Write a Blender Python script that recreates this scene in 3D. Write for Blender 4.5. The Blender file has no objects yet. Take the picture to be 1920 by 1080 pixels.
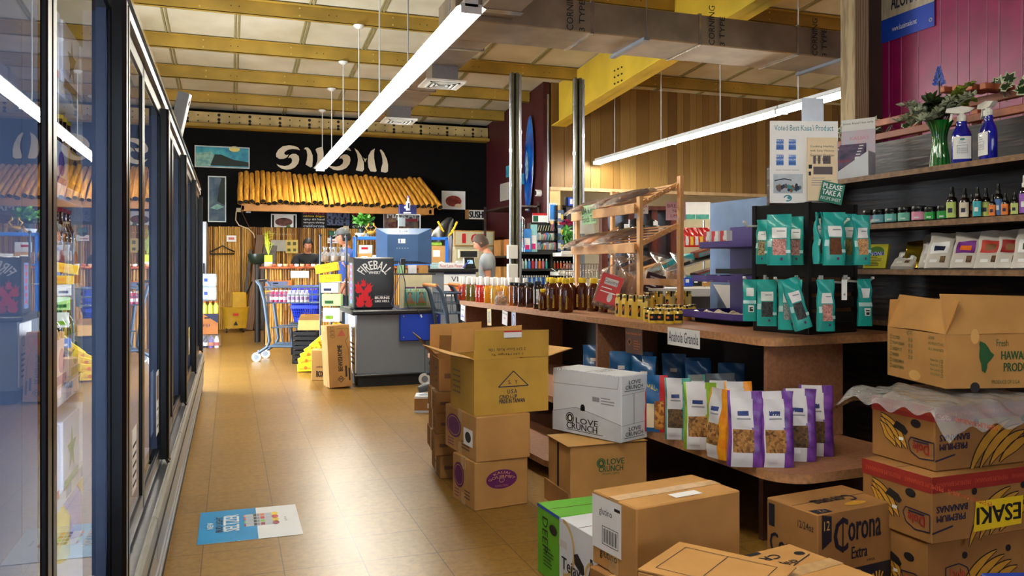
import bpy, math, random
from mathutils import Matrix, Vector
from mathutils.geometry import tessellate_polygon
random.seed(11)
SC = bpy.context.scene
PI = math.pi
# ------------------------------------------------------------------ camera
F = 1520.0; HY = 498.0; CH = 1.25; TH = math.atan(530/1520); S = math.sin(TH); CO = math.cos(TH)
cd = bpy.data.cameras.new('camera'); cam = bpy.data.objects.new('camera', cd); SC.collection.objects.link(cam)
cam.location = (0, 0, CH); cam.rotation_euler = (PI/2, 0, -TH)
cd.sensor_width = 36; cd.lens = 36*F/1920; cd.shift_y = -(540-HY)/1920; cd.clip_start = .02; cd.clip_end = 200
SC.camera = cam
# ------------------------------------------------------------------ world, daylight, exposure
w = bpy.data.worlds.new('world'); SC.world = w; w.use_nodes = True
bg = w.node_tree.nodes['Background']
sky = w.node_tree.nodes.new('ShaderNodeTexSky'); sky.sky_type = 'HOSEK_WILKIE'; sky.turbidity = 4
sky.sun_direction = (-.6, .3, .75)
w.node_tree.links.new(sky.outputs[0], bg.inputs[0]); bg.inputs[1].default_value = .6
SC.view_settings.view_transform = 'Standard'; SC.view_settings.look = 'None'
SC.view_settings.gamma = 1; SC.view_settings.use_curve_mapping = False
SC.view_settings.exposure = 0.72
TUBE = 50.0
def area(name, loc, rot, sx, sy, power, col=(1, 1, 1)):
    l = bpy.data.lights.new(name, 'AREA'); l.shape = 'RECTANGLE'; l.size = sx; l.size_y = sy; l.energy = power; l.color = col
    o = bpy.data.objects.new(name, l); SC.collection.objects.link(o); o.location = loc; o.rotation_euler = rot; return o
# daylight through the glass entrance doors in the left wall, plus an unseen fill lamp added behind the camera
area('entrance_daylight', (-1.95, 9.9, 1.25), (0, -PI/2, 0), 2.3, 2.4, 300, (.8, .9, 1))
area('rear_fill_light', (2.5, -4.6, 1.8), (PI/2, 0, 0), 5, 2.2, 60, (.9, .95, 1))
# ------------------------------------------------------------------ geometry from the measured frame
def ray(px, py):
    u = (px-960)/F; v = (HY-py)/F
    return Vector((S+u*CO, CO-u*S, v))
def PX(px, py, X): r = ray(px, py); return r*(X/r.x)+Vector((0, 0, CH))
def PY(px, py, Y): r = ray(px, py); return r*(Y/r.y)+Vector((0, 0, CH))
def PZ(px, py, z): r = ray(px, py); return r*((z-CH)/r.z)+Vector((0, 0, CH))
def PD(px, py, d): return ray(px, py)*d+Vector((0, 0, CH))
def depth(p): return p[0]*S+p[1]*CO
def yx(px, X): return PX(px, HY, X).y
def xy(px, Y): return PY(px, HY, Y).x
def solve(A, B, Cc, z):
    """footprint of a box from three pixel corners on the level z: left, near, right -> centre, yaw, width, depth"""
    a, b, c = PZ(*A, z), PZ(*B, z), PZ(*Cc, z)
    yaw = math.atan2(c.y-b.y, c.x-b.x); wd = (c-b).length; dp = (a-b).length
    ex = Vector((math.cos(yaw), math.sin(yaw), 0)); ey = Vector((-ex.y, ex.x, 0))
    ce = b+ex*wd/2+ey*dp/2
    return ce.x, ce.y, yaw, wd, dp
# ------------------------------------------------------------------ materials
def lin(c):
    def f(x):
        x /= 255.0
        return x/12.92 if x <= .04045 else ((x+.055)/1.055)**2.4
    return (f(c[0]), f(c[1]), f(c[2]), 1)
_M = {}
def mat(name, c=(200, 200, 200), rough=.5, metal=0, kind='plain', c2=None, scale=8., stretch=(1, 1, 1), bump=0., emit=0., coat=0., amt=None, spec=None):
    if name in _M: return _M[name]
    if c == (200, 200, 200): print('DEFAULTCOLOUR', name)
    m = bpy.data.materials.new(name); m.use_nodes = True; _M[name] = m
    nt = m.node_tree; N = nt.nodes; L = nt.links; b = N['Principled BSDF']
    col = lin(c)
    b.inputs['Roughness'].default_value = rough; b.inputs['Metallic'].default_value = metal
    if spec is not None: b.inputs['Specular IOR Level'].default_value = spec
    if coat: b.inputs['Coat Weight'].default_value = coat; b.inputs['Coat Roughness'].default_value = .08
    if kind == 'emit':
        b.inputs['Emission Color'].default_value = col; b.inputs['Emission Strength'].default_value = emit; b.inputs['Base Color'].default_value = col
        return m
    if kind in ('glass', 'film'):
        N.remove(b); out = N['Material Output']
        t = N.new('ShaderNodeBsdfTransparent'); g = N.new('ShaderNodeBsdfGlossy'); mx = N.new('ShaderNodeMixShader')
        t.inputs[0].default_value = col; g.inputs['Roughness'].default_value = rough; g.inputs[0].default_value = (1, 1, 1, 1)
        fr = N.new('ShaderNodeFresnel'); fr.inputs[0].default_value = 1.33 if kind == 'glass' else 1.5
        if kind == 'glass':
            L.new(fr.outputs[0], mx.inputs[0]); L.new(t.outputs[0], mx.inputs[1]); L.new(g.outputs[0], mx.inputs[2]); L.new(mx.outputs[0], out.inputs[0])
        else:
            df = N.new('ShaderNodeBsdfDiffuse'); df.inputs[0].default_value = (.8, .8, .8, 1)
            m0 = N.new('ShaderNodeMixShader'); m0.inputs[0].default_value = amt if amt is not None else .2
            L.new(t.outputs[0], m0.inputs[1]); L.new(df.outputs[0], m0.inputs[2])
            nz = N.new('ShaderNodeTexNoise'); nz.inputs['Scale'].default_value = scale*3; bp = N.new('ShaderNodeBump'); bp.inputs['Strength'].default_value = .6; bp.inputs['Distance'].default_value = .01
            L.new(nz.outputs[0], bp.inputs['Height']); L.new(bp.outputs[0], g.inputs['Normal']); L.new(bp.outputs[0], fr.inputs['Normal'])
            L.new(fr.outputs[0], mx.inputs[0]); L.new(m0.outputs[0], mx.inputs[1]); L.new(g.outputs[0], mx.inputs[2]); L.new(mx.outputs[0], out.inputs[0])
        return m
    tc = N.new('ShaderNodeTexCoord'); mp = N.new('ShaderNodeMapping'); mp.inputs['Scale'].default_value = stretch
    L.new(tc.outputs['Object'], mp.inputs[0])
    nz = N.new('ShaderNodeTexNoise'); nz.inputs['Scale'].default_value = scale; nz.inputs['Detail'].default_value = 5
    L.new(mp.outputs[0], nz.inputs['Vector'])
    if c2 is None:
        k = amt if amt is not None else .07
        c2l = tuple(x*(1-k*1.6) for x in col[:3])+(1,)
        c1l = tuple(min(1, x*(1+k)) for x in col[:3])+(1,)
    else: c1l, c2l = col, lin(c2)
    rp = N.new('ShaderNodeValToRGB'); rp.color_ramp.elements[0].position = .35; rp.color_ramp.elements[1].position = .65
    rp.color_ramp.elements[0].color = c2l; rp.color_ramp.elements[1].color = c1l
    src = nz.outputs[0]
    if kind == 'wood':
        wv = N.new('ShaderNodeTexWave'); wv.inputs['Scale'].default_value = scale*.6; wv.inputs['Distortion'].default_value = 7; wv.inputs['Detail'].default_value = 3; wv.inputs['Detail Scale'].default_value = 1.2
        L.new(mp.outputs[0], wv.inputs['Vector']); src = wv.outputs['Fac']
        rp.color_ramp.elements[0].position = .1; rp.color_ramp.elements[1].position = .9
    if kind == 'speck':
        vo = N.new('ShaderNodeTexVoronoi'); vo.inputs['Scale'].default_value = scale*3
        L.new(mp.outputs[0], vo.inputs['Vector']); src = vo.outputs['Color']; rp.color_ramp.elements[0].position = .2; rp.color_ramp.elements[1].position = .8
    L.new(src, rp.inputs[0]); L.new(rp.outputs[0], b.inputs['Base Color'])
    if bump:
        bp = N.new('ShaderNodeBump'); bp.inputs['Strength'].default_value = bump; bp.inputs['Distance'].default_value = .01
        L.new(src, bp.inputs['Height']); L.new(bp.outputs[0], b.inputs['Normal'])
    return m
# shared materials
CARD = mat('cardboard', (184, 136, 78), .85, scale=5, amt=.08, spec=.2)
CARDY = mat('mustard_cardboard', (190, 148, 62), .8, scale=4, amt=.1, spec=.2)
CARDD = mat('darker_cardboard', (158, 112, 62), .85, scale=4, amt=.1, spec=.2)
CARDL = mat('light_cardboard_inside', (214, 166, 98), .85, scale=5, amt=.06, spec=.2)
CARDW = mat('white_cardboard', (226, 230, 236), .6, scale=5, amt=.03)
TAPE = mat('packing_tape', (190, 150, 100), .42, scale=30, amt=.1)
WHITE = mat('white_paper', (240, 240, 238), .6, amt=.02)
OFFW = mat('off_white_plastic', (228, 226, 216), .4, amt=.03)
CREAM = mat('cream_paper', (236, 214, 178), .7, amt=.03)
BLACK = mat('black_plastic', (14, 14, 16), .35, amt=.1)
MBLACK = mat('matte_black_board', (10, 10, 11), .75, amt=.1)
INK = mat('black_ink', (18, 17, 18), .6, amt=.05)
RED = mat('red_print', (196, 22, 30), .5, amt=.05)
GREEN = mat('green_ink', (28, 82, 34), .7, amt=.06)
NAVY = mat('navy_print', (20, 28, 62), .5, amt=.05)
BLUE = mat('blue_print', (20, 70, 190), .45, amt=.05)
YEL = mat('yellow_print', (240, 205, 30), .5, amt=.05)
ORG = mat('orange_print', (236, 120, 30), .5, amt=.05)
PUR = mat('purple_ink', (98, 20, 88), .6, amt=.06)
STEEL = mat('brushed_steel', (170, 172, 178), .3, 1, scale=40, amt=.05)
CHROME = mat('chrome', (210, 212, 216), .12, 1, amt=.02)
GREYM = mat('grey_painted_metal', (120, 126, 134), .4, .2, amt=.04)
PINE = mat('pine_wood', (230, 180, 120), .55, kind='wood', c2=(206, 150, 92), scale=6, stretch=(6, 1, 1))
PINEV = mat('pine_wood_upright', (230, 180, 120), .55, kind='wood', c2=(206, 150, 92), scale=6, stretch=(6, 6, 1))
PBOARD = mat('brown_particle_board', (146, 98, 66), .6, scale=60, amt=.12, bump=.05)
DWOOD = mat('dark_stained_wood', (66, 44, 34), .42, kind='wood', c2=(34, 24, 22), scale=3, stretch=(1, 1, 9), bump=.15)
FILM = mat('clear_plastic_film', (250, 250, 250), .08, kind='film', amt=.10)
FILMW = mat('milky_plastic_film', (235, 235, 235), .15, kind='film', amt=.25)
GLASS = mat('door_glass', (228, 236, 240), .0, kind='glass')
CGLASS = mat('clear_acrylic', (240, 244, 246), .03, kind='glass')
# ------------------------------------------------------------------ mesh builder
def Tm(x=0, y=0, z=0, rz=0, rx=0, ry=0):
    return Matrix.Translation((x, y, z)) @ Matrix.Rotation(rz, 4, 'Z') @ Matrix.Rotation(ry, 4, 'Y') @ Matrix.Rotation(rx, 4, 'X')
def fr(o, ax, ay):
    ax = Vector(ax).normalized(); ay = Vector(ay).normalized(); n = ax.cross(ay); m = Matrix.Identity(4)
    for i in range(3): m[i][0] = ax[i]; m[i][1] = ay[i]; m[i][2] = n[i]; m[i][3] = o[i]
    return m
_TX = {}
def textdata(s):
    if s in _TX: return _TX[s]
    cu = bpy.data.curves.new('t', 'FONT'); cu.body = s; cu.size = 1; cu.resolution_u = 2
    ob = bpy.data.objects.new('t', cu); SC.collection.objects.link(ob)
    me = bpy.data.meshes.new_from_object(ob.evaluated_get(bpy.context.evaluated_depsgraph_get()))
    vs = [tuple(v.co) for v in me.vertices]; fs = [tuple(p.vertices) for p in me.polygons]
    bpy.data.objects.remove(ob); bpy.data.meshes.remove(me); bpy.data.curves.remove(cu)
    _TX[s] = (vs, fs); return _TX[s]
class MB:
    def __init__(s): s.v = []; s.f = []; s.m = []; s.sm = []; s.mats = []; s.M = Matrix.Identity(4)
    def at(s, M=None): s.M = M if M is not None else Matrix.Identity(4); return s
    def add(s, vs, fs, mt, smooth=False, M=None):
        M = s.M @ M if M is not None else s.M
        k = len(s.v); s.v += [tuple(M @ Vector(p)) for p in vs]
        if mt not in s.mats: s.mats.append(mt)
        i = s.mats.index(mt)
        for f in fs: s.f.append(tuple(k+j for j in f)); s.m.append(i); s.sm.append(smooth)
        return s
    def box(s, x0, y0, z0, x1, y1, z1, mt, b=0, M=None):
        if b <= 0:
            v = [(x, y, z) for z in (z0, z1) for y in (y0, y1) for x in (x0, x1)]
            return s.add(v, [(0, 2, 3, 1), (4, 5, 7, 6), (0, 1, 5, 4), (2, 6, 7, 3), (0, 4, 6, 2), (1, 3, 7, 5)], mt, M=M)
        b = min(b, abs(x1-x0)/2.01, abs(y1-y0)/2.01, abs(z1-z0)/2.01); v = []; idx = {}
        for ix, X in enumerate((x0, x1)):
            for iy, Y in enumerate((y0, y1)):
                for iz, Z in enumerate((z0, z1)):
                    sx = b if ix == 0 else -b; sy = b if iy == 0 else -b; sz = b if iz == 0 else -b
                    idx[ix, iy, iz] = len(v); v += [(X, Y+sy, Z+sz), (X+sx, Y, Z+sz), (X+sx, Y+sy, Z)]
        g = lambda a, b_, c, k: idx[a, b_, c]+k
        fs = []
        for a in (0, 1):
            q = [g(a, 0, 0, 0), g(a, 1, 0, 0), g(a, 1, 1, 0), g(a, 0, 1, 0)]; fs.append(q if a else q[::-1])
            q = [g(0, a, 0, 1), g(0, a, 1, 1), g(1, a, 1, 1), g(1, a, 0, 1)]; fs.append(q if a else q[::-1])
            q = [g(0, 0, a, 2), g(1, 0, a, 2), g(1, 1, a, 2), g(0, 1, a, 2)]; fs.append(q if a else q[::-1])
        for a in (0, 1):
            for c in (0, 1):
                q = [g(a, c, 0, 0), g(a, c, 0, 1), g(a, c, 1, 1), g(a, c, 1, 0)]; fs.append(q if a != c else q[::-1])
                q = [g(a, 0, c, 2), g(a, 0, c, 0), g(a, 1, c, 0), g(a, 1, c, 2)]; fs.append(q[::-1] if a != c else q)
                q = [g(0, a, c, 2), g(0, a, c, 1), g(1, a, c, 1), g(1, a, c, 2)]; fs.append(q if a != c else q[::-1])
                for e in (0, 1):
                    q = [g(a, c, e, 0), g(a, c, e, 1), g(a, c, e, 2)]; fs.append(q if (a+c+e) % 2 else q[::-1])
        return s.add(v, fs, mt, M=M)
    def quad(s, a, b, c, d, mt, M=None): return s.add([a, b, c, d], [(0, 1, 2, 3)], mt, M=M)
    def rect(s, x0, y0, x1, y1, mt, z=0, M=None): return s.add([(x0, y0, z), (x1, y0, z), (x1, y1, z), (x0, y1, z)], [(0, 1, 2, 3)], mt, M=M)
    def poly(s, pts, mt, z=0, M=None):
        t = tessellate_polygon([[Vector((p[0], p[1], 0)) for p in pts]])
        fs = []
        for a, b, c in t:
            A, B, C_ = pts[a], pts[b], pts[c]
            cr = (B[0]-A[0])*(C_[1]-A[1])-(B[1]-A[1])*(C_[0]-A[0]); fs.append((a, b, c) if cr > 0 else (a, c, b))
        return s.add([(p[0], p[1], z) for p in pts], fs, mt, M=M)
    def prism(s, pts, h, mt, z=0, M=None, side=None):
        s.poly(pts, mt, z+h, M); n = len(pts)
        ar = sum(pts[i][0]*pts[(i+1) % n][1]-pts[(i+1) % n][0]*pts[i][1] for i in range(n))
        v = [(p[0], p[1], z) for p in pts]+[(p[0], p[1], z+h) for p in pts]
        fs = [(i, (i+1) % n, n+(i+1) % n, n+i) if ar > 0 else (n+i, n+(i+1) % n, (i+1) % n, i) for i in range(n)]
        s.add(v, fs, side or mt, M=M)
        t = tessellate_polygon([[Vector((p[0], p[1], 0)) for p in pts]]); return s.add(v[:n], t, mt, M=M)
    def disc(s, x, y, rx, ry, mt, n=24, z=0, M=None): return s.add([(x+rx*math.cos(2*PI*i/n), y+ry*math.sin(2*PI*i/n), z) for i in range(n)], [tuple(range(n))], mt, M=M)
    def ring(s, x, y, rx, ry, t, mt, n=28, z=0, M=None, a0=0, a1=2*PI):
        v = []; fs = []
        for i in range(n+1):
            a = a0+(a1-a0)*i/n
            v += [(x+rx*math.cos(a), y+ry*math.sin(a), z), (x+(rx-t)*math.cos(a), y+(ry-t)*math.sin(a), z)]
            if i: fs.append((2*i-2, 2*i, 2*i+1, 2*i-1))
        return s.add(v, fs, mt, M=M)
    def frame(s, x0, y0, x1, y1, t, mt, z=0, M=None):
        for a in ((x0, y0, x1, y0+t), (x0, y1-t, x1, y1), (x0, y0+t, x0+t, y1-t), (x1-t, y0+t, x1, y1-t)): s.rect(*a, mt, z, M)
        return s
    def line(s, pts, t, mt, z=0, M=None):
        for (a, b) in zip(pts, pts[1:]):
            dx, dy = b[0]-a[0], b[1]-a[1]; l = math.hypot(dx, dy) or 1; nx, ny = -dy/l*t/2, dx/l*t/2
            s.add([(a[0]-nx, a[1]-ny, z), (b[0]-nx, b[1]-ny, z), (b[0]+nx, b[1]+ny, z), (a[0]+nx, a[1]+ny, z)], [(0, 1, 2, 3)], mt, M=M)
        return s
    def text(s, st, x, y, w_, h_, mt, z=0, M=None, fn=None, flip=False, bold=0):
        """letters fitted into the rectangle x, y, w, h of the frame M"""
        vs, fs = textdata(st)
        if not vs: return s
        xs = [p[0] for p in vs]; ys = [p[1] for p in vs]; x0, x1, y0, y1 = min(xs), max(xs), min(ys), max(ys)
        def mp(p):
            a = (p[0]-x0)/max(1e-6, x1-x0); b = (p[1]-y0)/max(1e-6, y1-y0)
            if flip: a, b = 1-a, 1-b
            if fn: q = fn(a, b); return (q[0], q[1], z)
            return (x+a*w_, y+b*h_, z)
        V = [mp(p) for p in vs]; s.add(V, fs, mt, M=M)
        if bold:
            for k_, (dx, dy) in enumerate(((bold, 0), (-bold, 0), (0, bold*.6))): s.add([(p[0]+dx, p[1]+dy, p[2]+.00025*(k_+1)) for p in V], fs, mt, M=M)
        return s
    def tube(s, pts, r, mt, n=8, M=None, cap=True, smooth=True):
        P = [Vector(p) for p in pts]; R = r if isinstance(r, (list, tuple)) else [r]*len(P); v = []; fs = []; up = None
        for i, p in enumerate(P):
            t = (P[min(i+1, len(P)-1)]-P[max(i-1, 0)]).normalized()
            if up is None:
                up = Vector((0, 0, 1)) if abs(t.z) < .9 else Vector((1, 0, 0))
            a = t.cross(up).normalized(); up = a.cross(t).normalized()
            for k in range(n):
                q = 2*PI*(k+.5)/n; v.append(tuple(p+(a*math.cos(q)+up*math.sin(q))*R[i]))
        for i in range(len(P)-1):
            for k in range(n): fs.append((i*n+k, i*n+(k+1) % n, (i+1)*n+(k+1) % n, (i+1)*n+k))
        s.add(v, fs, mt, smooth, M)
        if cap: s.add(v[:n], [tuple(range(n))[::-1]], mt, M=M); s.add(v[-n:], [tuple(range(n))], mt, M=M)
        return s
    def lathe(s, prof, mt, n=16, M=None, sq=1.0, sx=1, sy=1, smooth=True, cap=True):
        v = []; fs = []
        for r, z in prof:
            for k in range(n):
                a = 2*PI*(k+.5)/n; c, d = math.cos(a), math.sin(a)
                if sq > 1: q = (abs(c)**(2*sq)+abs(d)**(2*sq))**(-1/(2*sq)); c, d = c*q, d*q
                v.append((r*c*sx, r*d*sy, z))
        for i in range(len(prof)-1):
            for k in range(n): fs.append((i*n+k, i*n+(k+1) % n, (i+1)*n+(k+1) % n, (i+1)*n+k))
        s.add(v, fs, mt, smooth, M)
        if cap:
            s.add(v[:n], [tuple(range(n))[::-1]], mt, M=M); s.add(v[-n:], [tuple(range(n))], mt, M=M)
        return s
    def grid(s, fn, nu, nv, mt, smooth=True, M=None, matfn=None):
        v = [fn(i/nu, j/nv) for j in range(nv+1) for i in range(nu+1)]
        if matfn is None: return s.add(v, [(j*(nu+1)+i, j*(nu+1)+i+1, (j+1)*(nu+1)+i+1, (j+1)*(nu+1)+i) for j in range(nv) for i in range(nu)], mt, smooth, M)
        by = {}
        for j in range(nv):
            for i in range(nu): by.setdefault(matfn((i+.5)/nu, (j+.5)/nv), []).append((j*(nu+1)+i, j*(nu+1)+i+1, (j+1)*(nu+1)+i+1, (j+1)*(nu+1)+i))
        for mt_, fs in by.items(): s.add(v, fs, mt_, smooth, M)
        return s
    def obj(s, name, parent=None, label=None, cat=None, group=None, kind=None, loc=None, rz=0, rot=None):
        me = bpy.data.meshes.new(name); me.from_pydata(s.v, [], s.f)
        for mt in s.mats: me.materials.append(mt)
        me.polygons.foreach_set('material_index', s.m); me.polygons.foreach_set('use_smooth', s.sm); me.update()
        o = bpy.data.objects.new(name, me); SC.collection.objects.link(o)
        if parent: o.parent = parent
        if loc is not None: o.location = loc
        if rot is not None: o.rotation_euler = rot
        elif rz: o.rotation_euler = (0, 0, rz)
        return tag(o, label, cat, group, kind)
def tag(o, label=None, cat=None, group=None, kind=None):
    if label: o['label'] = label
    if cat: o['category'] = cat
    if group: o['group'] = group
    if kind: o['kind'] = kind
    return o
def thing(name, label, cat, loc=(0, 0, 0), rz=0, group=None, rot=None):
    o = bpy.data.objects.new(name, None); SC.collection.objects.link(o); o.empty_display_size = .05
    o.location = loc; o.rotation_euler = rot if rot is not None else (0, 0, rz)
    return tag(o, label, cat, group)
def dup(root, loc, rz=None, label=None, group=None, rot=None, scale=None):
    r = root.copy(); SC.collection.objects.link(r); r.location = loc
    if rz is not None: r.rotation_euler = (0, 0, rz)
    if rot is not None: r.rotation_euler = rot
    if scale is not None: r.scale = (scale, scale, scale)
    if label: r['label'] = label
    if group: r['group'] = group
    for ch in list(root.children):
        c = ch.copy(); SC.collection.objects.link(c); c.parent = r
        for g in list(ch.children): d = g.copy(); SC.collection.objects.link(d); d.parent = c
    return r
def struct(mb, name, label=None): return mb.obj(name, kind='structure', label=label)
ORD = ['first', 'second', 'third', 'fourth', 'fifth', 'sixth', 'seventh', 'eighth', 'ninth', 'tenth', 'eleventh', 'twelfth', 'thirteenth', 'fourteenth', 'fifteenth', 'sixteenth', 'seventeenth', 'eighteenth', 'nineteenth', 'twentieth', 'twenty-first', 'twenty-second', 'twenty-third', 'twenty-fourth', 'twenty-fifth', 'twenty-sixth', 'twenty-seventh', 'twenty-eighth', 'twenty-ninth', 'thirtieth', 'thirty-first', 'thirty-second', 'thirty-third', 'thirty-fourth', 'thirty-fifth', 'thirty-sixth', 'thirty-seventh', 'thirty-eighth']
def side(w_, d_, h_, which, e=.0012):
    """frame of a carton side: x to the right, y up, as seen from outside"""
    return {'front': fr((-w_/2, -d_/2-e, 0), (1, 0, 0), (0, 0, 1)), 'left': fr((-w_/2-e, d_/2, 0), (0, -1, 0), (0, 0, 1)),
            'right': fr((w_/2+e, -d_/2, 0), (0, 1, 0), (0, 0, 1)), 'top': fr((-w_/2, -d_/2, h_+e), (1, 0, 0), (0, 1, 0))}[which]
# ================================================================== THE BUILDING
def floor_material():
    m = bpy.data.materials.new('vinyl_tile_floor'); m.use_nodes = True; nt = m.node_tree; N = nt.nodes; L = nt.links; b = N['Principled BSDF']
    tc = N.new('ShaderNodeTexCoord'); mp = N.new('ShaderNodeMapping'); mp.inputs['Location'].default_value = (.11, .1, 0); L.new(tc.outputs['Object'], mp.inputs[0])
    br = N.new('ShaderNodeTexBrick'); br.offset = 0; br.squash = 1
    for k, v in (('Scale', 1.0), ('Mortar Size', .0028), ('Mortar Smooth', .3), ('Bias', 0), ('Brick Width', .322), ('Row Height', .322)): br.inputs[k].default_value = v
    br.inputs['Color1'].default_value = lin((156, 118, 56)); br.inputs['Color2'].default_value = lin((146, 110, 50)); br.inputs['Mortar'].default_value = lin((96, 68, 38))
    L.new(mp.outputs[0], br.inputs['Vector'])
    nz = N.new('ShaderNodeTexNoise'); nz.inputs['Scale'].default_value = 28; nz.inputs['Detail'].default_value = 6; nz.inputs['Roughness'].default_value = .7; L.new(tc.outputs['Object'], nz.inputs['Vector'])
    n2 = N.new('ShaderNodeTexNoise'); n2.inputs['Scale'].default_value = 1.3; n2.inputs['Detail'].default_value = 5; L.new(tc.outputs['Object'], n2.inputs['Vector'])
    r1 = N.new('ShaderNodeValToRGB'); r1.color_ramp.elements[0].position = .3; r1.color_ramp.elements[0].color = (.6, .54, .44, 1); r1.color_ramp.elements[1].position = .6; r1.color_ramp.elements[1].color = (1, 1, 1, 1)
    L.new(nz.outputs[0], r1.inputs[0])
    r2 = N.new('ShaderNodeValToRGB'); r2.color_ramp.elements[0].position = .2; r2.color_ramp.elements[0].color = (.88, .85, .8, 1); r2.color_ramp.elements[1].position = .7; r2.color_ramp.elements[1].color = (1, 1, 1, 1)
    L.new(n2.outputs[0], r2.inputs[0])
    a = N.new('ShaderNodeMix'); a.data_type = 'RGBA'; a.blend_type = 'MULTIPLY'; a.inputs[0].default_value = 1
    c = N.new('ShaderNodeMix'); c.data_type = 'RGBA'; c.blend_type = 'MULTIPLY'; c.inputs[0].default_value = 1
    L.new(br.outputs['Color'], a.inputs[6]); L.new(r1.outputs[0], a.inputs[7]); L.new(a.outputs[2], c.inputs[6]); L.new(r2.outputs[0], c.inputs[7]); L.new(c.outputs[2], b.inputs['Base Color'])
    r3 = N.new('ShaderNodeMapRange'); r3.inputs[3].default_value = .3; r3.inputs[4].default_value = .36; L.new(n2.outputs[0], r3.inputs[0]); L.new(r3.outputs[0], b.inputs['Roughness'])
    bp = N.new('ShaderNodeBump'); bp.inputs['Strength'].default_value = .12; bp.inputs['Distance'].default_value = .004; L.new(n2.outputs[0], bp.inputs['Height']); L.new(bp.outputs[0], b.inputs['Normal'])
    return m
mb = MB(); mb.rect(-2.2, -6, 15, 17.2, floor_material()); struct(mb, 'floor')
RS = .07
def roof(y): return 4.30+RS*(16.9-y)
BLKW = mat('black_painted_wall', (9, 8, 8), .8, amt=.2, spec=.15)
mb = MB(); mb.box(-2.2, 16.9, 0, 5.4, 17.1, roof(16.9)+.1, BLKW); struct(mb, 'wall_back')
PLASTER = mat('pale_plaster_wall', (205, 200, 186), .7, amt=.03)
mb = MB(); mb.box(-1.35, -6, 0, -1.2, 8.72, 6, PLASTER); mb.box(-2.2, 8.72, 0, -1.2, 8.8, 6, PLASTER); mb.box(-2.2, 11.15, 0, -2.05, 17, 5, PLASTER); mb.box(-2.2, 8.8, 2.5, -2.05, 11.15, 6, PLASTER); struct(mb, 'wall_left')
mb = MB()
for y0, y1 in ((8.82, 9.98), (9.98, 11.14)):
    mb.box(-2.17, y0, 0, -2.1, y0+.08, 2.5, GREYM); mb.box(-2.17, y1-.08, 0, -2.1, y1, 2.5, GREYM); mb.box(-2.17, y0, 2.4, -2.1, y1, 2.5, GREYM); mb.box(-2.17, y0, 0, -2.1, y1, .2, GREYM)
    mb.box(-2.145, y0+.08, .2, -2.135, y1-.08, 2.4, GLASS)
struct(mb, 'door_1')
MAROON = mat('dark_maroon_wall', (66, 12, 20), .55, amt=.15)
mb = MB(); mb.box(5.3, 13.5, 0, 5.42, 16.9, roof(13.5), MAROON); struct(mb, 'wall_maroon')
CRIM = mat('crimson_painted_wall', (150, 16, 86), .38, amt=.1)
GRV = mat('pale_board_joint', (176, 120, 146), .6, amt=.05)
mb = MB(); mb.box(4.6, -6, 0, 4.75, 4.9, 6, CRIM)
for px in (1635, 1667, 1690, 1722, 1764, 1795, 1817, 1851, 1874, 1917, 1950, 1990, 2040, 2100, 2200):
    y = yx(px, 4.6); mb.box(4.5975, y-.0022, .0, 4.6, y+.0022, 5.2, GRV)
struct(mb, 'wall_right')
OAKS = [mat('oak_plank_'+n, c, .5, kind='wood', c2=c_, scale=4, stretch=(6, 6, .5)) for n, c, c_ in (('a', (150, 114, 56), (130, 96, 44)), ('b', (164, 128, 68), (142, 108, 52)), ('c', (136, 100, 48), (118, 84, 38)), ('d', (174, 138, 78), (150, 116, 60)))]
mb = MB(); x = 5.45; rr = random.Random(5)
while x < 14.5:
    wd = rr.choice((.14, .2, .26)); mb.box(x, 13.5, 2.66, x+wd-.006, 13.56, roof(13.5)+.1, rr.choice(OAKS)); x += wd
mb.box(5.42, 13.54, 2.66, 15, 13.62, roof(13.5)+.1, MBLACK)
mb.box(5.42, 13.46, 2.6, 15, 13.62, 2.66, mat('tan_trim', (190, 160, 120), .6)); struct(mb, 'wall_planks')
WW = mat('white_office_wall', (226, 220, 202), .6, amt=.02)
mb = MB(); mb.box(5.42, 16.2, 0, 15, 16.3, 3.2, WW); mb.box(5.42, 13.62, 3.1, 15, 16.2, 3.2, WW); mb.box(14.9, 7, 0, 15, 16.2, 3.2, WW); struct(mb, 'wall_far')
mb = MB(); mb.box(5.42, 13.48, 0, 5.62, 13.6, 2.6, mat('tan_board', (206, 170, 116), .6)); mb.tube([(5.36, 13.42, 0), (5.36, 13.42, 4.3)], .02, STEEL); struct(mb, 'trim_1')
# roof: white insulated panels with seam battens
ROOFM = mat('white_roof_insulation', (214, 206, 182), .5, scale=1.2, c2=(190, 180, 150), bump=.4)
BATT = mat('roof_seam_batten', (150, 138, 92), .5, amt=.1)
mb = MB()
y0, y1 = -6, 17.1
mb.add([(-2.3, y0, roof(y0)), (15, y0, roof(y0)), (15, y1, roof(y1)), (-2.3, y1, roof(y1))], [(0, 3, 2, 1)], ROOFM)
mb.add([(-2.3, y0, roof(y0)+.1), (15, y0, roof(y0)+.1), (15, y1, roof(y1)+.1), (-2.3, y1, roof(y1)+.1)], [(0, 1, 2, 3)], ROOFM)
k = -3
while .1+.93*k < 15:
    x = .1+.93*k
    for dx, wz in ((-.035, .018), (.012, .018)):
        mb.add([(x+dx, y0, roof(y0)-wz), (x+dx+.024, y0, roof(y0)-wz), (x+dx+.024, y1, roof(y1)-wz), (x+dx, y1, roof(y1)-wz), (x+dx, y0, roof(y0)), (x+dx+.024, y0, roof(y0)), (x+dx+.024, y1, roof(y1)), (x+dx, y1, roof(y1))],
               [(0, 3, 2, 1), (0, 4, 7, 3), (1, 2, 6, 5)], BATT)
    k += 1
struct(mb, 'ceiling')
PURL = mat('yellow_steel_purlin', (174, 140, 56), .42, scale=2, amt=.14)
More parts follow.
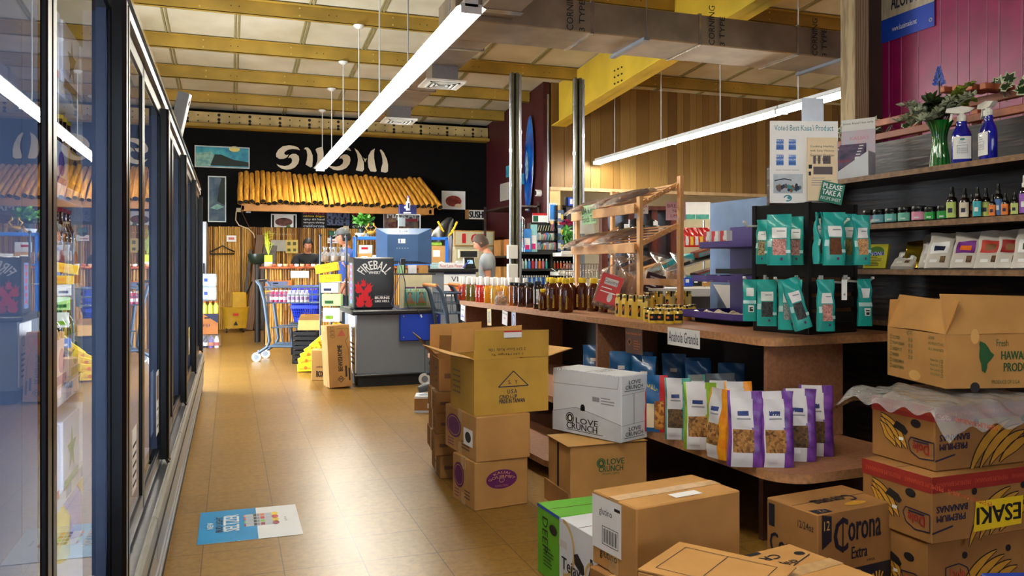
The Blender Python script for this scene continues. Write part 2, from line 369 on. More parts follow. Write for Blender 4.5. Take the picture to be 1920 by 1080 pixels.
DOT = mat('bolt_hole', (30, 22, 10), .7)
BOLT = mat('bolt_head', (214, 186, 110), .4)
nt_ = 2
for y in (15.62, 14.15, 12.65, 11.05, 9.45, 7.85, 6.25, 4.65, 3.05, 1.4, -.3):
    mb = MB(); zb = roof(y)-.2; xr = 5.28 if y > 13.5 else 14.9
    mb.box(-2.1, y, zb, xr, y+.008, zb+.19, PURL); mb.box(-2.1, y, zb, xr, y+.07, zb+.008, PURL); mb.box(-2.1, y-.06, zb+.18, xr, y, zb+.19, PURL); mb.box(-2.1, y+.062, zb, xr, y+.07, zb+.02, PURL)
    x = -1.6
    while x < min(xr, 9):
        for zz in (.045, .145):
            mb.tube([(x, y-.006, zb+zz), (x, y, zb+zz)], .012, BOLT, 6)
        for dx in (.38, .48): mb.tube([(x+dx, y-.002, zb+.09), (x+dx, y, zb+.09)], .008, DOT, 6)
        x += 1.24
    struct(mb, 'trim_%d' % nt_); nt_ += 1
mb = MB(); EAVE = mat('eave_beam', (202, 176, 116), .5, scale=3, amt=.15)
mb.box(-2.1, 16.72, 3.97, 5.28, 16.74, 4.22, EAVE); mb.box(-2.1, 16.6, 3.93, 5.28, 16.74, 3.98, PURL); mb.box(-2.1, 16.6, 3.92, 5.28, 16.88, 3.935, PURL)
x = -1.9; i = 0
while x < 5.2:
    for zz in ((4.04, 4.15) if i % 3 else (4.02, 4.08, 4.17)): mb.tube([(x, 16.712, zz), (x, 16.72, zz)], .014 if i % 3 else .03, DOT, 8)
    x += .19; i += 1
struct(mb, 'trim_%d' % nt_); nt_ += 1
# tapered frame rafter
RAF = mat('yellow_frame_rafter', (220, 186, 58), .4, scale=2, amt=.08)
mb = MB()
def raf(y): return 3.74+.0689*(13.5-y)
M = fr((5.58, 0, 0), (0, 1, 0), (0, 0, 1))
mb.prism([(13.45, raf(13.45)), (13.45, roof(13.45)-.02), (1, roof(1)-.02), (1, raf(1))], .02, RAF, M=M)
mb.add([(5.44, 13.45, raf(13.45)), (5.72, 13.45, raf(13.45)), (5.72, 1, raf(1)), (5.44, 1, raf(1)), (5.44, 13.45, raf(13.45)+.02), (5.72, 13.45, raf(13.45)+.02), (5.72, 1, raf(1)+.02), (5.44, 1, raf(1)+.02)],
       [(0, 1, 2, 3), (4, 7, 6, 5), (0, 3, 7, 4), (1, 5, 6, 2), (0, 4, 5, 1)], RAF)
for i in range(9): mb.tube([(5.57, 11.2-.12*(i % 3), raf(11)+.12+.1*(i//3)), (5.56, 11.2-.12*(i % 3), raf(11)+.12+.1*(i//3))], .014, DOT, 6)
struct(mb, 'trim_%d' % nt_); nt_ += 1
# wooden post beside the crimson wall
mb = MB(); mb.box(4.3, 4.75, 0, 4.43, 4.9, 5.2, mat('rough_grey_wood_post', (172, 150, 112), .7, kind='wood', c2=(134, 112, 78), scale=5, stretch=(5, 5, .6)), b=.004)
mb.box(4.43, 4.8, 0, 4.6, 4.9, 5.2, mat('dark_wood_jamb', (64, 40, 28), .7)); struct(mb, 'trim_%d' % nt_); nt_ += 1
# steel columns of channels and conduit
def column(name, x, y, lab, boxes):
    t = thing(name, lab, 'column', (x, y, 0))
    m = MB(); G = mat('olive_grey_channel', (112, 108, 84), .4, .6, amt=.1)
    m.box(-.045, -.02, 0, -.015, .05, 3.52, G); m.box(.015, -.02, 0, .045, .05, 3.52, G); m.box(-.045, .03, 0, .045, .05, 3.52, mat('dark_channel_web', (24, 22, 18), .6))
    m.obj('channel', t)
    m = MB(); m.tube([(-.06, -.03, 0), (-.06, -.03, 3.5)], .014, STEEL); m.tube([(.06, -.025, 0), (.06, -.025, 3.5)], .017, STEEL)
    for z in (.6, 1.4, 2.2, 2.6, 3.2):
        m.tube([(-.06, -.03, z-.02), (-.06, -.03, z+.02)], .02, STEEL); m.tube([(.06, -.025, z+.2), (.06, -.025, z+.24)], .022, STEEL)
    m.obj('conduit', t)
    for z, h in boxes:
        m = MB(); m.box(-.11, -.09, z, .01, -.03, z+h, OFFW, .006); m.obj('switch_box', t)
column('support_column', 3.17, 9.0, 'left of the two steel channel columns with white switch boxes', [(1.33, .16), (1.03, .24)])
column('support_column', 3.98, 9.0, 'right of the two steel channel columns, bare conduit behind wooden bread rack', [])
# air ducts
FOIL = mat('foil_duct_board', (164, 148, 128), .42, .6, scale=3, c2=(136, 122, 104), bump=.25)
FOILB = mat('bright_foil_tape', (200, 196, 190), .22, .9, scale=9, amt=.1, bump=.3)
t = thing('air_duct', 'wide foil-faced air duct crossing under the roof above the aisle', 'duct', (0, 0, 0))
mb = MB(); mb.box(1.95, 7.15, 3.5, 9.2, 7.8, 3.8, FOIL, .01)
for x in (3.3, 4.5, 5.7, 6.9): mb.box(x, 7.14, 3.49, x+.03, 7.81, 3.81, FOILB)
for x in (3.05, 4.62, 5.9, 7.05):
    M = fr((x, 7.135, 3.5), (0, 0, 1), (-1, 0, 0))
    mb.text('CORNING', .0, -.06, .4, .07, INK, M=M); mb.text('3 TYPE', .0, -.18, .3, .06, INK, M=M)
mb.obj('duct_board', t)
mb = MB(); mb.box(2.12, 5.9, 3.55, 2.5, 7.15, 3.95, FOIL, .01); mb.box(2.1, 6.9, 3.54, 2.52, 7.0, 3.96, FOILB); mb.obj('duct_branch', t)
for x in (3.85, 6.25):
    mb = MB(); mb.box(x, 7.1, 3.47, x+.06, 7.86, 3.5, GREYM); mb.tube([(x+.03, 7.1, 3.48), (x+.03, 7.1, roof(7.1)-.1)], .005, STEEL); mb.obj('hanger_strut', t)
t = thing('air_duct', 'narrow foil air duct running down the aisle beside the lit tubes', 'duct', (0, 0, 0))
mb = MB(); mb.box(2.12, 7.805, 3.5, 2.5, 12.6, 3.8, FOIL, .01)
for y in (8.1, 10.2, 12.0): mb.box(2.1, y, 3.49, 2.52, y+.06, 3.81, FOILB)
mb.obj('duct_board', t)
for y in (9.0, 11.5):
    mb = MB(); mb.box(2.14, y-.15, 3.33, 2.44, y+.15, 3.5, STEEL); mb.obj('duct_drop', t)
    mb = MB(); z = 3.31; mb.box(2.06, y-.22, z, 2.52, y+.22, z+.02, OFFW)
    for q in (.16, .11, .06): mb.box(2.29-q-.01, y-q, z-.012, 2.29+q+.01, y-q+.015, z, OFFW); mb.box(2.29-q-.01, y+q-.015, z-.012, 2.29+q+.01, y+q, z, OFFW); mb.box(2.29-q-.01, y-q, z-.012, 2.29-q+.01, y+q, z, OFFW); mb.box(2.29+q-.01, y-q, z-.012, 2.29+q+.01, y+q, z, OFFW)
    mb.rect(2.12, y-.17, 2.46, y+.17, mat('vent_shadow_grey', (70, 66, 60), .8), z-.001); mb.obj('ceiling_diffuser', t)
# fluorescent strips
TUBEM = mat('fluorescent_tube', (255, 250, 236), kind='emit', emit=TUBE)
HOUS = mat('white_fixture_housing', (226, 226, 222), .35, amt=.02)
def strip(x, y0, L_, z, lab, rods, grp):
    t = thing('fluorescent_light', lab, 'light', (x, y0, z), group=grp)
    m = MB(); m.box(-.05, 0, .03, .05, L_, .085, HOUS); m.add([(-.11, 0, .02), (-.05, 0, .05), (-.05, L_, .05), (-.11, L_, .02), (.11, 0, .02), (.05, 0, .05), (.05, L_, .05), (.11, L_, .02)], [(0, 1, 2, 3), (4, 7, 6, 5)], HOUS)
    m.obj('housing', t)
    for s_ in (-1, 1):
        for a, b_ in ((.03, L_/2-.01), (L_/2+.01, L_-.03)):
            m = MB(); m.tube([(s_*.05, a, .01), (s_*.05, b_, .01)], .021, TUBEM, 10); m.obj('tube', t)
    for a in (0, L_-.012): m = MB(); m.box(-.08, a, -.02, .08, a+.012, .05, HOUS); m.obj('tube_socket', t)
    for y in rods:
        m = MB(); top = roof(y)-.2-z; yy = y-y0+.02
        m.tube([(0, yy, .08), (0, yy, top-.005)], .008, HOUS, 6); m.obj('hanging_rod', t)
        m = MB(); m.lathe([(.075, top-.002), (.07, top-.02), (.04, top-.04), (.01, top-.05)], OFFW, 14, M=Tm(0, yy, 0)); m.obj('canopy', t)
yy = [5.65, 8.25, 10.85, 13.45]
nm = ['nearest', 'second', 'third', 'farthest']
rd = [(6.25, 7.85), (9.45,), (11.05, 12.65), (14.15, 15.62)]
for i, y in enumerate(yy): strip(1.66, y, 2.58, 3.1, nm[i]+' of four lit tube strips running down the middle of the aisle', rd[i], 'aisle tube strips')
for i, y in enumerate((-.4, 2.6, 5.6, 8.2, 10.8)): strip(6.3, y, 2.58, 3.1, ['strip light beyond the crimson wall', 'strip light beyond the crimson wall, next to the post', 'nearest lit tube strip seen left of the wooden post', 'middle lit tube strip of the right hand row', 'farthest lit tube strip, ending at the plank wall'][i], [yv for yv in (12.65, 11.05, 9.45, 7.85, 6.25) if y < yv < y+2.5], 'right hand tube strips')
# out-of-view strips: one over the near aisle, one added as fill at far right
strip(.5, .2, 2.58, 3.2, 'strip light right above the near end of the aisle', (1.4,), 'overhead tube strips')
strip(9.5, 8.3, 2.58, 3.1, 'added unseen fill strip over the far right shop floor', (9.45,), 'overhead tube strips')
t = thing('fluorescent_light', 'small ceiling strip glowing in the room under the plank wall', 'light', (8.3, 15.0, 2.95))
mb = MB(); mb.box(-.7, -.12, .02, .7, .12, .1, HOUS); mb.obj('housing', t); mb = MB(); mb.box(-.66, -.09, -.01, .66, .09, .02, mat('soft_diffuser', (255, 244, 214), kind='emit', emit=6)); mb.obj('diffuser', t)
# bamboo cladding
BAM = [mat('bamboo_'+n, c, .45, kind='wood', c2=c_, scale=3, stretch=(4, 4, .8)) for n, c, c_ in (('honey', (196, 144, 56), (160, 108, 34)), ('dark', (150, 100, 36), (112, 70, 22)), ('pale', (214, 166, 80), (176, 126, 50)), ('brown', (110, 72, 28), (84, 50, 18)))]
def bamboo_panel(x0, x1, y, z0, z1, seed):
    r = random.Random(seed); m = MB(); x = x0
    while x < x1:
        wd = r.uniform(.028, .05); mt_ = r.choice((BAM[0], BAM[0], BAM[2], BAM[2], BAM[1], BAM[3])); v = []; n = 5; zt = z1-r.uniform(0, .015)
        zs = [z0]; z = z0+r.uniform(.1, .4)
        while z < zt-.05: zs += [z-.006, z, z+.006]; z += r.uniform(.3, .45)
        zs.append(zt)
        for j, z in enumerate(zs):
            rad = wd/2*(1.12 if (j % 3 == 2 and 0 < j < len(zs)-1) else 1)
            for i in range(n+1): a = PI+PI*i/n; v.append((x+wd/2+rad*math.cos(a), y+rad*math.sin(a), z))
        m.add(v, [(j*(n+1)+i, j*(n+1)+i+1, (j+1)*(n+1)+i+1, (j+1)*(n+1)+i) for j in range(len(zs)-1) for i in range(n)], mt_, True); x += wd*1.02
    m.box(x0, y, z0, x1, y+.02, z1, MBLACK)
    return m
bamboo_panel(-2.0, 5.2, 16.86, 0, 2.02, 3).obj('bamboo_cladding', label='tall bamboo pole cladding along the foot of the black wall', cat='wall cladding')
# ================================================================== GLASS-DOOR COOLERS (left)
GBLK = mat('gloss_black_frame', (9, 9, 10), .3, amt=.1, spec=.3)
GASK = mat('blue_grey_gasket', (136, 152, 180), .4, amt=.05)
BUMP = mat('grey_bumper_panel', (128, 126, 118), .4, .2, amt=.05)
WSH = mat('white_shelf_paint', (226, 232, 240), .4, amt=.02)
LED = mat('cooler_led_strip', (214, 228, 255), kind='emit', emit=11)
CX0 = -.282
def cooler(name, lab, Y0, ndoor=2, dwid=.77):
    L_ = ndoor*dwid
    t = thing(name, lab, 'display cooler', (CX0, Y0, 0), group='glass door coolers')
    m = MB(); m.box(-.84, 0, .1, -.82, L_, 2.0, GREYM); m.box(-.84, 0, .38, -.06, L_, .42, WSH); m.box(-.84, 0, 1.98, -.0, L_, 2.06, GBLK, .006)
    m.box(-.03, 0, 1.95, .015, L_, 1.98, STEEL); m.box(.0, 0, 2.0, .018, L_, 2.02, CHROME); m.box(-.84, 0, 0, -.0, L_, .38, MBLACK)
    for y in (0, L_-.012): m.box(-.84, y, .1, -.02, y+.012, 2.0, WSH)
    m.obj('cabinet', t)
    m = MB(); m.box(0, 0, .2, .045, L_, .37, BUMP, .008); m.box(-.01, 0, .37, .03, L_, .385, STEEL); m.box(.045, 0, .3, .05, L_, .305, MBLACK); m.box(0, 0, .08, .04, L_, .2, GREYM); m.box(.04, 0, .16, .044, L_, .17, STEEL); m.box(.04, 0, .11, .044, L_, .12, STEEL); m.box(0, 0, 0, .03, L_, .08, MBLACK)
    m.obj('kick_plate', t)
    for k in range(ndoor):
        a, b_ = k*dwid+.004, (k+1)*dwid-.004
        m = MB()
        for q in ((a, a+.035), (b_-.035, b_)): m.box(-.012, q[0], .4, 0, q[1], 1.95, GBLK, .003)
        m.box(-.012, a, .4, 0, b_, .46, GBLK, .003); m.box(-.012, a, 1.9, 0, b_, 1.95, GBLK, .003)
        for q in ((a+.035, a+.05), (b_-.05, b_-.035)): m.box(-.034, q[0], .46, -.012, q[1], 1.9, GASK)
        d = m.obj('door', t)
        m = MB(); m.quad((-.006, a+.035, .46), (-.006, b_-.035, .46), (-.006, b_-.035, 1.9), (-.006, a+.035, 1.9), GLASS); m.obj('glass_pane', d)
        h0 = b_-.042 if k % 2 == 0 else a
        m = MB(); pr = [(0, h0), (.024, h0), (.034, h0+.008), (.034, h0+.034), (.024, h0+.042), (0, h0+.042)]
        m.prism(pr, 1.52, GBLK, z=.41); m.tube([(.02, h0+.021, .405), (.03, h0+.021, .41)], .02, GBLK); m.obj('handle', d)
    for z in (.62, .9, 1.18, 1.46, 1.74):
        m = MB(); m.box(-.8, .02, z-.012, -.16, L_-.02, z, WSH); m.box(-.16, .02, z-.028, -.15, L_-.02, z+.012, WSH)
        for i in range(int(L_/.12)): m.rect(.04+i*.12, -.022, .12+i*.12, .006, OFFW if i % 2 else mat('price_tag_blue_grey', (150, 170, 200), .5), M=fr((-.1485, 0, z), (0, 1, 0), (0, 0, 1)))
        m.obj('shelf', t)
    for k in range(ndoor+1):
        y = min(max(k*dwid, .03), L_-.03)
        m = MB(); m.box(-.07, y-.016, .46, -.036, y+.016, 1.9, GASK); m.obj('mullion', t)
        m = MB(); m.box(-.068, y+.017, .5, -.045, y+.024, 1.86, LED); m.obj('light_strip', t)
    return t
cl = ['glass door cooler nearest the viewer, cut by the left edge', 'second glass door cooler, lit bottle shelves showing through', 'third glass door cooler along the left side', 'fourth glass door cooler along the left side', 'fifth glass door cooler, yellow sticker low on its door', 'last narrow glass door cooler at the far end of the row']
c0 = cooler('display_cooler', cl[0], .01)
for i in range(1, 5): dup(c0, (CX0, .01+1.54*i, 0), label=cl[i])
cooler('display_cooler', cl[5], .01+1.54*5, 1, .9)
# stickers on the doors, sign leaning on top
mb = MB(); mb.rect(0, 0, .12, .26, WHITE); mb.rect(.02, .14, .1, .24, mat('photo_brown', (120, 80, 40), .5), .0005); mb.text('SNAP EBT', .02, .06, .08, .02, INK, .0005)
for y in (.03, .1): mb.rect(.02, y, .1, y+.008, INK, .0005)
mb.obj('sticker', label='white peeling paper sticker with small photo low on cooler door glass', cat='sticker', loc=(CX0+.004, 3.55, .56), rot=(PI/2, 0, PI/2))
mb = MB(); mb.rect(0, 0, .12, .2, WHITE); [mb.rect(.01, .02+.03*i, .11, .03+.03*i, INK, .0005) for i in range(5)]
mb.obj('sticker', label='white printed notice low on the cooler door, left of thick handles', cat='sticker', loc=(CX0+.004, 2.7, .55), rot=(PI/2, 0, PI/2))
mb = MB(); mb.rect(0, 0, .15, .2, YEL); mb.rect(.02, .03, .13, .12, WHITE, .0005)
mb.obj('sticker', label='yellow and white sticker near the bottom of a far cooler door', cat='sticker', loc=(CX0+.004, 6.3, .6), rot=(PI/2, 0, PI/2))
t = thing('fixture_box', 'grey metal box leaning up on top of the coolers', 'metal box', (-.33, 5.6, 2.06)); mb = MB(); mb.box(-.035, -.1, 0, .035, .1, .3, mat('pale_grey_metal', (160, 166, 172), .4), .004); mb.tube([(.036, 0, .24), (.04, 0, .24)], .015, BLACK); mb.obj('body', t); t.rotation_euler = (.15, .22, 0)
# goods inside the coolers
def sixpack(lab, cc, neck, cap, art, group):
    t = thing('bottle_carrier', lab, 'bottle pack', (0, 0, 0), group=group)
    m = MB(); m.box(-.07, -.1, 0, .07, .1, .14, cc); m.rect(-.095, .0, .095, .13, cc, M=fr((.0712, 0, 0), (0, 1, 0), (0, 0, 1)))
    M = fr((.0715, 0, 0), (0, 1, 0), (0, 0, 1)); m.disc(0, .08, .045, .035, art, M=M); m.rect(-.07, .015, .07, .04, art, M=M)
    m.add([(-.0, -.1, .14), (0, .1, .14), (0, .06, .2), (0, -.06, .2)], [(0, 1, 2, 3)], cc); m.obj('carton', t)
    for x in (-.035, .035):
        for y in (-.065, 0, .065):
            b_ = MB(); b_.lathe([(.03, .01), (.03, .15), (.025, .17), (.013, .2), (.012, .235)], neck, 10, M=Tm(x, y)); b_.lathe([(.0145, .232), (.0145, .244)], cap, 10, M=Tm(x, y)); b_.obj('bottle', t)
    return t
pk = [('white carrier with amber bottles on a cooler shelf', mat('carrier_white', (226, 228, 232), .5), mat('amber_glass', (96, 40, 12), .1, coat=.6), RED, RED, 'amber bottle packs'),
      ('pale carrier with green bottles on a cooler shelf', mat('carrier_pale', (206, 222, 214), .5), mat('green_glass', (60, 150, 40), .1, coat=.6), mat('green_cap', (120, 200, 60), .3), mat('green_art', (60, 150, 70), .5), 'green bottle packs'),
      ('white carrier with blue capped bottles on a cooler shelf', mat('carrier_white'), mat('dark_brown_glass', (50, 22, 10), .1, coat=.6), BLUE, mat('violet_art', (120, 90, 180), .5), 'blue capped bottle packs'),
      ('mustard carrier with dark bottles on a cooler shelf', mat('carrier_mustard', (206, 150, 50), .5), mat('dark_brown_glass'), YEL, NAVY, 'mustard bottle packs')]
protos = [None]*4; rr = random.Random(4)
for z, kinds in ((1.18, (0, 2, 0, 0)), (.9, (1, 3, 1, 2)), (1.46, (3, 0, 3, 2))):
    for i in range(12):
        k = kinds[(i*7+3) % 4]; y = 1.72+.22*i
        if abs((y-.01) % 1.54) < .13 or abs((y-.01) % 1.54-1.54) < .13: continue
        loc = (CX0-.24, y, z)
        lb = pk[k][0].replace('on a cooler shelf', '%s from near on the %s cooler shelf' % (ORD[i], {1.18: 'middle', .9: 'lower', 1.46: 'upper'}[z]))
        if protos[k] is None: protos[k] = sixpack(lb, *pk[k][1:]); protos[k].location = loc
        else: dup(protos[k], loc, label=lb)
def case(lab, c, c2_, loc, w_=.26, d_=.2, h_=.2, grp=None):
    t = MB(); t.box(-d_/2, -w_/2, 0, d_/2, w_/2, h_, c, .003); M = fr((d_/2+.001, -w_/2, 0), (0, 1, 0), (0, 0, 1))
    st = [(w_/2+.07*math.cos(PI/2+i*PI/5)*(1 if i % 2 == 0 else .42), h_/2+.07*math.sin(PI/2+i*PI/5)*(1 if i % 2 == 0 else .42)) for i in range(10)]
    t.poly(st, c2_, M=M); t.rect(.02, .01, w_-.02, .03, c2_, M=M); return t.obj('drink_case', label=lab, cat='drink case', loc=loc, group=grp)
for i in range(7):
    y = 1.74+.3*i
    case('%s star printed drink case along the low cooler shelf' % ORD[i], CARDW, RED if i % 2 == 0 else mat('green_art'), (CX0-.25, y+(.06 if i % 5 == 4 else 0), .62))
for i in range(7):
    case('%s white drink case along the top cooler shelf' % ORD[i], CARDW, NAVY if i % 2 else RED, (CX0-.25, 1.74+.3*i, 1.74), h_=.19)
for i in range(9):
    y = 1.7+.22*i
    m = MB(); m.lathe([(.05, 0), (.055, .01), (.055, .12), (.04, .15), (.018, .18), (.018, .2)], mat('violet_drink', (120, 100, 200), .15, coat=.5) if i % 2 else YEL, 14); t = m.obj('drink_bottle', label='%s of the fat drink bottles standing on the cooler floor' % ORD[i], cat='bottle', loc=(CX0-.2, y, .42), group='bottles on the cooler floor')
    m = MB(); m.lathe([(.02, .195), (.02, .212)], YEL, 12); m.obj('cap', t)
# ================================================================== WOODEN BENCH (gondola) running down the aisle
BX, BY, BR = 2.44, 3.26, .058
bt = thing('display_bench', 'long brown wooden display bench with jars and bread on top', 'display bench', (BX, BY, 0), BR)
BMX = Matrix.Translation((BX, BY, 0)) @ Matrix.Rotation(BR, 4, 'Z')
def BL(lx, ly, z=0): return BMX @ Vector((lx, ly, z))
def rounded(x0, y0, x1, y1, r):
    p = [(x1, y1), (x0, y1)]
    for i in range(7): a = PI+PI/2*i/6; p.append((x0+r+r*math.cos(a), y0+r+r*math.sin(a)))
    for i in range(7): a = 1.5*PI+PI/2*i/6; p.append((x1-r+r*math.cos(a), y0+r+r*math.sin(a)))
    return p
TZ = .9; MZ = .39; EDGE = mat('worn_wood_edge', (176, 126, 84), .55, scale=40, amt=.15)
mb = MB(); mb.prism(rounded(0, 0, .88, 4.58, .08), .04, PBOARD, z=TZ-.04, side=EDGE); mb.obj('top_board', bt)
mb = MB(); mb.prism(rounded(-.34, -.5, .5, 4.55, .16), .04, PBOARD, z=MZ-.04, side=EDGE); mb.obj('middle_shelf', bt)
mb = MB(); mb.prism(rounded(-.62, 1.15, .5, 2.75, .08), .035, PBOARD, z=.07, side=EDGE); mb.obj('low_shelf', bt)
DBACK = mat('dark_bench_back', (24, 15, 12), .75, amt=.2)
mb = MB(); mb.box(.52, .1, 0, .54, 4.5, TZ-.04, DBACK); mb.obj('back_panel', bt)
for i, y in enumerate((.06, 1.78, 3.3, 4.5)):
    mb = MB(); mb.box(.04, y, MZ, .52, y+.025, TZ-.04, PBOARD); mb.obj('upright_panel', bt)
for y in (-.15, 1.1, 2.8, 4.45):
    mb = MB(); mb.box(-.16, y, 0, .5, y+.03, MZ-.04, mat('dark_brown_board', (84, 50, 34), .65, amt=.1)); mb.obj('leg_panel', bt)
def bpx(px, lx, z=0):
    """point of the bench line at offset lx whose image column is px"""
    lo, hi = -.4, 6.5
    for _ in range(40):
        mid = (lo+hi)/2; p = BL(lx, mid); u = (p.x*CO-p.y*S)/(p.x*S+p.y*CO)*F+960
        if u > px: lo = mid
        else: hi = mid
    return BL(lx, lo, z)
# ================================================================== CHECKOUT COUNTERS
CTR = mat('grey_counter_laminate', (118, 122, 128), .5, scale=120, amt=.05)
CBL = mat('blue_counter_panel', (16, 60, 176), .4, amt=.04)
ct = thing('checkout_counter', 'grey checkout counter with a blue panel and black top edge', 'counter', (1.24, 8.42, 0))
mb = MB(); mb.box(0, 0, .1, .72, .9, .74, CTR, .004); mb.box(.72, .02, .1, .88, .9, .74, CTR, .004); mb.box(.715, -.003, .1, .72, 0, .6, MBLACK); mb.obj('body', ct)
mb = MB(); mb.box(.01, -.03, 0, .88, .9, .1, MBLACK); mb.box(-.03, -.04, .1, .88, 0, .125, BLACK, .005); mb.obj('plinth', ct)
mb = MB(); mb.box(-.06, -.06, .74, .9, .92, .79, BLACK, .012); mb.obj('counter_top', ct)
mb = MB(); mb.box(.44, -.05, .46, .88, -.01, .76, CBL, .01); [mb.tube([(x, -.055, z), (x, -.05, z)], .008, STEEL) for x in (.48, .84) for z in (.5, .72)]; mb.obj('blue_panel', ct)
mb = MB(); mb.box(.76, -.012, .2, .86, -.001, .235, BLACK, .003); mb.obj('drawer_slot', ct)
mb = MB(); mb.box(-.012, .02, .14, 0, .5, .72, WHITE); mb.text('WE ID', -.0, 0, .3, .1, INK, M=fr((-.014, .42, .5), (0, -1, 0), (0, 0, 1))); [mb.rect(.02, .02+.05*i, .38, .04+.05*i, INK, M=fr((-.014, .46, .2), (0, -1, 0), (0, 0, 1))) for i in range(5)]; mb.obj('side_notice', ct)
# second register lane behind
c2 = thing('checkout_counter', 'black and grey second checkout lane with a card payment sign', 'counter', (2.31, 9.78, 0), -.1)
mb = MB(); mb.box(0, 0, 0, .6, .4, 1.17, CTR, .004); mb.box(.38, -.004, 1.06, .56, 0, 1.14, BLACK); mb.obj('body', c2)
mb = MB(); mb.box(-.03, -.04, 1.17, .63, .44, 1.21, BLACK, .008); mb.obj('counter_top', c2)
mb = MB(); mb.rect(0, -.05, .4, .27, WHITE); mb.rect(0, .22, .4, .27, NAVY, .001); mb.text('VISA', .09, .13, .22, .065, NAVY, .001); mb.rect(0, .09, .4, .1, mat('visa_gold', (226, 160, 40), .5), .001)
mb.disc(.12, .045, .045, .035, RED, z=.001); mb.disc(.17, .045, .045, .035, ORG, z=.0015); mb.at(); o = mb.obj('payment_sign', c2, loc=(.2, -.008, .92), rot=(PI/2, 0, 0))
# ================================================================== CARTONS
def carton(name, lab, cat, A, B, Cc, z, h, m_=CARD, prints=None, tape=True, group=None, dz=None, dd=None, ww=None, openm=False, top=None):
    x, y, yaw, w_, d_ = solve(A, B, Cc, z if dz is None else z+dz)
    ex = Vector((math.cos(yaw), math.sin(yaw), 0)); ey = Vector((-ex.y, ex.x, 0)); near = Vector((x, y, 0))-ex*w_/2-ey*d_/2
    if dd: d_ = dd
    if ww: w_ = ww
    c = near+ex*w_/2+ey*d_/2
    return carton_at(name, lab, cat, (c.x, c.y, z), yaw, w_, d_, h, m_, prints, tape, group, openm, top)
def carton_at(name, lab, cat, loc, yaw, w_, d_, h, m_=CARD, prints=None, tape=True, group=None, openm=False, top=None):
    t = thing(name, lab, cat, loc, yaw, group); m = MB()
    if openm:
        e = .006
        m.box(-w_/2, -d_/2, 0, w_/2, -d_/2+e, h, m_); m.box(-w_/2, d_/2-e, 0, w_/2, d_/2, h, m_); m.box(-w_/2, -d_/2+e, 0, -w_/2+e, d_/2-e, h, m_); m.box(w_/2-e, -d_/2+e, 0, w_/2, d_/2-e, h, m_); m.box(-w_/2+e, -d_/2+e, 0, w_/2-e, d_/2-e, .01, CARDL)
    else:
        m.box(-w_/2, -d_/2, 0, w_/2, d_/2, h, m_, .004)
        m.box(-w_/2+.004, -.0015, h, w_/2-.004, .0015, h+.0008, mat('carton_seam', (90, 60, 34), .9))
    if prints: prints(m, w_, d_, h)
    m.obj('carton', t)
    if tape and not openm:
        m = MB(); m.box(-w_/2-.001, -.025, h-.06, -w_/2+.003, .025, h+.001, TAPE); m.box(-w_/2-.001, -.025, h+.0005, w_/2, .025, h+.0015, TAPE); m.obj('packing_tape', t); m = MB(); m.box(-w_/2-.001, -.025, 0, -w_/2+.003, .025, .06, TAPE); m.obj('packing_tape', t)
    print('CARTON', lab[:40], [round(v, 3) for v in (*loc, math.degrees(yaw), w_, d_, h)])
    return t
def lines(m, M, x, y, w_, n, dy, mt, th=.006, seed=1):
    r = random.Random(seed)
    for i in range(n): m.rect(x, y-i*dy, x+w_*r.uniform(.6, 1), y-i*dy+th, mt, M=M)
def arc(cx, cy, rx, ry, a0, a1, th):
    return lambda a, b: (cx+(rx+b*th)*math.cos(math.radians(a0+(a1-a0)*a)), cy+(ry+b*th)*math.sin(math.radians(a0+(a1-a0)*a)))
# --- coffee cartons (purple ovals)
GOLD = mat('gold_print', (220, 170, 110), .5)
def coffee(big):
    def f(m, w_, d_, h):
        ML = side(w_, d_, h, 'left'); MF = side(w_, d_, h, 'front')
        m.disc(d_*.3, h*.58, d_*.24, h*.27, PUR, M=ML); m.ring(d_*.3, h*.58, d_*.2, h*.22, .003, GOLD, z=.0005, M=ML)
        for i in range(3): m.rect(d_*.1, h*(.24-.07*i), d_*.3, h*(.26-.07*i), PUR, M=ML); m.rect(d_*.55, h*(.3-.07*i), d_*.8, h*(.33-.07*i), mat('faded_print', (110, 74, 50), .8), M=ML)
        if big:
            cx, cy = w_*.5, h*.6; m.disc(cx, cy, w_*.29, h*.2, PUR, 32, M=MF)
            m.text('KAUAI', 0, 0, 1, 1, GOLD, .0006, MF, arc(cx, cy-.05*h, w_*.22, h*.165, 128, 52, h*.055)); m.text('GOURMET', 0, 0, 1, 1, GOLD, .0006, MF, arc(cx, cy-.06*h, w_*.24, h*.085, 155, 25, h*.06))
            m.text('ROASTERS', cx-.12*w_, cy-.16*h, .24*w_, .045*h, mat('faded_gold', (170, 110, 90), .6), .0006, MF); m.ring(cx, cy-.02*h, w_*.05, h*.05, .002, GOLD, z=.0006, M=MF)
        else:
            m.rect(d_*.62, h*.28, d_*.9, h*.66, WHITE, .0005, ML); m.disc(d_*.76, h*.47, d_*.09, h*.12, INK, z=.001, M=ML)
    return f
carton('cardboard_box', 'coffee box with a big purple oval, lowest of the aisle stack', 'cardboard box', (857.5, 931), (890, 959), (989.5, 944), 0, .245, CARD, coffee(True))
carton('cardboard_box', 'plain fronted coffee box, middle of the aisle stack under the taped open box', 'cardboard box', (844, 833), (893, 868), (994, 857), .246, .232, CARD, coffee(False))
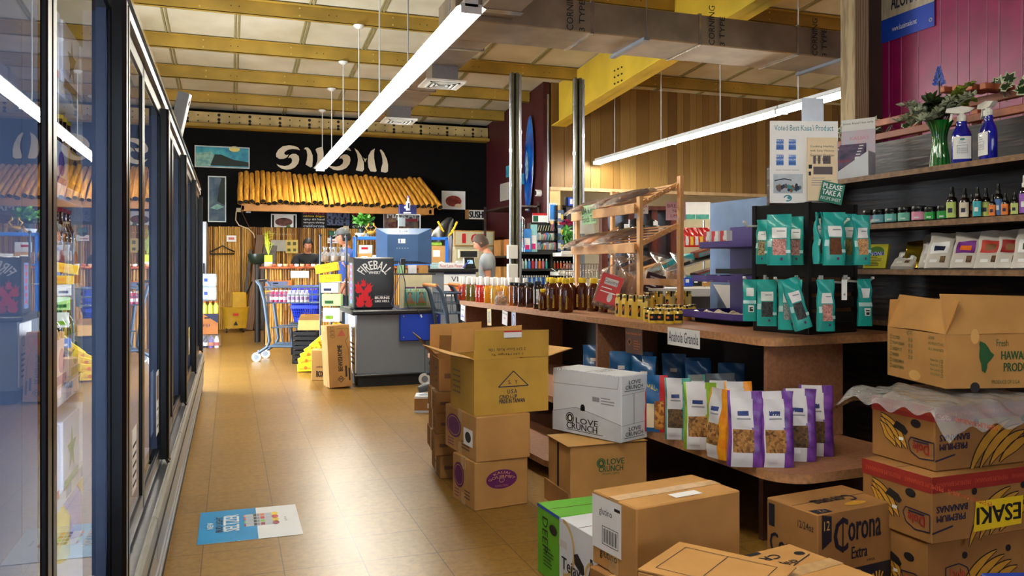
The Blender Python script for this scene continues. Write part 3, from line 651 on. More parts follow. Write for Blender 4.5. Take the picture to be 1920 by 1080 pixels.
def sy(m, w_, d_, h):
    MF = side(w_, d_, h, 'front'); ML = side(w_, d_, h, 'left')
    cx = w_*.52
    a, b_, c = (cx-.085, h*.49), (cx+.085, h*.49), (cx, h*.77); m.line([a, b_, c, a], .005, NAVY, M=MF)
    m.text('S.  Y.', cx-.03, h*.535, .06, .02, NAVY, M=MF); m.text('U.S.A', cx-.035, h*.36, .055, .022, NAVY, M=MF, bold=.0005)
    m.text('C/NO:1-UP', cx-.08, h*.265, .1, .022, NAVY, M=MF, bold=.0006); m.text('MADE IN TAIWAN', cx-.08, h*.185, .145, .022, NAVY, M=MF, bold=.0006)
    for i in range(5):
        for j in range(4): m.rect(d_*.12+j*.03, h*(.3+.1*i), d_*.12+j*.03+.02, h*(.33+.1*i), mat('faded_navy', (110, 90, 70), .8), M=ML)
def flaps(t, w_, d_, h, m_, spec, text=None):
    """spec: side -> (angle from vertical outward in degrees, length)"""
    for s_, (ang, L_, mt) in spec.items():
        a = math.radians(ang); n = 8; wd = w_ if s_ in ('front', 'back') else d_
        m = MB()
        def fn(u, v): q = L_*v; return (-wd/2+wd*u, -math.sin(a)*q, h+math.cos(a)*q+.006*math.sin(3*u+v*2))
        m.grid(fn, 6, 4, m_, True)
        def fn2(u, v): p = fn(1-u, v); return (p[0], p[1]+.004*math.cos(a), p[2]+.004*math.sin(a))
        m.grid(fn2, 6, 4, mt, True)
        m.add([fn(0, 1), fn(1, 1), tuple(Vector(fn(1, 1))+Vector((0, .004*math.cos(a), .004*math.sin(a)))), tuple(Vector(fn(0, 1))+Vector((0, .004*math.cos(a), .004*math.sin(a))))], [(0, 1, 2, 3)], CARDL)
        if text and s_ in text: text[s_](m, fr((-wd/2, -.002, h), (1, 0, 0), (0, -math.sin(a), math.cos(a))), wd, L_)
        rz = {'front': 0, 'left': -PI/2, 'right': PI/2, 'back': PI}[s_]; off = d_/2 if s_ in ('front', 'back') else w_/2
        o = m.obj('flap', t); o.rotation_euler = (0, 0, rz); o.location = {'front': (0, -off, 0), 'left': (-off, 0, 0), 'right': (off, 0, 0), 'back': (0, off, 0)}[s_]
def fronttext(m, M, wd, L_):
    m.rect(wd*.38, L_*.74, wd*.62, L_*.98, WHITE, .003, M); m.rect(wd*.38, L_*.93, wd*.62, L_*.98, RED, .0035, M); lines(m, M, wd*.42, L_*.88, wd*.15, 3, .012, INK, .003)
    M2 = M @ Matrix.Translation((0, 0, .003))
    m.text('1 LH Mango 9a', wd*.22, L_*.12, wd*.42, L_*.1, INK, M=M2, flip=True); m.text('2 LH Sour Kids 10a', wd*.18, L_*.28, wd*.5, L_*.1, INK, M=M2, flip=True)
t = carton('cardboard_box', 'mustard coloured open box printed MADE IN TAIWAN, on top of aisle stack', 'cardboard box', (847, 759), (889, 780), (1028, 769), .479, .285, CARDY, sy, openm=True)
W_, D_ = solve((847, 759), (889, 780), (1028, 769), .479)[3:]
flaps(t, W_, D_, .285, CARDY, {'front': (3, .15, CARDL), 'left': (74, .17, CARDL), 'right': (78, .15, CARDL), 'back': (-6, .14, CARDL)}, {'front': fronttext})
# second stack right behind
def small(m, w_, d_, h):
    ML = side(w_, d_, h, 'left'); MF = side(w_, d_, h, 'front')
    for i in range(3): m.rect(d_*.62, h*(.25+.2*i), d_*.85, h*(.32+.2*i), mat('faded_print', (110, 74, 50), .8), M=ML)
    m.rect(w_*.1, h*.4, w_*.3, h*.55, mat('faded_print'), M=MF)
def behind_stack():
    # a stack standing just past the coffee cartons
    base = PZ(846, 903, 0)
    z = 0
    for i, (h, dx, lab) in enumerate(((.135, .0, 'small brown box, lowest of the narrow stack behind the coffee boxes'), (.125, -.03, 'small brown box, second up in the narrow stack behind coffee boxes'), (.12, -.02, 'small brown box, third up in the narrow stack behind coffee boxes'), (.12, -.025, 'small brown box, topmost of three under the tall open box'))):
        carton_at('cardboard_box', lab, 'cardboard box', (base.x+.1+dx, base.y+.24, z), math.radians(-6), .26, .36, h, CARDD, small, True, 'narrow stack of small boxes'); z += h+.002
    t = carton_at('cardboard_box', 'tall open box with raised flaps behind the mustard coloured box', 'cardboard box', (base.x+.13, base.y+.26, z), math.radians(-4), .33, .33, .19, CARDD, small, openm=True)
    flaps(t, .33, .33, .19, CARDD, {'front': (8, .14, CARDL), 'left': (40, .17, CARD), 'right': (20, .12, CARDL), 'back': (-4, .19, CARDL)}, {'back': fronttext})
behind_stack()
# --- brown cereal carton and white cereal carton on it
def emblem(m, M, x, y, s_, mt, bg):
    m.disc(x, y, s_, s_, mt, M=M); m.ring(x, y, s_*.8, s_*.8, s_*.08, bg, z=.0004, M=M); m.rect(x-s_*.3, y-s_*.35, x+s_*.3, y+s_*.1, bg, .0004, M); m.poly([(x-s_*.35, y+.1*s_), (x, y+s_*.5), (x+s_*.35, y+.1*s_)], bg, .0004, M)
def lovebrown(m, w_, d_, h):
    MF = side(w_, d_, h, 'front'); ML = side(w_, d_, h, 'left')
    emblem(m, MF, w_*.39, h*.73, .025, GREEN, CARD); m.text('LOVE', w_*.47, h*.7, .095, .03, GREEN, M=MF, bold=.0008); m.text('CRUNCH', w_*.36, h*.6, .135, .03, GREEN, M=MF, bold=.0008); m.text('ORGANIC CEREAL', w_*.4, h*.555, .1, .01, GREEN, M=MF)
    m.text('Manufactured in USA', w_*.03, h*.165, .09, .01, GREEN, M=MF); m.text('Certified Organic by QAI', w_*.03, h*.13, .1, .01, GREEN, M=MF); m.line([(w_*.03, h*.155), (w_*.3, h*.155)], .003, GREEN, M=MF)
    m.rect(d_*.42, h*.25, d_*.5, h*.97, INK, .0004, ML)
    MT = side(w_, d_, h, 'top'); m.text('LOVE CRUNCH', w_*.3, d_*.62, .17, .04, GREEN, M=MT, flip=True)
t = carton('cardboard_box', 'brown cereal box with green print, directly under the white cereal carton', 'cardboard box', (1019, 937), (1070, 968), (1213, 953), 0, .345, CARD, lovebrown, tape=False)
x_, y_, yaw_, w_, d_ = solve((1019, 937), (1070, 968), (1213, 953), 0)
m = MB(); m.box(-w_/2-.012, -d_/2, 0, -w_/2-.004, d_/2+.03, .11, CARDD); m.obj('flap', t); m = MB(); m.add([(-w_/2-.01, d_/2, .346), (-w_/2-.02, -d_/2-.015, .35), (w_/2, -d_/2-.01, .352), (w_/2, d_/2, .347)], [(0, 1, 2, 3), (3, 2, 1, 0)], CARDL); m.obj('flap', t)
def lovewhite(m, w_, d_, h):
    ML = side(w_, d_, h, 'left'); MF = side(w_, d_, h, 'front'); MT = side(w_, d_, h, 'top'); G2 = mat('pale_grey_print', (206, 210, 216), .6)
    m.poly([(0, 0), (d_, 0), (d_, h*.26), (d_*.62, h*.36), (d_*.36, h*.42), (0, h*.3)], G2, -.0004, ML)  # carton side is greyer below the cut line
    m.line([(0, h*.3), (d_*.36, h*.42), (d_*.62, h*.36), (d_, h*.26)], .003, mat('cut_line', (150, 150, 155), .7), .0002, ML)
    m.disc(d_*.46, h*.43, .016, .018, INK, z=.0004, M=ML); m.rect(d_*.46-.016, h*.38, d_*.46+.016, h*.43, INK, .0004, ML)
    m.line([(0, h*.76), (d_*.95, h*.8), (d_*.97, h*.99)], .0025, mat('cut_line'), .0002, ML)
    emblem(m, ML, d_*.27, h*.235, .03, INK, WHITE); m.text('LOVE', d_*.36, h*.17, d_*.32, h*.09, INK, .0004, ML, bold=.0008); m.text('CRUNCH', d_*.22, h*.065, d_*.45, h*.1, INK, .0004, ML, bold=.0008); m.line([(d_*.22, h*.05), (d_*.75, h*.05)], .003, INK, .0004, ML)
    m.rect(d_*.6, h*.56, d_*.7, h*.63, mat('faded_grey', (150, 150, 155), .6), .0004, ML); lines(m, ML, d_*.72, h*.62, d_*.2, 3, .014, mat('faded_grey'), .005)
    for y in (.08, .79): m.text('LOVE', w_*.27, h*(y+.075), w_*.45, h*.06, INK, .0004, MF, bold=.0006); m.text('CRUNCH', w_*.15, h*(y), w_*.66, h*.06, INK, .0004, MF, bold=.0006); m.line([(w_*.1, h*(y-.025)), (w_*.86, h*(y-.025))], .0025, INK, .0004, MF)
    m.line([(w_*.47, h*.25), (w_*.47, h*.71)], .003, INK, .0004, MF); m.line([(0, h*.71), (w_, h*.73)], .002, mat('cut_line'), .0004, MF); m.line([(0, h*.25), (w_, h*.27)], .002, mat('cut_line'), .0004, MF)
    m.text('LOVE CRUNCH', w_*.15, d_*.35, w_*.7, d_*.1, INK, .0004, MT @ Matrix.Translation((0, 0, 0)), flip=True)
    n = 26
    for k in range(n): m.box(-w_/2-.003, -d_/2+d_*k/n, h-.008, -w_/2+.002, -d_/2+d_*(k+.55)/n, h, CARDW)
carton('cereal_carton', 'white cereal carton with a round finger hole, standing on a brown box', 'cardboard box', (1046.5, 802), (1165, 831), (1214, 820), .356, .335, CARDW, lovewhite, tape=False)
# --- juice carton (green) and tea carton (white)
GRB = mat('lime_green_carton', (92, 176, 30), .5, scale=4, amt=.05)
def deep(m, w_, d_, h):
    ML = side(w_, d_, h, 'left'); m.text('DEEP', -.07, .0, .14, .05, INK, M=ML @ Tm(.05, .17, 0) @ Matrix.Rotation(-PI/2, 4, 'Z')); m.disc(.15, h-.07, .035, .02, INK, M=ML); lines(m, ML, .06, .12, .1, 6, .014, mat('dark_green_text', (30, 80, 20), .7), .005)
    m.rect(0, h-.012, d_, h, BLUE, .0004, ML)
def teja(m, w_, d_, h):
    ML = side(w_, d_, h, 'left'); MT = side(w_, d_, h, 'top'); TAN = mat('tan_art', (214, 178, 110), .6); TEA = mat('tea_brown', (128, 44, 22), .5)
    m.rect(0, 0, d_, h, CARDW, -.0005, ML)
    m.ring(.03, h*.62, .09, .11, .014, TAN, M=ML, z=.0002, a0=-PI/2, a1=PI/2); m.ring(d_*.9, h*.45, .06, .06, .012, TAN, M=ML, z=.0002, a0=PI/2, a1=1.5*PI)
    m.poly([(d_*.4, h*.62), (d_*.5, h*.66), (d_*.66, h*.55), (d_*.68, h*.44), (d_*.6, h*.42), (d_*.42, h*.5)], INK, .0005, ML)
    m.text('Tejava', .02, h*.28, d_*.6, h*.22, INK, .0006, ML, bold=.0012); m.text('The Unsweetened Tea', d_*.25, h*.2, d_*.4, .014, INK, .0006, ML)
    m.poly([(d_*.76, .0), (d_*.76, h*.42), (d_*.82, h*.58), (d_*.82, h*.7), (d_*.88, h*.7), (d_*.88, h*.58), (d_*.95, h*.42), (d_*.95, 0)], INK, .0004, ML)
    m.poly([(d_*.775, .0), (d_*.775, h*.41), (d_*.83, h*.56), (d_*.87, h*.56), (d_*.935, h*.41), (d_*.935, 0)], TEA, .0007, ML); m.poly([(d_*.83, h*.56), (d_*.835, h*.66), (d_*.865, h*.66), (d_*.87, h*.56)], TAN, .0007, ML)
    m.rect(.0, h*.62, .06, h*.72, mat('clear_label', (206, 206, 206), .3), .0008, ML); m.text('Black Tea', w_*.3, d_*.55, .1, .025, RED, M=MT, flip=True); [m.rect(w_*.32+i*.012, d_*.2, w_*.32+i*.012+.006, d_*.34, mat('faded_grey'), .0004, MT) for i in range(9)]
ztea = .28
B_ = (1121, 1012); A_ = (1051.5, 970)
xx = solve(A_, B_, (1280, 985), ztea)
t = carton('drink_carton', 'white tea carton showing a drawn brown bottle, beside the lime green carton', 'drink carton', A_, B_, (1280, 985), 0, ztea, CARDW, teja, tape=False, dz=ztea)
ta = PZ(1008, 942, ztea); tb = PZ(1051, 970, ztea); yw = math.atan2(ta.y-tb.y, ta.x-tb.x)-PI/2
ex = Vector((math.cos(yw), math.sin(yw), 0)); ey = Vector((-ex.y, ex.x, 0)); dg = (ta-tb).length; c = tb+ex*.13+ey*(dg/2+.004)
carton_at('drink_carton', 'lime green drink carton with a blue top edge on the floor', 'drink carton', (c.x, c.y, 0), yw, .26, dg-.006, ztea, GRB, deep, False)
# --- gluten free carton in front
def glut(m, w_, d_, h):
    ML = side(w_, d_, h, 'left'); MT = side(w_, d_, h, 'top'); MF = side(w_, d_, h, 'front')
    m.rect(.0, h*.24, d_*.68, h*.96, WHITE, .0004, ML); m.text('glutino', d_*.17, h*.7, d_*.3, h*.12, INK, .0008, ML); m.rect(d_*.52, h*.84, d_*.65, h*.88, INK, .0008, ML)
    for i in range(14): m.rect(d_*(.28+.022*i), h*.36, d_*(.28+.022*i+(.008 if i % 3 else .016)), h*.55, INK, .0008, ML)
    m.frame(d_*.24, h*.33, d_*.61, h*.58, .002, INK, .0008, ML); lines(m, ML, d_*.02, h*.52, d_*.17, 3, .012, mat('faded_grey'), .003); m.text('glutino', d_*.18, h*.12, d_*.4, h*.14, INK, .0002, ML)
    m.rect(w_*.42, d_*.12, w_*.68, d_*.3, WHITE, .001, MT); lines(m, MT, w_*.45, d_*.24, w_*.1, 3, .012, mat('faded_grey'), .004)
    m.text('BEST BY 23JUN2021', w_*.56, h*.12, w_*.32, h*.07, INK, M=MF)
carton('cardboard_box', 'big brown box with a white barcode label on its side, front centre', 'cardboard box', (1121.7, 917), (1193.6, 954), (1388, 919.5), .262, .24, CARD, glut, dz=.24)
x, y, yaw, w_, d_ = solve((1121.7, 917), (1193.6, 954), (1388, 919.5), .502)
ex = Vector((math.cos(yaw), math.sin(yaw), 0)); ey = Vector((-ex.y, ex.x, 0)); c = Vector((x, y, 0))-ex*.03-ey*.02
carton_at('cardboard_box', 'brown box mostly hidden underneath the box with barcode label', 'cardboard box', (c.x, c.y, 0), yaw+.05, w_-.02, d_+.02, .26, CARDD)
# --- chips carton at the bottom edge with a lifted flap
def chips(m, w_, d_, h):
    MT = side(w_, d_, h, 'top'); m.text('chip', w_*.3, d_*.62, .07, .035, INK, M=MT, flip=True, bold=.001); m.text('CRI', w_*.2, d_*.78, .08, .03, INK, M=MT, flip=True, bold=.001); m.rect(w_*.12, d_*.93, w_*.4, d_*.98, INK, .0002, MT)
    m.disc(w_*.82, d_*.78, .018, .014, INK, M=MT); m.line([(w_*.42, d_*.6), (w_*.9, d_*.72)], .004, INK, M=MT); m.line([(w_*.05, d_*.5), (w_, d_*.5)], .003, INK, M=MT)
a0 = PZ(1325, 1045, .4); b0 = PZ(1412, 1024, .4); c0_ = PZ(1522, 1082, .4)
yaw = math.atan2(b0.y-a0.y, b0.x-a0.x)
ex = Vector((math.cos(yaw), math.sin(yaw), 0)); ey = Vector((-ex.y, ex.x, 0)); c = b0-ey*.17-ex*.1
carton_at('cardboard_box', 'brown snack box with black print on top at the bottom edge', 'cardboard box', (c.x+.1, c.y-.02, 0), yaw, .24, .34, .4, CARD, chips)
K_ = PZ(1274, 1018, .42); exv = Vector((.82, .57, 0)).normalized(); eyv = Vector((-exv.y, exv.x, 0)); c = K_-exv*.135-eyv*.045
t = carton_at('cardboard_box', 'half open brown box with a lifted flap, lowest edge of picture', 'cardboard box', (c.x, c.y, 0), math.atan2(exv.y, exv.x), .27, .09, .418, CARD, tape=False)
m = MB(); m.box(-.135, -.3, .42, .135, .045, .424, CARD); m.frame(-.1, -.26, .1, .01, .0025, INK, .4248); m.line([(-.1, -.12), (.1, -.12)], .0025, INK, .4248); m.obj('flap', t)
# --- beer carton
def corona(m, w_, d_, h):
    MF = side(w_, d_, h, 'front'); ML = side(w_, d_, h, 'left'); MT = side(w_, d_, h, 'top'); DK = mat('dark_navy_band', (14, 18, 36), .5); EM = mat('mustard_emblem', (206, 150, 50), .5)
    for M, W in ((MF, w_), (ML, d_)):
        m.rect(0, 0, W, h*.36, DK, .0002, M)
    m.poly([(w_*.05, h*.62), (w_*.05, h*.99), (w_*.17, h*.96), (w_*.17, h*.7)], DK, .0002, MF); m.text('12', w_*.075, h*.82, w_*.07, h*.1, CARDL, .0006, MF)
    m.text('C', w_*.2, h*.56, w_*.17, h*.36, DK, .0004, MF, bold=.003); m.line([(w_*.31, h*.55), (w_*.31, h*.93)], .006, DK, .0005, MF)
    m.text('orona', w_*.38, h*.655, w_*.42, h*.2, DK, .0004, MF, bold=.002); m.text('Extra', w_*.42, h*.46, w_*.2, h*.13, DK, .0004, MF, bold=.0012)
    m.text('SINCE', w_*.25, h*.38, w_*.12, h*.025, DK, .0004, MF); m.text('1925', w_*.62, h*.4, w_*.1, h*.025, DK, .0004, MF)
    m.disc(w_*.49, h*.15, w_*.11, h*.19, mat('pale_mustard', (190, 150, 90), .6), z=.0005, M=MF)
    for i, s_ in enumerate(('LA', 'CERVEZA', 'MAS', 'FINA')): m.text(s_, w_*(.49-.012*len(s_)), h*(.235-.07*i), w_*.024*len(s_), h*.045, DK, .0008, MF)
    for sx_ in (.2, .76):
        k = -1 if sx_ < .5 else 1; X = w_*sx_
        body = [(X-k*.05, h*.02), (X-k*.03, h*.1), (X-k*.045, h*.17), (X-k*.02, h*.16), (X, h*.08), (X+k*.03, h*.02)]
        m.poly(body if k > 0 else body[::-1], EM, .0006, MF)
        for i in range(5): a = math.radians(60+i*20); m.line([(X, h*.1), (X+k*.055*math.cos(a)*1.0, h*.1+.06*math.sin(a))], .007, EM, .0007, MF)
        m.line([(X+k*.03, h*.04), (X+k*.06, h*.06), (X+k*.065, h*.12)], .006, EM, .0007, MF)
    m.text('12/24oz', d_*.63, h*.8, d_*.3, h*.08, DK, .0003, ML); m.text('Corona', d_*.08, h*.42, d_*.8, h*.22, DK, .0005, ML, bold=.002); m.text('Extra', d_*.35, h*.2, d_*.4, h*.12, CARDD, .0005, ML); m.rect(d_*.05, h*.7, d_*.17, h*.95, DK, .0003, ML)
    m.text('Corona', w_*.25, d_*.3, w_*.5, d_*.25, DK, .0006, MT, flip=True, bold=.0015); m.disc(w_*.6, d_*.18, w_*.13, d_*.08, EM, z=.0004, M=MT); m.poly([(w_*.02, d_*.02), (w_*.2, d_*.02), (w_*.2, d_*.16), (w_*.02, d_*.2)], DK, .0004, MT); m.text('12', w_*.08, d_*.05, w_*.07, d_*.08, CARDL, .0008, MT, flip=True)
carton('beer_carton', 'brown and navy beer box on the floor under the bench end', 'beer box', (1445, 931), (1533, 966), (1678.7, 939), 0, .345, CARDD, corona, tape=False, dz=.345)
# --- banana boxes
BRED = mat('banana_box_red', (150, 34, 24), .6); BTXT = mat('banana_box_text', (196, 80, 50), .6); BYEL = mat('banana_yellow_print', (196, 142, 40), .6); DNV = mat('dark_blue_ink', (22, 26, 60), .6)
def banana(m, M, x, y, L_, w_, a0, a1, k):
    """one curved banana drawn as a filled crescent with a dark outline"""
    n = 12; P = []; Q = []
    for i in range(n+1):
        a = math.radians(a0+(a1-a0)*i/n); th = w_*math.sin(PI*(i+.6)/(n+1.2))
        P.append((x+L_*math.cos(a), y+L_*math.sin(a))); Q.append((x+(L_-th)*math.cos(a), y+(L_-th)*math.sin(a)))
    for i in range(n): m.add([(*P[i], 0), (*P[i+1], 0), (*Q[i+1], 0), (*Q[i], 0)], [(0, 1, 2, 3) if a1 > a0 else (3, 2, 1, 0)], BYEL, M=M @ Tm(0, 0, .0002+.0002*k))
    m.line(P, .004, INK, .0006+.0002*k, M); m.line(Q, .003, INK, .0006+.0002*k, M)
def logo(m, M, x, y, s_, flip):
    sg = -1 if flip else 1
    p = [(x-s_*sg, y-.55*s_*sg), (x-s_*sg, y+.5*s_*sg), (x+.1*s_*sg, y+.62*s_*sg), (x+.8*s_*sg, y+.3*s_*sg), (x+s_*sg, y-.25*s_*sg), (x+.8*s_*sg, y-.6*s_*sg)]
    m.line(p+[p[0]], .004, DNV, .0016, M)
    m.text('Dole', x-.62*s_, y-.28*s_, 1.24*s_, .6*s_, BTXT if not flip else BRED, .0018, M, flip=flip, bold=.0012); m.line([(x-.6*s_, y-.42*s_*sg), (x+.6*s_, y-.42*s_*sg)], .005, DNV, .0016, M)
def banprint(flip, esaki=False, band=True):
    def f(m, w_, d_, h):
        MF = side(w_, d_, h, 'front'); ML = side(w_, d_, h, 'left')
        for M, W in ((MF, w_), (ML, d_)):
            if band:
                m.rect(0, h*.76, W, h, BRED, .0003, M)
                for i in range(3): m.text('PREMIUM BANANAS', .02+i*.19, h*.84, .17, h*.07, BTXT, .0006, M, flip=flip)
        if flip: m.text('BANANAS', w_*.04, h*.46, w_*.27, h*.1, DNV, .0006, MF, flip=True, bold=.001); m.text('PREMIUM', w_*.04, h*.32, w_*.25, h*.1, DNV, .0006, MF, flip=True, bold=.001)
        for k in range(4): banana(m, MF, w_*(.74+.04*k), -h*.25, h*(.98-.1*k), h*.17, 172-6*k, 95-5*k, k)
        m.line([(0, h*.16), (w_*.18, h*.24)], .006, DNV, .0006, MF)
        logo(m, MF, w_*(.93 if flip else .3), h*(.4 if flip else .45), .06, flip)
        for x in (.37, .82): m.disc(w_*x, h*.72, .013, .013, INK, z=.0014, M=MF)
        for k in range(3): banana(m, ML, d_*.12, h*(.12+.05*k), h*(.62-.12*k), h*.18, 85, 12-5*k, k)
        m.disc(d_*.72, h*.68, .024, .016, INK, z=.0012, M=ML); m.poly([(d_*.36, h*.55), (d_*.42, h*.66), (d_*.55, h*.6), (d_*.6, h*.52), (d_*.56, h*.46)], INK, .0012, ML)
        logo(m, ML, d_*.8, h*.3, .06, flip)
        m.rect(d_*.46, h*.36, d_*.53, h*.41, WHITE, .0015, ML)
        if esaki:
            m.poly([(w_*.36, h*.1), (w_*.8, h*.12), (w_*.82, h*.56), (w_*.38, h*.56)], YEL, .0022, MF); m.text('ESAKI', w_*.39, h*.2, w_*.4, h*.26, INK, .0026, MF, flip=True, bold=.003)
    return f
bb = [((1590, 841), (1753, 885), (1920, 866.5), .485, .245, (1.0)), ]
carton('banana_box', 'upper banana box upside down with red band, beneath the plastic sheet', 'banana box', (1592, 842), (1753, 885), (1920, 866.5), .487, .24, CARDD, banprint(True), tape=False, dd=.31, ww=.54)
carton('banana_box', 'middle banana box upside down with a big yellow sticker', 'banana box', (1575, 973), (1747, 1022), (1920, 994), .243, .242, CARDD, banprint(True, True), tape=False, dd=.33, ww=.56)
x, y, yaw, w_, d_ = solve((1575, 973), (1747, 1022), (1920, 994), .243)
ex = Vector((math.cos(yaw), math.sin(yaw), 0)); ey = Vector((-ex.y, ex.x, 0)); nr = PZ(1747, 1022, .243); c = nr+ex*.26+ey*.17
carton_at('banana_box', 'lowest banana box with an upright red logo, on the floor', 'banana box', (c.x, c.y, 0), yaw, .5, .28, .24, CARDD, banprint(False, band=False), False)
# --- produce box with open flaps
def produce(m, w_, d_, h):
    MF = side(w_, d_, h, 'front'); ML = side(w_, d_, h, 'left')
    isl = [(.0, .2), (.03, .45), (.06, .52), (.02, .8), (.03, .97), (.12, 1), (.27, .86), (.34, .72), (.37, .6), (.5, .5), (.36, .34), (.24, .22), (.2, .1), (.16, 0), (.08, .05), (.05, .22)]
    isl = [(.02, .58), (.04, .8), (.02, .93), (.05, 1), (.2, .93), (.3, .8), (.37, .66), (.48, .57), (.38, .42), (.27, .3), (.26, .16), (.2, 0), (.1, .08), (.08, .3), (.03, .45)]
    m.poly([(w_*.27+p[0]*h*.65, h*.28+p[1]*h*.6) for p in isl][::-1], GREEN, .0004, MF)
    m.text('Fresh', w_*.42, h*.78, w_*.1, h*.13, GREEN, .0004, MF); m.text('HAWAIIAN', w_*.46, h*.53, w_*.3, h*.16, GREEN, .0004, MF, bold=.0012); m.text('PRODUCE', w_*.48, h*.31, w_*.28, h*.16, GREEN, .0004, MF, bold=.0012); m.text('PRODUCE OF U.S.A.', w_*.38, h*.08, w_*.24, h*.07, GREEN, .0004, MF)
    for x in (.24, .74): m.disc(w_*x, h*.97, .018, .03, CARDL, z=.0004, M=MF); m.disc(w_*x, h*.02, .02, .02, INK, z=.0004, M=MF)
    for i, s_ in enumerate(('CUCUMBER', 'ITALIAN SQUASH', 'GINGER ROOT', 'PAPAYA', 'SUNRISE PAPAYA', 'RAINBOW PAPAYA')):
        m.text(s_, d_*.1, h*(.78-.12*i), d_*.012*len(s_)+.02, h*.07, GREEN, .0004, ML); m.frame(d_*.055, h*(.78-.12*i), d_*.085, h*(.86-.12*i), .002, GREEN, .0004, ML)
    m.text('NET WT.', d_*.36, h*.9, d_*.11, h*.08, GREEN, .0004, ML)
    for i, s_ in enumerate(('35 LB', '35 LB', '30 LB', '25 LB')): m.text(s_, d_*.39, h*(.77-.115*i), d_*.075, h*.07, GREEN, .0004, ML)
    for i, s_ in enumerate(('GROWER', 'HILO PRODUCTS, INC.', 'HILO, HAWAII 96720')): m.text(s_, d_*.73, h*(.88-.11*i), d_*.24 if i else d_*.1, h*.06, GREEN, .0004, ML)
    for i, s_ in enumerate(('Hawaii No. 1', 'Hawaii No. 2', 'Hawaii Commercial', 'OFFGRADE')): m.text(s_, d_*.76, h*(.47-.09*i), d_*.15, h*.05, GREEN, .0004, ML); m.frame(d_*.93, h*(.46-.09*i), d_*.96, h*(.52-.09*i), .002, GREEN, .0004, ML)
    m.disc(d_*.5, h*.12, d_*.1, h*.1, CARDL, z=.0004, M=ML)
t = carton('produce_box', 'open box printed HAWAIIAN PRODUCE resting on the plastic sheet', 'produce box', (1592, 701), (1773.5, 729), (1920, 727), .765, .212, CARD, produce, openm=True, ww=.5, dd=.42)
flaps(t, .5, .42, .212, CARD, {'front': (-14, .16, CARDL), 'left': (-22, .15, CARDL), 'right': (30, .15, CARDL), 'back': (-8, .13, CARDL)})
# crumpled clear plastic sheet between produce box and banana boxes
x, y, yaw, w_, d_ = solve((1592, 842), (1753, 885), (1920, 866.5), .487)
rr = random.Random(2); ph = [rr.uniform(0, 6) for _ in range(8)]
def sheet(u, v):
    X = -.32+.66*u; Y = -.3+.6*v; a = max(abs(X)-.28, 0)+max(abs(Y)-.22, 0)*1.0
    z = .735+.006*math.sin(19*u+ph[0])*math.sin(17*v+ph[1])+.005*math.sin(43*u+ph[2]+9*v)
    if a > 0: z -= a*1.0+.012*math.sin(30*(u+v)+ph[3])
    return (X, Y, z+.006)
ex = Vector((math.cos(yaw), math.sin(yaw), 0)); ey = Vector((-ex.y, ex.x, 0)); nr = PZ(1753, 885, .487); c = nr+ex*.27+ey*.19
MB().grid(sheet, 50, 44, FILMW).obj('plastic_sheet', label='crumpled clear plastic sheet hanging over the top banana box', cat='plastic sheet', loc=(c.x, c.y, 0), rz=yaw)
mb = MB(); mb.box(-.13, -.1, 0, .13, .1, .33, mat('blue_carton', (18, 60, 160), .5), .004); M = side(.26, .2, .33, 'front'); mb.text('Nor', .02, .18, .09, .04, WHITE, M=M); mb.rect(.02, .27, .12, .285, WHITE, 0, M); mb.rect(0, .31, .26, .33, mat('sky_blue_band', (60, 140, 220), .5), .0003, M)
p = PD(1912, 1080, 2.3); mb.obj('drink_carton', label='blue carton cut off by the lower right corner', cat='drink carton', loc=(p.x+.1, p.y, 0), rz=-.3)
# floor poster
PBL = mat('bright_blue_poster', (14, 150, 214), .3); CAN = mat('silver_can_print', (196, 204, 212), .3)
a, b_, c_, d0 = PZ(374, 963, 0), PZ(369, 1023, 0), PZ(568, 1002, 0), PZ(552, 946, 0)
L_ = ((c_-b_).length+(d0-a).length)/2; Hh = ((a-b_).length+(d0-c_).length)/2; yw = math.atan2(c_.y-b_.y, c_.x-b_.x)
mb = MB(); z = .0015
mb.box(0, 0, 0, L_, Hh, .001, WHITE); mb.rect(0, 0, L_*.57, Hh, PBL, z)
Mv = Tm(0, 0, z+.0005)
def vt(s_, x, y, w_, h_, mt, b=0): mb.text(s_, 0, 0, h_, w_, mt, .0004, Tm(x+w_, y, z) @ Matrix.Rotation(PI/2, 4, 'Z'), bold=b)
vt('NEW', L_*.08, Hh*.42, L_*.06, Hh*.2, WHITE, .0012); vt('BUD LIGHT', L_*.165, Hh*.3, L_*.065, Hh*.48, NAVY, .002); vt('SELTZER', L_*.24, Hh*.3, L_*.155, Hh*.52, WHITE, .003)
for i, cc in enumerate((ORG, RED, mat('lime_print', (130, 200, 70), .5), mat('berry_print', (150, 20, 60), .5))):
    y = Hh*(.74-.1*i); mb.rect(L_*.46, y-Hh*.05, L_*.73, y+Hh*.045, CAN, z+.0003); mb.rect(L_*.44, y-Hh*.035, L_*.46, y+Hh*.03, cc, z+.0004); mb.rect(L_*.61, y-Hh*.04, L_*.65, y+Hh*.035, cc, z+.0006); mb.rect(L_*.54, y-Hh*.04, L_*.57, y+Hh*.035, INK, z+.0006); mb.rect(L_*.575, y-Hh*.04, L_*.6, y+Hh*.035, mat('faded_grey'), z+.0006)
    mb.disc(L_*.76, y, L_*.035, Hh*.06, cc if i % 2 else YEL, z=z+.0005)
vt('2g 5% 90', L_*.85, Hh*.46, L_*.03, Hh*.14, INK)
mb.obj('floor_poster', label='blue and white drink poster stuck on the floor of the aisle', cat='poster', loc=(b_.x, b_.y, .001), rz=yw)
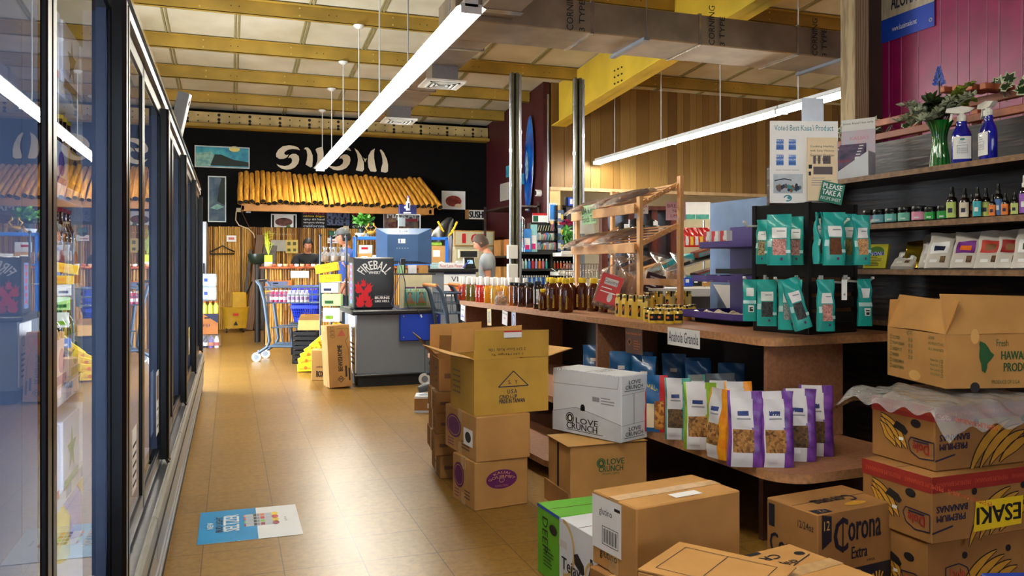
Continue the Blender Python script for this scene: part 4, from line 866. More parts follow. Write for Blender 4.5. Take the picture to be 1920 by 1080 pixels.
# ================================================================== GOODS ON THE BENCH
def sauce(lab, c, cn):
    t = thing('sauce_bottle', lab, 'sauce bottle'); m = MB()
    m.lathe([(.026, 0), (.029, .006), (.029, .125), (.024, .15), (.014, .165), (.013, .175)], mat(cn, c, .12, coat=.7, amt=.12), 14)
    M = fr((-.0295, .02, 0), (0, -1, 0), (0, 0, 1))
    for z_ in (.1, .085, .05): m.rect(.008, z_, .032, z_+.006, WHITE, M=M)
    m.obj('bottle', t); m = MB(); m.lathe([(.018, .165), (.019, .17), (.019, .235), (.017, .238)], WHITE, 12); m.obj('cap', t); return t
SA = [('orange red', (176, 52, 14), 'chilli_sauce'), ('olive green', (96, 86, 14), 'olive_sauce'), ('red', (190, 40, 14), 'red_sauce'), ('yellow', (214, 146, 20), 'yellow_sauce'), ('pale yellow', (222, 176, 72), 'pale_sauce'), ('amber', (150, 76, 14), 'amber_sauce'), ('dark brown', (54, 22, 8), 'brown_sauce')]
rows = [(.07, ((864, 0), (870, 0), (878, 1), (887, 1), (897, 2), (903, 2), (913, 3), (926, 4)), 'front row'), (.18, ((880, 0), (890, 0), (900, 1), (911, 2), (922, 3), (936, 3), (949, 3)), 'second row'), (.3, ((901, 1), (914, 2), (929, 3), (943, 4), (957, 5), (970, 6), (984, 6)), 'back row')]
pr = {}
for lx, its, rn in rows:
    for i, (px, k) in enumerate(its):
        lab = '%s sauce bottle, white cap, %s from left in the %s' % (SA[k][0], ORD[i], rn); p = bpx(px, lx, TZ)
        if k not in pr: pr[k] = sauce(lab, SA[k][1], SA[k][2]); pr[k].location = p
        else: dup(pr[k], p, label=lab)
def syrup(lab, c, cn, r, h, lid):
    t = thing('syrup_jar', lab, 'syrup jar'); m = MB(); m.lathe([(r*.95, 0), (r, .006), (r, h*.8), (r*.86, h*.88), (r*.8, h*.9)], mat(cn, c, .1, coat=.7, amt=.1), 16)
    m.obj('jar', t); m = MB(); m.lathe([(r*.86, h*.88), (r*.88, h*.89), (r*.88, h), (r*.84, h+.003)], lid, 16); m.obj('lid', t); return t
for px, lx, c, cn, r, lab in ((961, .1, (160, 84, 14), 'amber_syrup', .034, 'amber syrup jar with black lid, leftmost of the dark lidded jars'), (968, .12, (70, 30, 12), 'dark_syrup', .028, 'narrow dark syrup jar with white print behind the amber one'), (979, .1, (64, 26, 8), 'honey_brown', .04, 'wide brown syrup jar with black lid, third of the dark lidded jars'), (995, .12, (58, 22, 8), 'honey_deep', .042, 'wide brown syrup jar with black lid, nearest of the dark lidded jars'), (990, .26, (50, 20, 8), 'honey_deep', .04, 'brown syrup jar standing behind the nearest dark lidded jar')):
    t = syrup(lab, c, cn, r, .2, BLACK); t.location = bpx(px, lx, TZ)
    if 'white print' in lab: m = MB(); [m.rect(-.015, z_, .015, z_+.006, WHITE, M=fr((-.031, 0, 0), (0, -1, 0), (0, 0, 1))) for z_ in (.05, .07, .09, .11)]; m.obj('printing', t)
t = thing('granola_bag', 'small clear bag of pale nuts in front of the yellow sauces', 'nut bag', bpx(939, .05, TZ)); m = MB(); rr = random.Random(3)
for i in range(34): a = rr.uniform(0, 2*PI); q = rr.uniform(0, .045); m.lathe([(.002, -.014), (.013, 0), (.002, .014)], mat('pale_nuts', (210, 160, 90), .6), 6, M=Tm(q*math.cos(a), q*math.sin(a), rr.uniform(.015, .08), rr.uniform(0, 3), rr.uniform(0, 3)))
m.obj('nuts', t); m = MB(); m.lathe([(.05, 0), (.06, .03), (.055, .075), (.02, .1), (.03, .12)], FILM, 12); m.obj('clear_bag', t); t['category'] = 'snack bag'
p = bpx(1008, .08, TZ); t = syrup('dark bottle with a white barcode label, left of the honey bottles', (34, 14, 12), 'molasses', .036, .22, NAVY); t.location = p
m = MB(); m.rect(-.024, .04, .024, .16, WHITE); [m.rect(-.018+.006*i, .05, -.015+.006*i, .08, INK, .0005) for i in range(6)]; lines(m, Tm(), -.018, .14, .034, 4, .012, INK, .003); m.obj('label', t, rot=(PI/2, 0, -TH-.6), loc=(-.02, -.031, 0))
HON = mat('dark_honey', (84, 30, 6), .08, coat=.8, amt=.1); HONL = mat('honey_label_art', (196, 150, 40), .4, c2=(40, 70, 40), scale=90)
def honey(lab, s_=1.0):
    t = thing('honey_bottle', lab, 'honey bottle'); m = MB(); m.lathe([(.044, 0), (.05, .008), (.05, .13), (.046, .15), (.048, .165), (.04, .19), (.028, .21), (.024, .218)], HON, 18, sq=1.6); m.obj('bottle', t)
    m = MB(); m.lathe([(.03, .215), (.031, .22), (.031, .25), (.028, .254)], YEL, 16); m.obj('cap', t)
    m = MB(); m.rect(-.03, .025, .03, .125, mat('yellow_label_border', (214, 176, 40), .4)); m.rect(-.026, .03, .026, .12, HONL, .0005); m.disc(0, .072, .017, .03, mat('label_red', (150, 40, 20), .5), z=.001); m.text('HONEY', -.02, .103, .04, .012, YEL, .001); m.obj('label', t, rot=(PI/2, 0, -.75), loc=(-.036, -.036, 0)); return t
h0 = honey('large honey bottle with yellow cap, left one of the front pair'); h0.location = bpx(1037, .07, TZ); h0.rotation_euler = (0, 0, 0)
for px, lx, lab in ((1061, .07, 'large honey bottle with yellow cap, right one of the front pair'), (1031, .24, 'honey bottle half hidden behind the left front honey bottle'), (1052, .24, 'honey bottle half hidden between the two front honey bottles'), (1069, .26, 'honey bottle behind the right front honey bottle'), (1092, .34, 'honey bottle just left of the first rack post, back row'), (1113, .34, 'honey bottle just right of the first rack post, back row'), (1135, .36, 'honey bottle partly hidden by the red bread bag'), (1153, .4, 'rightmost honey bottle, behind the bread bag')): dup(h0, bpx(px, lx, TZ), label=lab)
t = dup(h0, bpx(1018, .03, TZ), label='small honey bottle in front of the barcode bottle', scale=.66)
# tags hanging from the bench edge
def hangtag(px, w_, h_, mt, draw, lab, tilt=0.0, z=TZ-.04):
    p = bpx(px, -.012, z); m = MB(); m.rect(-w_/2, -h_, w_/2, 0, mt); m.rect(w_/2, -h_, -w_/2, 0, mt, -.0004); draw(m, w_, h_)
    m.obj('shelf_tag', label=lab, cat='shelf tag', loc=p, rot=(PI/2, tilt, BR-PI/2))
def d1(m, w_, h_): m.text('Aunty', -w_*.35, -h_*.4, w_*.7, h_*.2, INK, .001); m.text('Lilikoi', -w_*.35, -h_*.8, w_*.7, h_*.22, BLUE, .001)
def d2(m, w_, h_): m.rect(-w_*.3, -h_*.85, w_*.3, -h_*.15, mat('grey_sketch', (90, 96, 110), .6, c2=(210, 200, 180), scale=90), .001)
def d3(m, w_, h_): m.text('Ask Aunty', -w_*.4, -h_*.3, w_*.8, h_*.2, INK, .001); m.text('spice', -w_*.2, -h_*.62, w_*.4, h_*.2, RED, .001)
def d4(m, w_, h_): m.ring(0, -h_*.4, w_*.35, h_*.3, .008, BLUE, z=.001); m.rect(-w_/2, -h_*.98, w_/2, -h_*.9, BLUE, .001)
hangtag(868, .12, .15, WHITE, d1, 'white handwritten tag with blue words, leftmost on the bench edge', .08); hangtag(917, .1, .15, mat('yellow_doodle_paper', (236, 214, 150), .6), d2, 'yellow doodled tag hanging on the bench edge', -.05)
hangtag(947, .12, .12, WHITE, d3, 'white handwritten tag with red word, right of the yellow tag', .1); hangtag(963, .09, .17, mat('pale_blue_paper', (206, 216, 232), .6), d4, 'pale blue tag with a drawn oval, on the bench edge', -.02)
def d5(m, w_, h_): m.text("Rosie's Hawaiian Gold", -w_*.44, -h_*.24, w_*.88, h_*.1, ORG, .001); m.poly([(-w_*.25, -h_*.7), (-w_*.12, -h_*.53), (-w_*.25, -h_*.38), (-w_*.38, -h_*.53)][::-1], mat('copper_print', (180, 90, 40), .5), .001); m.poly([(-w_*.25, -h_*.64), (-w_*.16, -h_*.53), (-w_*.25, -h_*.43), (-w_*.34, -h_*.53)][::-1], MBLACK, .0012); lines(m, Tm(0, 0, .001), 0, -h_*.5, w_*.4, 4, .016, mat('copper_print'), .005)
hangtag(1188, .2, .155, mat('brown_flyer', (84, 62, 56), .5), d5, 'brown flyer with orange print below the mustard jars', -.02)
def d6(m, w_, h_): m.text('Anahola Granola', -w_*.46, -h_*.8, w_*.92, h_*.6, NAVY, .001)
hangtag(1281, .31, .1, WHITE, d6, 'white hand lettered granola sign on the bench edge', .0, z=TZ-.002)
# mustard jars
MUS = mat('mustard', (228, 190, 66), .25, coat=.6, amt=.05); LIDM = mat('gold_tin_lid', (196, 180, 120), .25, .8, amt=.05)
def mustard(lab, w_, h, small):
    t = thing('mustard_jar', lab, 'mustard jar'); m = MB(); m.lathe([(w_*.95, 0), (w_, .005), (w_, h*.78), (w_*.8, h*.86), (w_*.78, h*.88)], MUS, 6 if not small else 16, smooth=small); m.obj('jar', t)
    m = MB(); m.lathe([(w_*.86, h*.87), (w_*.88, h*.88), (w_*.88, h*.99), (w_*.84, h)], LIDM, 16); m.obj('lid', t)
    m = MB(); k = w_*.9
    if small: m.grid(lambda u, v: ((w_+.0008)*math.cos(-2.9+1.9*u), (w_+.0008)*math.sin(-2.9+1.9*u), h*(.2+.45*v)), 10, 1, MBLACK); m.grid(lambda u, v: ((w_+.0014)*math.cos(-2.7+.5*u), (w_+.0014)*math.sin(-2.7+.5*u), h*(.35+.15*v)), 4, 1, ORG)
    else: m.rect(-k*.34, h*.12, k*.34, h*.58, MBLACK, M=fr((-k, 0, 0), (0, -1, 0), (0, 0, 1))); m.poly([(-k*.3, h*.25), (0, h*.3), (k*.25, h*.45), (0, h*.5)], ORG, .0006, fr((-k, 0, 0), (0, -1, 0), (0, 0, 1)))
    m.obj('label', t)
    m = MB(); m.rect(-.006, h*.72, .006, h*.99, MBLACK, M=fr((-w_*.905*math.cos(.9), -w_*.905*math.sin(.9), 0), (math.sin(.9), -math.cos(.9), 0), (0, 0, 1))); m.obj('seal_strip', t); return t
b0 = mustard('x', .042, .155, False); s0 = mustard('x', .03, .09, True); first = [True, True]
def put(k, px, py, lab, rz=.15):
    p = PZ(px, py, TZ); src = (b0, s0)[k]
    if first[k]: src.location = p; src['label'] = lab; src.rotation_euler = (0, 0, rz); first[k] = False
    else: dup(src, p, rz, lab)
for i, (px, py) in enumerate(((1165, 593), (1177, 595), (1190, 597), (1207, 599))): put(0, px, py, 'tall mustard jar, %s from the left in the front line' % ORD[i])
for i, (px, py) in enumerate(((1183, 583), (1199, 585), (1217, 588), (1234, 584), (1257, 583), (1275, 580), (1287, 583))): put(0, px, py, 'tall mustard jar, %s from the left in the back line' % ORD[i], .3)
for i, (px, py) in enumerate(((1215, 603), (1224, 606), (1238, 606), (1254, 607), (1271, 606))): put(1, px, py, 'small mustard jar with black label, %s from left in front' % ORD[i])
for i, (px, py) in enumerate(((1236, 596), (1250, 597), (1264, 597), (1276, 597), (1288, 599), (1297, 596))): put(1, px, py, 'small mustard jar, %s from left in the rear line' % ORD[i])
# tiered purple tray display
PURT = mat('purple_tray_board', (62, 42, 122), .5, amt=.04)
def tray(x0, y0, x1, y1, z, lab, nm='display_tray'):
    m = MB(); q = .05; P = [(x0+q, y0), (x1, y0), (x1, y1), (x0+q, y1), (x0, y1-q), (x0, y0+q)]; m.prism(P, .006, PURT, z=z)
    for a, b_ in zip(P, P[1:]+P[:1]): L2 = math.hypot(b_[0]-a[0], b_[1]-a[1]); m.box(0, 0, 0, L2, .004, .04, PURT, M=Tm(a[0], a[1], z, math.atan2(b_[1]-a[1], b_[0]-a[0])))
    return m
t = thing('tiered_stand', 'three tier purple tray stand with white wrapped pastries on the bench', 'display stand', (2.73, 3.92, TZ), .04)
for i, (x0, z) in enumerate(((0, .03), (.08, .25), (.14, .46))): tray(x0, 0, .44, .64, z, '').obj('tray', t)
m = MB(); m.box(.1, .05, 0, .44, .58, .03, MBLACK); m.box(.4, .02, .03, .44, .62, .6, PURT); m.box(.2, .1, .3, .4, .5, .33, MBLACK) ; m.obj('stand', t)
def pastry(x, y, z, rz, lab, s_=1.35, c=None):
    m = MB(); m.grid(lambda u, v: ((u-.5)*.13*s_, (v-.5)*.055*s_, .002+.024*s_*math.sin(PI*min(max(u*1.3-.15, 0), 1))*math.sin(PI*v)), 8, 6, c or mat('white_wrapper', (226, 220, 206), .3, coat=.3, c2=(190, 160, 120), scale=30)); m.box(-.065*s_, -.0275*s_, 0, .065*s_, .0275*s_, .003, c or mat('white_wrapper'))
    return m.obj('wrapped_pastry', label=lab, cat='pastry', loc=Tm(2.73, 3.92, TZ, .04) @ Vector((x, y, z)), rz=rz)
n_ = 0
for tz, tn, xs in ((.036, 'bottom', (.09, .17, .26)), (.256, 'middle', (.16, .26))):
    for x in xs:
        for y in (.09, .24, .4, .55): pastry(x, y, tz, 1.2+rr.uniform(-.5, .5), 'wrapped pastry in the %s purple tray, %s along, %s rank' % (tn, ORD[int(y/.155)], ORD[xs.index(x)])); n_ += 1
for i, c in enumerate((RED, WHITE, RED)):
    m = MB(); m.box(-.02, -.025, 0, .02, .025, .1, WHITE); m.rect(-.02, .035, .02, .1, RED, M=side(.04, .05, .1, 'left')); m.rect(.01, .01, .04, .045, c, .0004, side(.04, .05, .1, 'left')); m.disc(.025, .055, .013, .018, WHITE, z=.0008, M=side(.04, .05, .1, 'left'))
    m.obj('snack_packet', label='red and white packet, %s from left on the top purple tray' % ORD[i], cat='packet', loc=Tm(2.73, 3.92, TZ, .04) @ Vector((.2, .56-.09*i, .467)))
# wooden bread rack
rt = thing('bread_rack', 'pine bread rack with two sloping slatted shelves on the bench', 'rack', (2.76, 5.15, TZ))
def post(x, y, h, nm='post'): m = MB(); m.box(x-.022, y-.022, 0, x+.022, y+.022, h, PINEV, .003); [m.tube([(x-.024, y, z), (x-.02, y, z)], .006, STEEL) for z in (.55, .7) if z < h]; m.obj(nm, rt)
post(0, 0, .84); post(0, 1.0, .82); post(.47, 0, 1.0); post(.47, 1.0, .98)
def slat_shelf(z0, z1, ext):
    for y in (.03, .97):
        m = MB(); m.add([(-.06, y-.01, z0-.025), (.47+ext, y-.01, z1+.02), (.47+ext, y-.01, z1+.06), (-.06, y-.01, z0+.015), (-.06, y+.01, z0-.025), (.47+ext, y+.01, z1+.02), (.47+ext, y+.01, z1+.06), (-.06, y+.01, z0+.015)], [(0, 1, 2, 3), (4, 7, 6, 5), (0, 4, 5, 1), (3, 2, 6, 7), (0, 3, 7, 4), (1, 5, 6, 2)], PINE)
        for i in range(6): x = .02+i*.08; zz = z0+(z1-z0)*(x/.47); m.tube([(x, y-.014, zz+.01), (x, y-.01, zz+.01)], .005, STEEL)
        m.obj('side_rail', rt)
    for i in range(7):
        x = -.05+i*.085; z = z0+(z1-z0)*(x/.47)+.018; m = MB(); m.box(x-.02, 0, z, x+.02, 1.0, z+.012, PINE); m.obj('slat', rt)
    m = MB(); m.box(-.075, -.01, z0-.04, -.055, 1.01, z0+.03, PINE, .003); m.obj('front_rail', rt)
slat_shelf(.76, .92, .05); slat_shelf(.48, .62, .05)
m = MB(); m.box(-.14, -.04, 0, .5, 1.04, .025, PINE, .004); [m.box(-.13+.09*i, -.05, .025, -.09+.09*i, 1.05, .04, PINE) for i in range(7)]; m.obj('base', rt)
m = MB(); m.box(.46, -.02, .2, .48, 1.02, .25, PINE); m.obj('back_rail', rt)
rt.scale = (.7, 1.1, 1)
RP = lambda x, y, z: Vector((2.76+x*.7, 5.15+y*1.1, TZ+z))
BREAD = [mat('bread_crust', (196, 128, 62), .7, scale=12, amt=.15), mat('bread_dark', (120, 74, 44), .7, scale=12, amt=.15), mat('bread_pale', (214, 160, 96), .7, scale=12, amt=.12)]
def breadbag(lab, loc, rz, tilt, labm, lt, k, n=4, top=.16):
    t = thing('bread_bag', lab, 'bread bag', loc, rot=(tilt, .3, rz))
    m = MB()
    for i in range(n): x = -.08+.16*(i+.5)/n; m.box(x-.018, -.035, .012, x+.018, .035, .25, BREAD[k], .014)
    m.obj('bread', t)
    m = MB()
    def fn(u, v):
        a = 2*PI*u; c, s_ = math.cos(a), math.sin(a); q = (abs(c)**3.4+abs(s_)**3.4)**(-1/3.4)
        w_, d_ = (.094, .048) if v < .62 else ((.094+(.014-.094)*((v-.62)/.2)), (.048+(.012-.048)*((v-.62)/.2))) if v < .82 else (.014+.09*(v-.82)/.18, .012+.03*(v-.82)/.18)
        z = .262*v/.62 if v < .62 else .262+top*(v-.62)/.38
        wob = .006*math.sin(9*a+v*14)*(1 if v > .55 else .25)
        return ((w_+wob)*c*q, (d_+wob)*s_*q, z)
    m.grid(fn, 28, 22, FILM); m.box(-.09, -.045, 0, .09, .045, .003, FILM); m.obj('clear_bag', t)
    if labm:
        m = MB(); M = fr((-.08, -.05, .0), (1, 0, 0), (0, 0, 1)); m.rect(0, .02, .16, .24, labm, M=M); m.rect(.03, .16, .13, .21, mat('label_silver', (196, 190, 190), .3), .001, M); m.text(lt, .03, .165, .1, .035, INK, .002, M); lines(m, M @ Tm(0, 0, .001), .02, .13, .12, 2, .03, WHITE, .008); m.disc(.1, .07, .018, .035, mat('label_silver'), z=.001, M=M); m.obj('label', t)
    return t
breadbag('bread bag with a bright red label leaning at the rack front', PZ(1132, 576, TZ+.045), -.5, -.25, RED, 'Country', 0); breadbag('bread bag with brown loaf and green clip beside the red label bag', PZ(1162, 573, TZ+.045), -.75, -.2, None, '', 0)
breadbag('hot dog bun bag with dark maroon label behind right rack post', PZ(1216, 566, TZ+.045), -.4, -.25, mat('maroon_label', (60, 20, 30), .5), 'ROLLS', 2, 5); breadbag('bun bag without label at the right end of the rack', PZ(1250, 562, TZ+.045), -.6, -.2, None, '', 0); breadbag('bag of long rolls standing between the two rack ends', RP(.3, .62, .05), -.8, -.2, None, '', 2)
def flatbag(lab, p, rz, L_, w_, k, tl):
    t = thing('bread_bag', lab, 'bread bag', p, rot=(0, tl, rz)); m = MB()
    m.box(-L_/2, -w_/2, .004, L_/2, w_/2, .04, BREAD[k], .018); m.obj('bread', t); m = MB()
    m.grid(lambda u, v: ((u-.5)*(L_+.14), (v-.5)*(w_+.05), .004+.05*math.sin(PI*u)**.5*math.sin(PI*v)**.5+.006*math.sin(21*u+9*v)), 16, 10, FILM); m.obj('clear_bag', t); return t
sl = -math.atan2(.14, .47)
for i, (y, x) in enumerate(((.88, .05), (.66, .08), (.45, .12))): flatbag('flat bread bag on the middle slatted shelf, %s from left' % ORD[i], RP(x, y, .51+x*.3+.02), PI+.1*i, .3, .17, (1, 0, 1)[i], -sl*1)
for i, (y, x) in enumerate(((.8, .02), (.5, .1), (.28, .12))): flatbag('wrapped grey loaf on the top slatted shelf, %s from left' % ORD[i], RP(x, y, .8+x*.34+.012), PI, .26, .2, 1, -sl*1.1)
def card(nm, lab, p, rz, w_, h_, mt, rowsx, tilt=0, cat='sign'):
    m = MB(); m.box(-w_/2, -.001, 0, w_/2, .001, h_, mt); M = fr((-w_/2, -.0016, 0), (1, 0, 0), (0, 0, 1))
    for (s_, x, y, ww, hh, c) in rowsx: m.text(s_, x*w_, y*h_, ww*w_, hh*h_, c, M=M) if s_ else m.rect(x*w_, y*h_, (x+ww)*w_, (y+hh)*h_, c, M=M)
    return m.obj(nm, label=lab, cat=cat, loc=p, rot=(0, tilt, rz))
card('paper_sign', 'green hand lettered sign clipped to the top rack rail', RP(-.09, .66, .68), -PI/2+.3, .17, .15, mat('pale_green_card', (170, 214, 160), .6), [('DA KINE', .05, .55, .9, .34, INK), ('Foods Too', .05, .1, .9, .34, INK)], -.06)
card('paper_sign', 'small white HOT TEA sign hanging behind the middle rack post', PD(1200, 401, 5.88), -TH, .12, .075, WHITE, [('HOT TEA', .06, .6, .88, .26, RED), ('please ask', .2, .2, .6, .2, INK)])
card('paper_sign', 'pink notice with dark red print behind the right rack post', PD(1267, 413, 6.12), -TH, .15, .14, mat('pink_paper', (232, 190, 200), .6), [('BREAD', .08, .68, .84, .2, mat('wine_ink', (140, 20, 50), .6)), ('No', .35, .42, .3, .17, mat('wine_ink')), ('LIMIT', .25, .16, .5, .16, mat('wine_ink'))])
# ---------------------------------------------------------------- pouches
def pouch(t, w_, h_, th, face, sidem, win=None, label=None, seed=0, split=.64, topz=.92, back=None):
    r = random.Random(seed); ph = [r.uniform(0, 6) for _ in range(4)]
    def half(v): return max(.0015, th/2*(1-max(0, (v-.05)/.95)**1.6)*(.75+.25*min(1, v*8)))
    def surf(u, v, e=0):
        a = -PI/2-PI+2*PI*u; c, s_ = math.cos(a), math.sin(a); q = (abs(c)**4.4+abs(s_)**4.4)**(-1/4.4)
        wob = .005*math.sin(5*v*PI+ph[0]+3*c)*(1 if v > .3 else .4)
        return ((w_/2*(1-.05*math.sin(PI*v)+.02*math.sin(9*v+ph[1]))+e)*c*q, (half(v)+e)*s_*q+wob*(.4+v), h_*v)
    m = MB()
    def mf(u, v):
        a = -PI/2-PI+2*PI*u; x = math.cos(a); 
        fx = w_/2*x*((abs(x)**4.4+abs(math.sin(a))**4.4)**(-1/4.4))/(w_/2)
        if math.sin(a) > .3: return back or face
        return sidem if (fx > split*2-1 or fx < -.86) else face
    m.grid(surf, 40, 12, face, True, matfn=mf); m.add([surf(i/40, 0) for i in range(40)], [tuple(range(40))], face); m.obj('pouch', t)
    def patch(x0, x1, v0, v1, mt, nm, e=.0014, ov=False):
        m = MB()
        def fn(u, v):
            x = (x0+(x1-x0)*u); vv = v0+(v1-v0)*v; wob = .005*math.sin(5*vv*PI+ph[0]+3*x*.97)*(1 if vv > .3 else .4)
            q = (1-abs(x*.98)**4.4)**(1/4.4); return (w_/2*x*.97, -(half(vv))*q-e+wob*(.4+vv), h_*vv)
        m.grid(fn, 8, 8, mt); return m.obj(nm, t)
    if win: patch(*win[:4], win[4], 'window')
    if label:
        for i, l in enumerate(label): patch(*l[:4], l[4], 'label' if i == 0 else 'printing', .002+.0006*i)
    return t
GRAN = mat('granola', (176, 126, 64), .8, kind='speck', c2=(96, 60, 24), scale=30); GRAND = mat('dark_granola', (116, 84, 50), .8, kind='speck', c2=(60, 44, 26), scale=30)
PVI = mat('violet_batik', (128, 70, 170), .4, c2=(80, 30, 120), scale=22, coat=.3); LIME = mat('lime_batik', (150, 190, 40), .4, c2=(110, 150, 20), scale=22, coat=.3); ORB = mat('orange_batik', (244, 168, 24), .4, c2=(226, 130, 10), scale=22, coat=.3); TEB = mat('teal_batik', (90, 176, 164), .4, c2=(40, 130, 120), scale=22, coat=.3); WPO = mat('white_pouch', (226, 224, 226), .35, coat=.3, amt=.03); NVP = mat('blue_script', (40, 60, 120), .5)
def gran(lab, px, py, w_, h_, sm, gm, rz, seed, z=MZ, extra=0, face=None):
    p = PZ(px, py, z+.001); t = thing('granola_bag', lab, 'granola bag', p, rz, 'granola bags on the middle shelf')
    pouch(t, w_, h_, w_*.68, face or WPO, sm, (-.78, .42, .2, .5, gm), [(-.75, .4, .53, .9, WPO), (-.5, .15, .68, .74, NVP), (-.55, .25, .63, .65, mat('faded_grey')), (-.78, -.1, .08, .2, WPO)], seed); return t
gran('granola bag with teal edge, beside the caramel nut bag', 1270, 822, .125, .3, TEB, GRAND, -.5, 1); gran('granola bag with lime green edges on the middle shelf', 1312, 840, .15, .31, LIME, GRAN, -.45, 2)
gran('granola bag with a bright orange side turned to the viewer', 1350, 858, .12, .31, ORB, GRAN, -1.35, 3); gran('granola bag with violet edge, leftmost of the four violet ones', 1397, 872, .15, .32, PVI, GRAN, -.45, 4)
gran('granola bag with violet edge, second and nearest of the violet ones', 1455, 873, .145, .32, PVI, GRAN, -.35, 5); gran('granola bag with violet edge, third of the violet ones', 1499, 862, .14, .315, PVI, GRAND, -.45, 6); gran('granola bag with violet edge, rightmost of the violet ones', 1530, 852, .15, .315, PVI, GRAND, -.5, 7)
gran('granola bag with an orange corner peeping over the left violet bag', 1384, 838, .13, .31, ORB, GRAND, -.3, 8); gran('dark slate granola bag standing in the shelf shadow', 1350, 826, .15, .33, mat('slate_pouch', (64, 70, 78), .4, coat=.3), GRAND, -.3, 9, face=mat('slate_pouch')); gran('grey green granola bag behind the lime edged bag', 1311, 812, .12, .3, TEB, GRAND, -.3, 10, face=mat('grey_pouch', (120, 124, 122), .4))
p = PZ(1230, 808, MZ+.001); t = thing('nut_bag', 'blue and caramel nut bag at the left end of the granola row', 'nut bag', p, -.55)
MLB = mat('nut_bag_blue', (14, 92, 150), .35, coat=.4); pouch(t, .12, .29, .07, MLB, RED, (-.1, .7, .05, .55, mat('caramel_nuts', (214, 150, 60), .5, kind='speck', c2=(140, 76, 20), scale=22)), [(-.8, -.15, .08, .5, CREAM)], 11)
m = MB(); m.text('MAUNA', -.045, .21, .085, .035, YEL); m.text('LOA', -.03, .165, .05, .035, YEL); m.obj('lettering', t, rot=(PI/2-.12, 0, 0), loc=(0, -.036, 0))
for i, (lx, ly) in enumerate(((.05, 1.2), (.17, 1.42), (.06, 1.5), (.3, 1.25), (.3, 1.0), (.2, .85), (.32, .7), (.1, 1.95), (.25, 2.05))):
    t = thing('chip_bag', 'blue snack bag at the back of the middle shelf, %s' % ['in front', 'behind the nut bag', 'leaning left', 'beside the upright', 'third in', 'behind the lime bag', 'deepest', 'beyond the upright', 'beyond the upright, deeper'][i], 'snack bag', BL(lx, ly, MZ+.001), -.6+.1*(i % 3)); pouch(t, .15, .3, .08, MLB, MLB, None, [(-.3, .3, .62, .7, WHITE)], 20+i)
# ================================================================== RIGHT WALL SHELVES
SX = 3.5
st = thing('wall_shelving', 'dark wooden shelf unit along the crimson wall with bottles and coffee pouches', 'shelving', (SX, 1.2, 0))
SZ = (1.775, 1.49, 1.23, .94)
mb = MB(); mb.box(.35, 0, 0, .38, 3.5, 2.02, DWOOD); mb.obj('back_panel', st)
mb = MB(); mb.box(.0, 3.47, 0, .38, 3.5, 1.8, DWOOD); mb.prism([(0, 1.8), (.38, 1.8), (.38, 2.02), (.12, 2.02), (.04, 1.99), (0, 1.92)], .03, DWOOD, M=fr((0, 3.5, 0), (1, 0, 0), (0, 0, 1))); mb.obj('end_panel', st)
SHE = mat('worn_shelf_edge', (132, 100, 72), .6, scale=30, amt=.2)
for z in SZ:
    mb = MB(); mb.box(0.004, 0, z-.03, .35, 3.47, z, DWOOD, .003); mb.box(0, 0, z-.03, .005, 3.47, z-.001, SHE); mb.obj('shelf', st)
def SP(px, z, dx=.06): p = PX(px, HY, SX+dx); return Vector((p.x, p.y, z+.001))
RW = -PI/2+.42
JB = mat('dark_jar_glass', (24, 12, 8), .12, coat=.7)
def cream(px, c, cn, lab, w_=.034, h=.07, box=False):
    t = thing('cream_jar', lab, 'cosmetic jar', SP(px, SZ[1]), RW); m = MB(); m.lathe([(w_*.95, 0), (w_, .004), (w_, h*.7)], JB, 18); m.obj('jar', t)
    m = MB(); m.lathe([(w_*1.0, h*.7), (w_*1.03, h*.72), (w_*1.03, h*.98), (w_*.98, h)], BLACK, 18); m.obj('lid', t); m = MB(); cm = mat(cn, c, .45)
    m.grid(lambda u, v: ((w_+.001)*math.cos(-2.7+2.2*u), (w_+.001)*math.sin(-2.7+2.2*u), h*(.1+.52*v)), 12, 1, cm, True); m.grid(lambda u, v: ((w_+.0016)*math.cos(-1.9+.7*u), (w_+.0016)*math.sin(-1.9+.7*u), h*(.2+.1*v)), 5, 1, WHITE); m.obj('label', t)
for a in ((1630, (190, 160, 214), 'lilac_label', 'small dark jar with lilac label, leftmost on the shelf'), (1649, (120, 190, 210), 'sky_label', 'dark jar with a sky blue label'), (1672, (110, 196, 190), 'aqua_label', 'dark jar with an aqua label next to the sky blue one'), (1697, (110, 190, 170), 'mint_label', 'dark jar with a mint label next to the pink one'), (1723, (226, 150, 180), 'pink_label', 'dark jar with a pink label')): cream(*a, w_=.036, h=.085)
for px, lab in ((1745, 'green tin with black lid, left one of the pair'), (1769, 'green tin with black lid, right one beside the spray bottles')): cream(px, (20, 150, 60), 'bright_green_label', lab, .031, .075)
def spray(px, c, cn, lab, r=.022, h=.155, dx=.06, capm=None, tall=False):
    t = thing('spray_bottle', lab, 'cosmetic bottle', SP(px, SZ[1], dx), RW); m = MB(); m.lathe([(r*.95, 0), (r, .004), (r, h*.56), (r*.8, h*.66), (r*.45, h*.7)], JB, 16); m.obj('bottle', t)
    m = MB(); m.lathe([(r*.5, h*.68), (r*.52, h*.8), (r*.36, h*.82), (r*.32, h*.98), (r*.26, h)], capm or BLACK, 12); m.obj('cap', t); cm = mat(cn, c, .5); m = MB()
    m.grid(lambda u, v: ((r+.001)*math.cos(-2.8+2.3*u), (r+.001)*math.sin(-2.8+2.3*u), h*(.05+.48*v)), 12, 1, cm, True); m.grid(lambda u, v: ((r+.0016)*math.cos(-2.0+.8*u), (r+.0016)*math.sin(-2.0+.8*u), h*(.2+.14*v)), 5, 1, NAVY if c[0] > 150 else WHITE); m.obj('label', t)
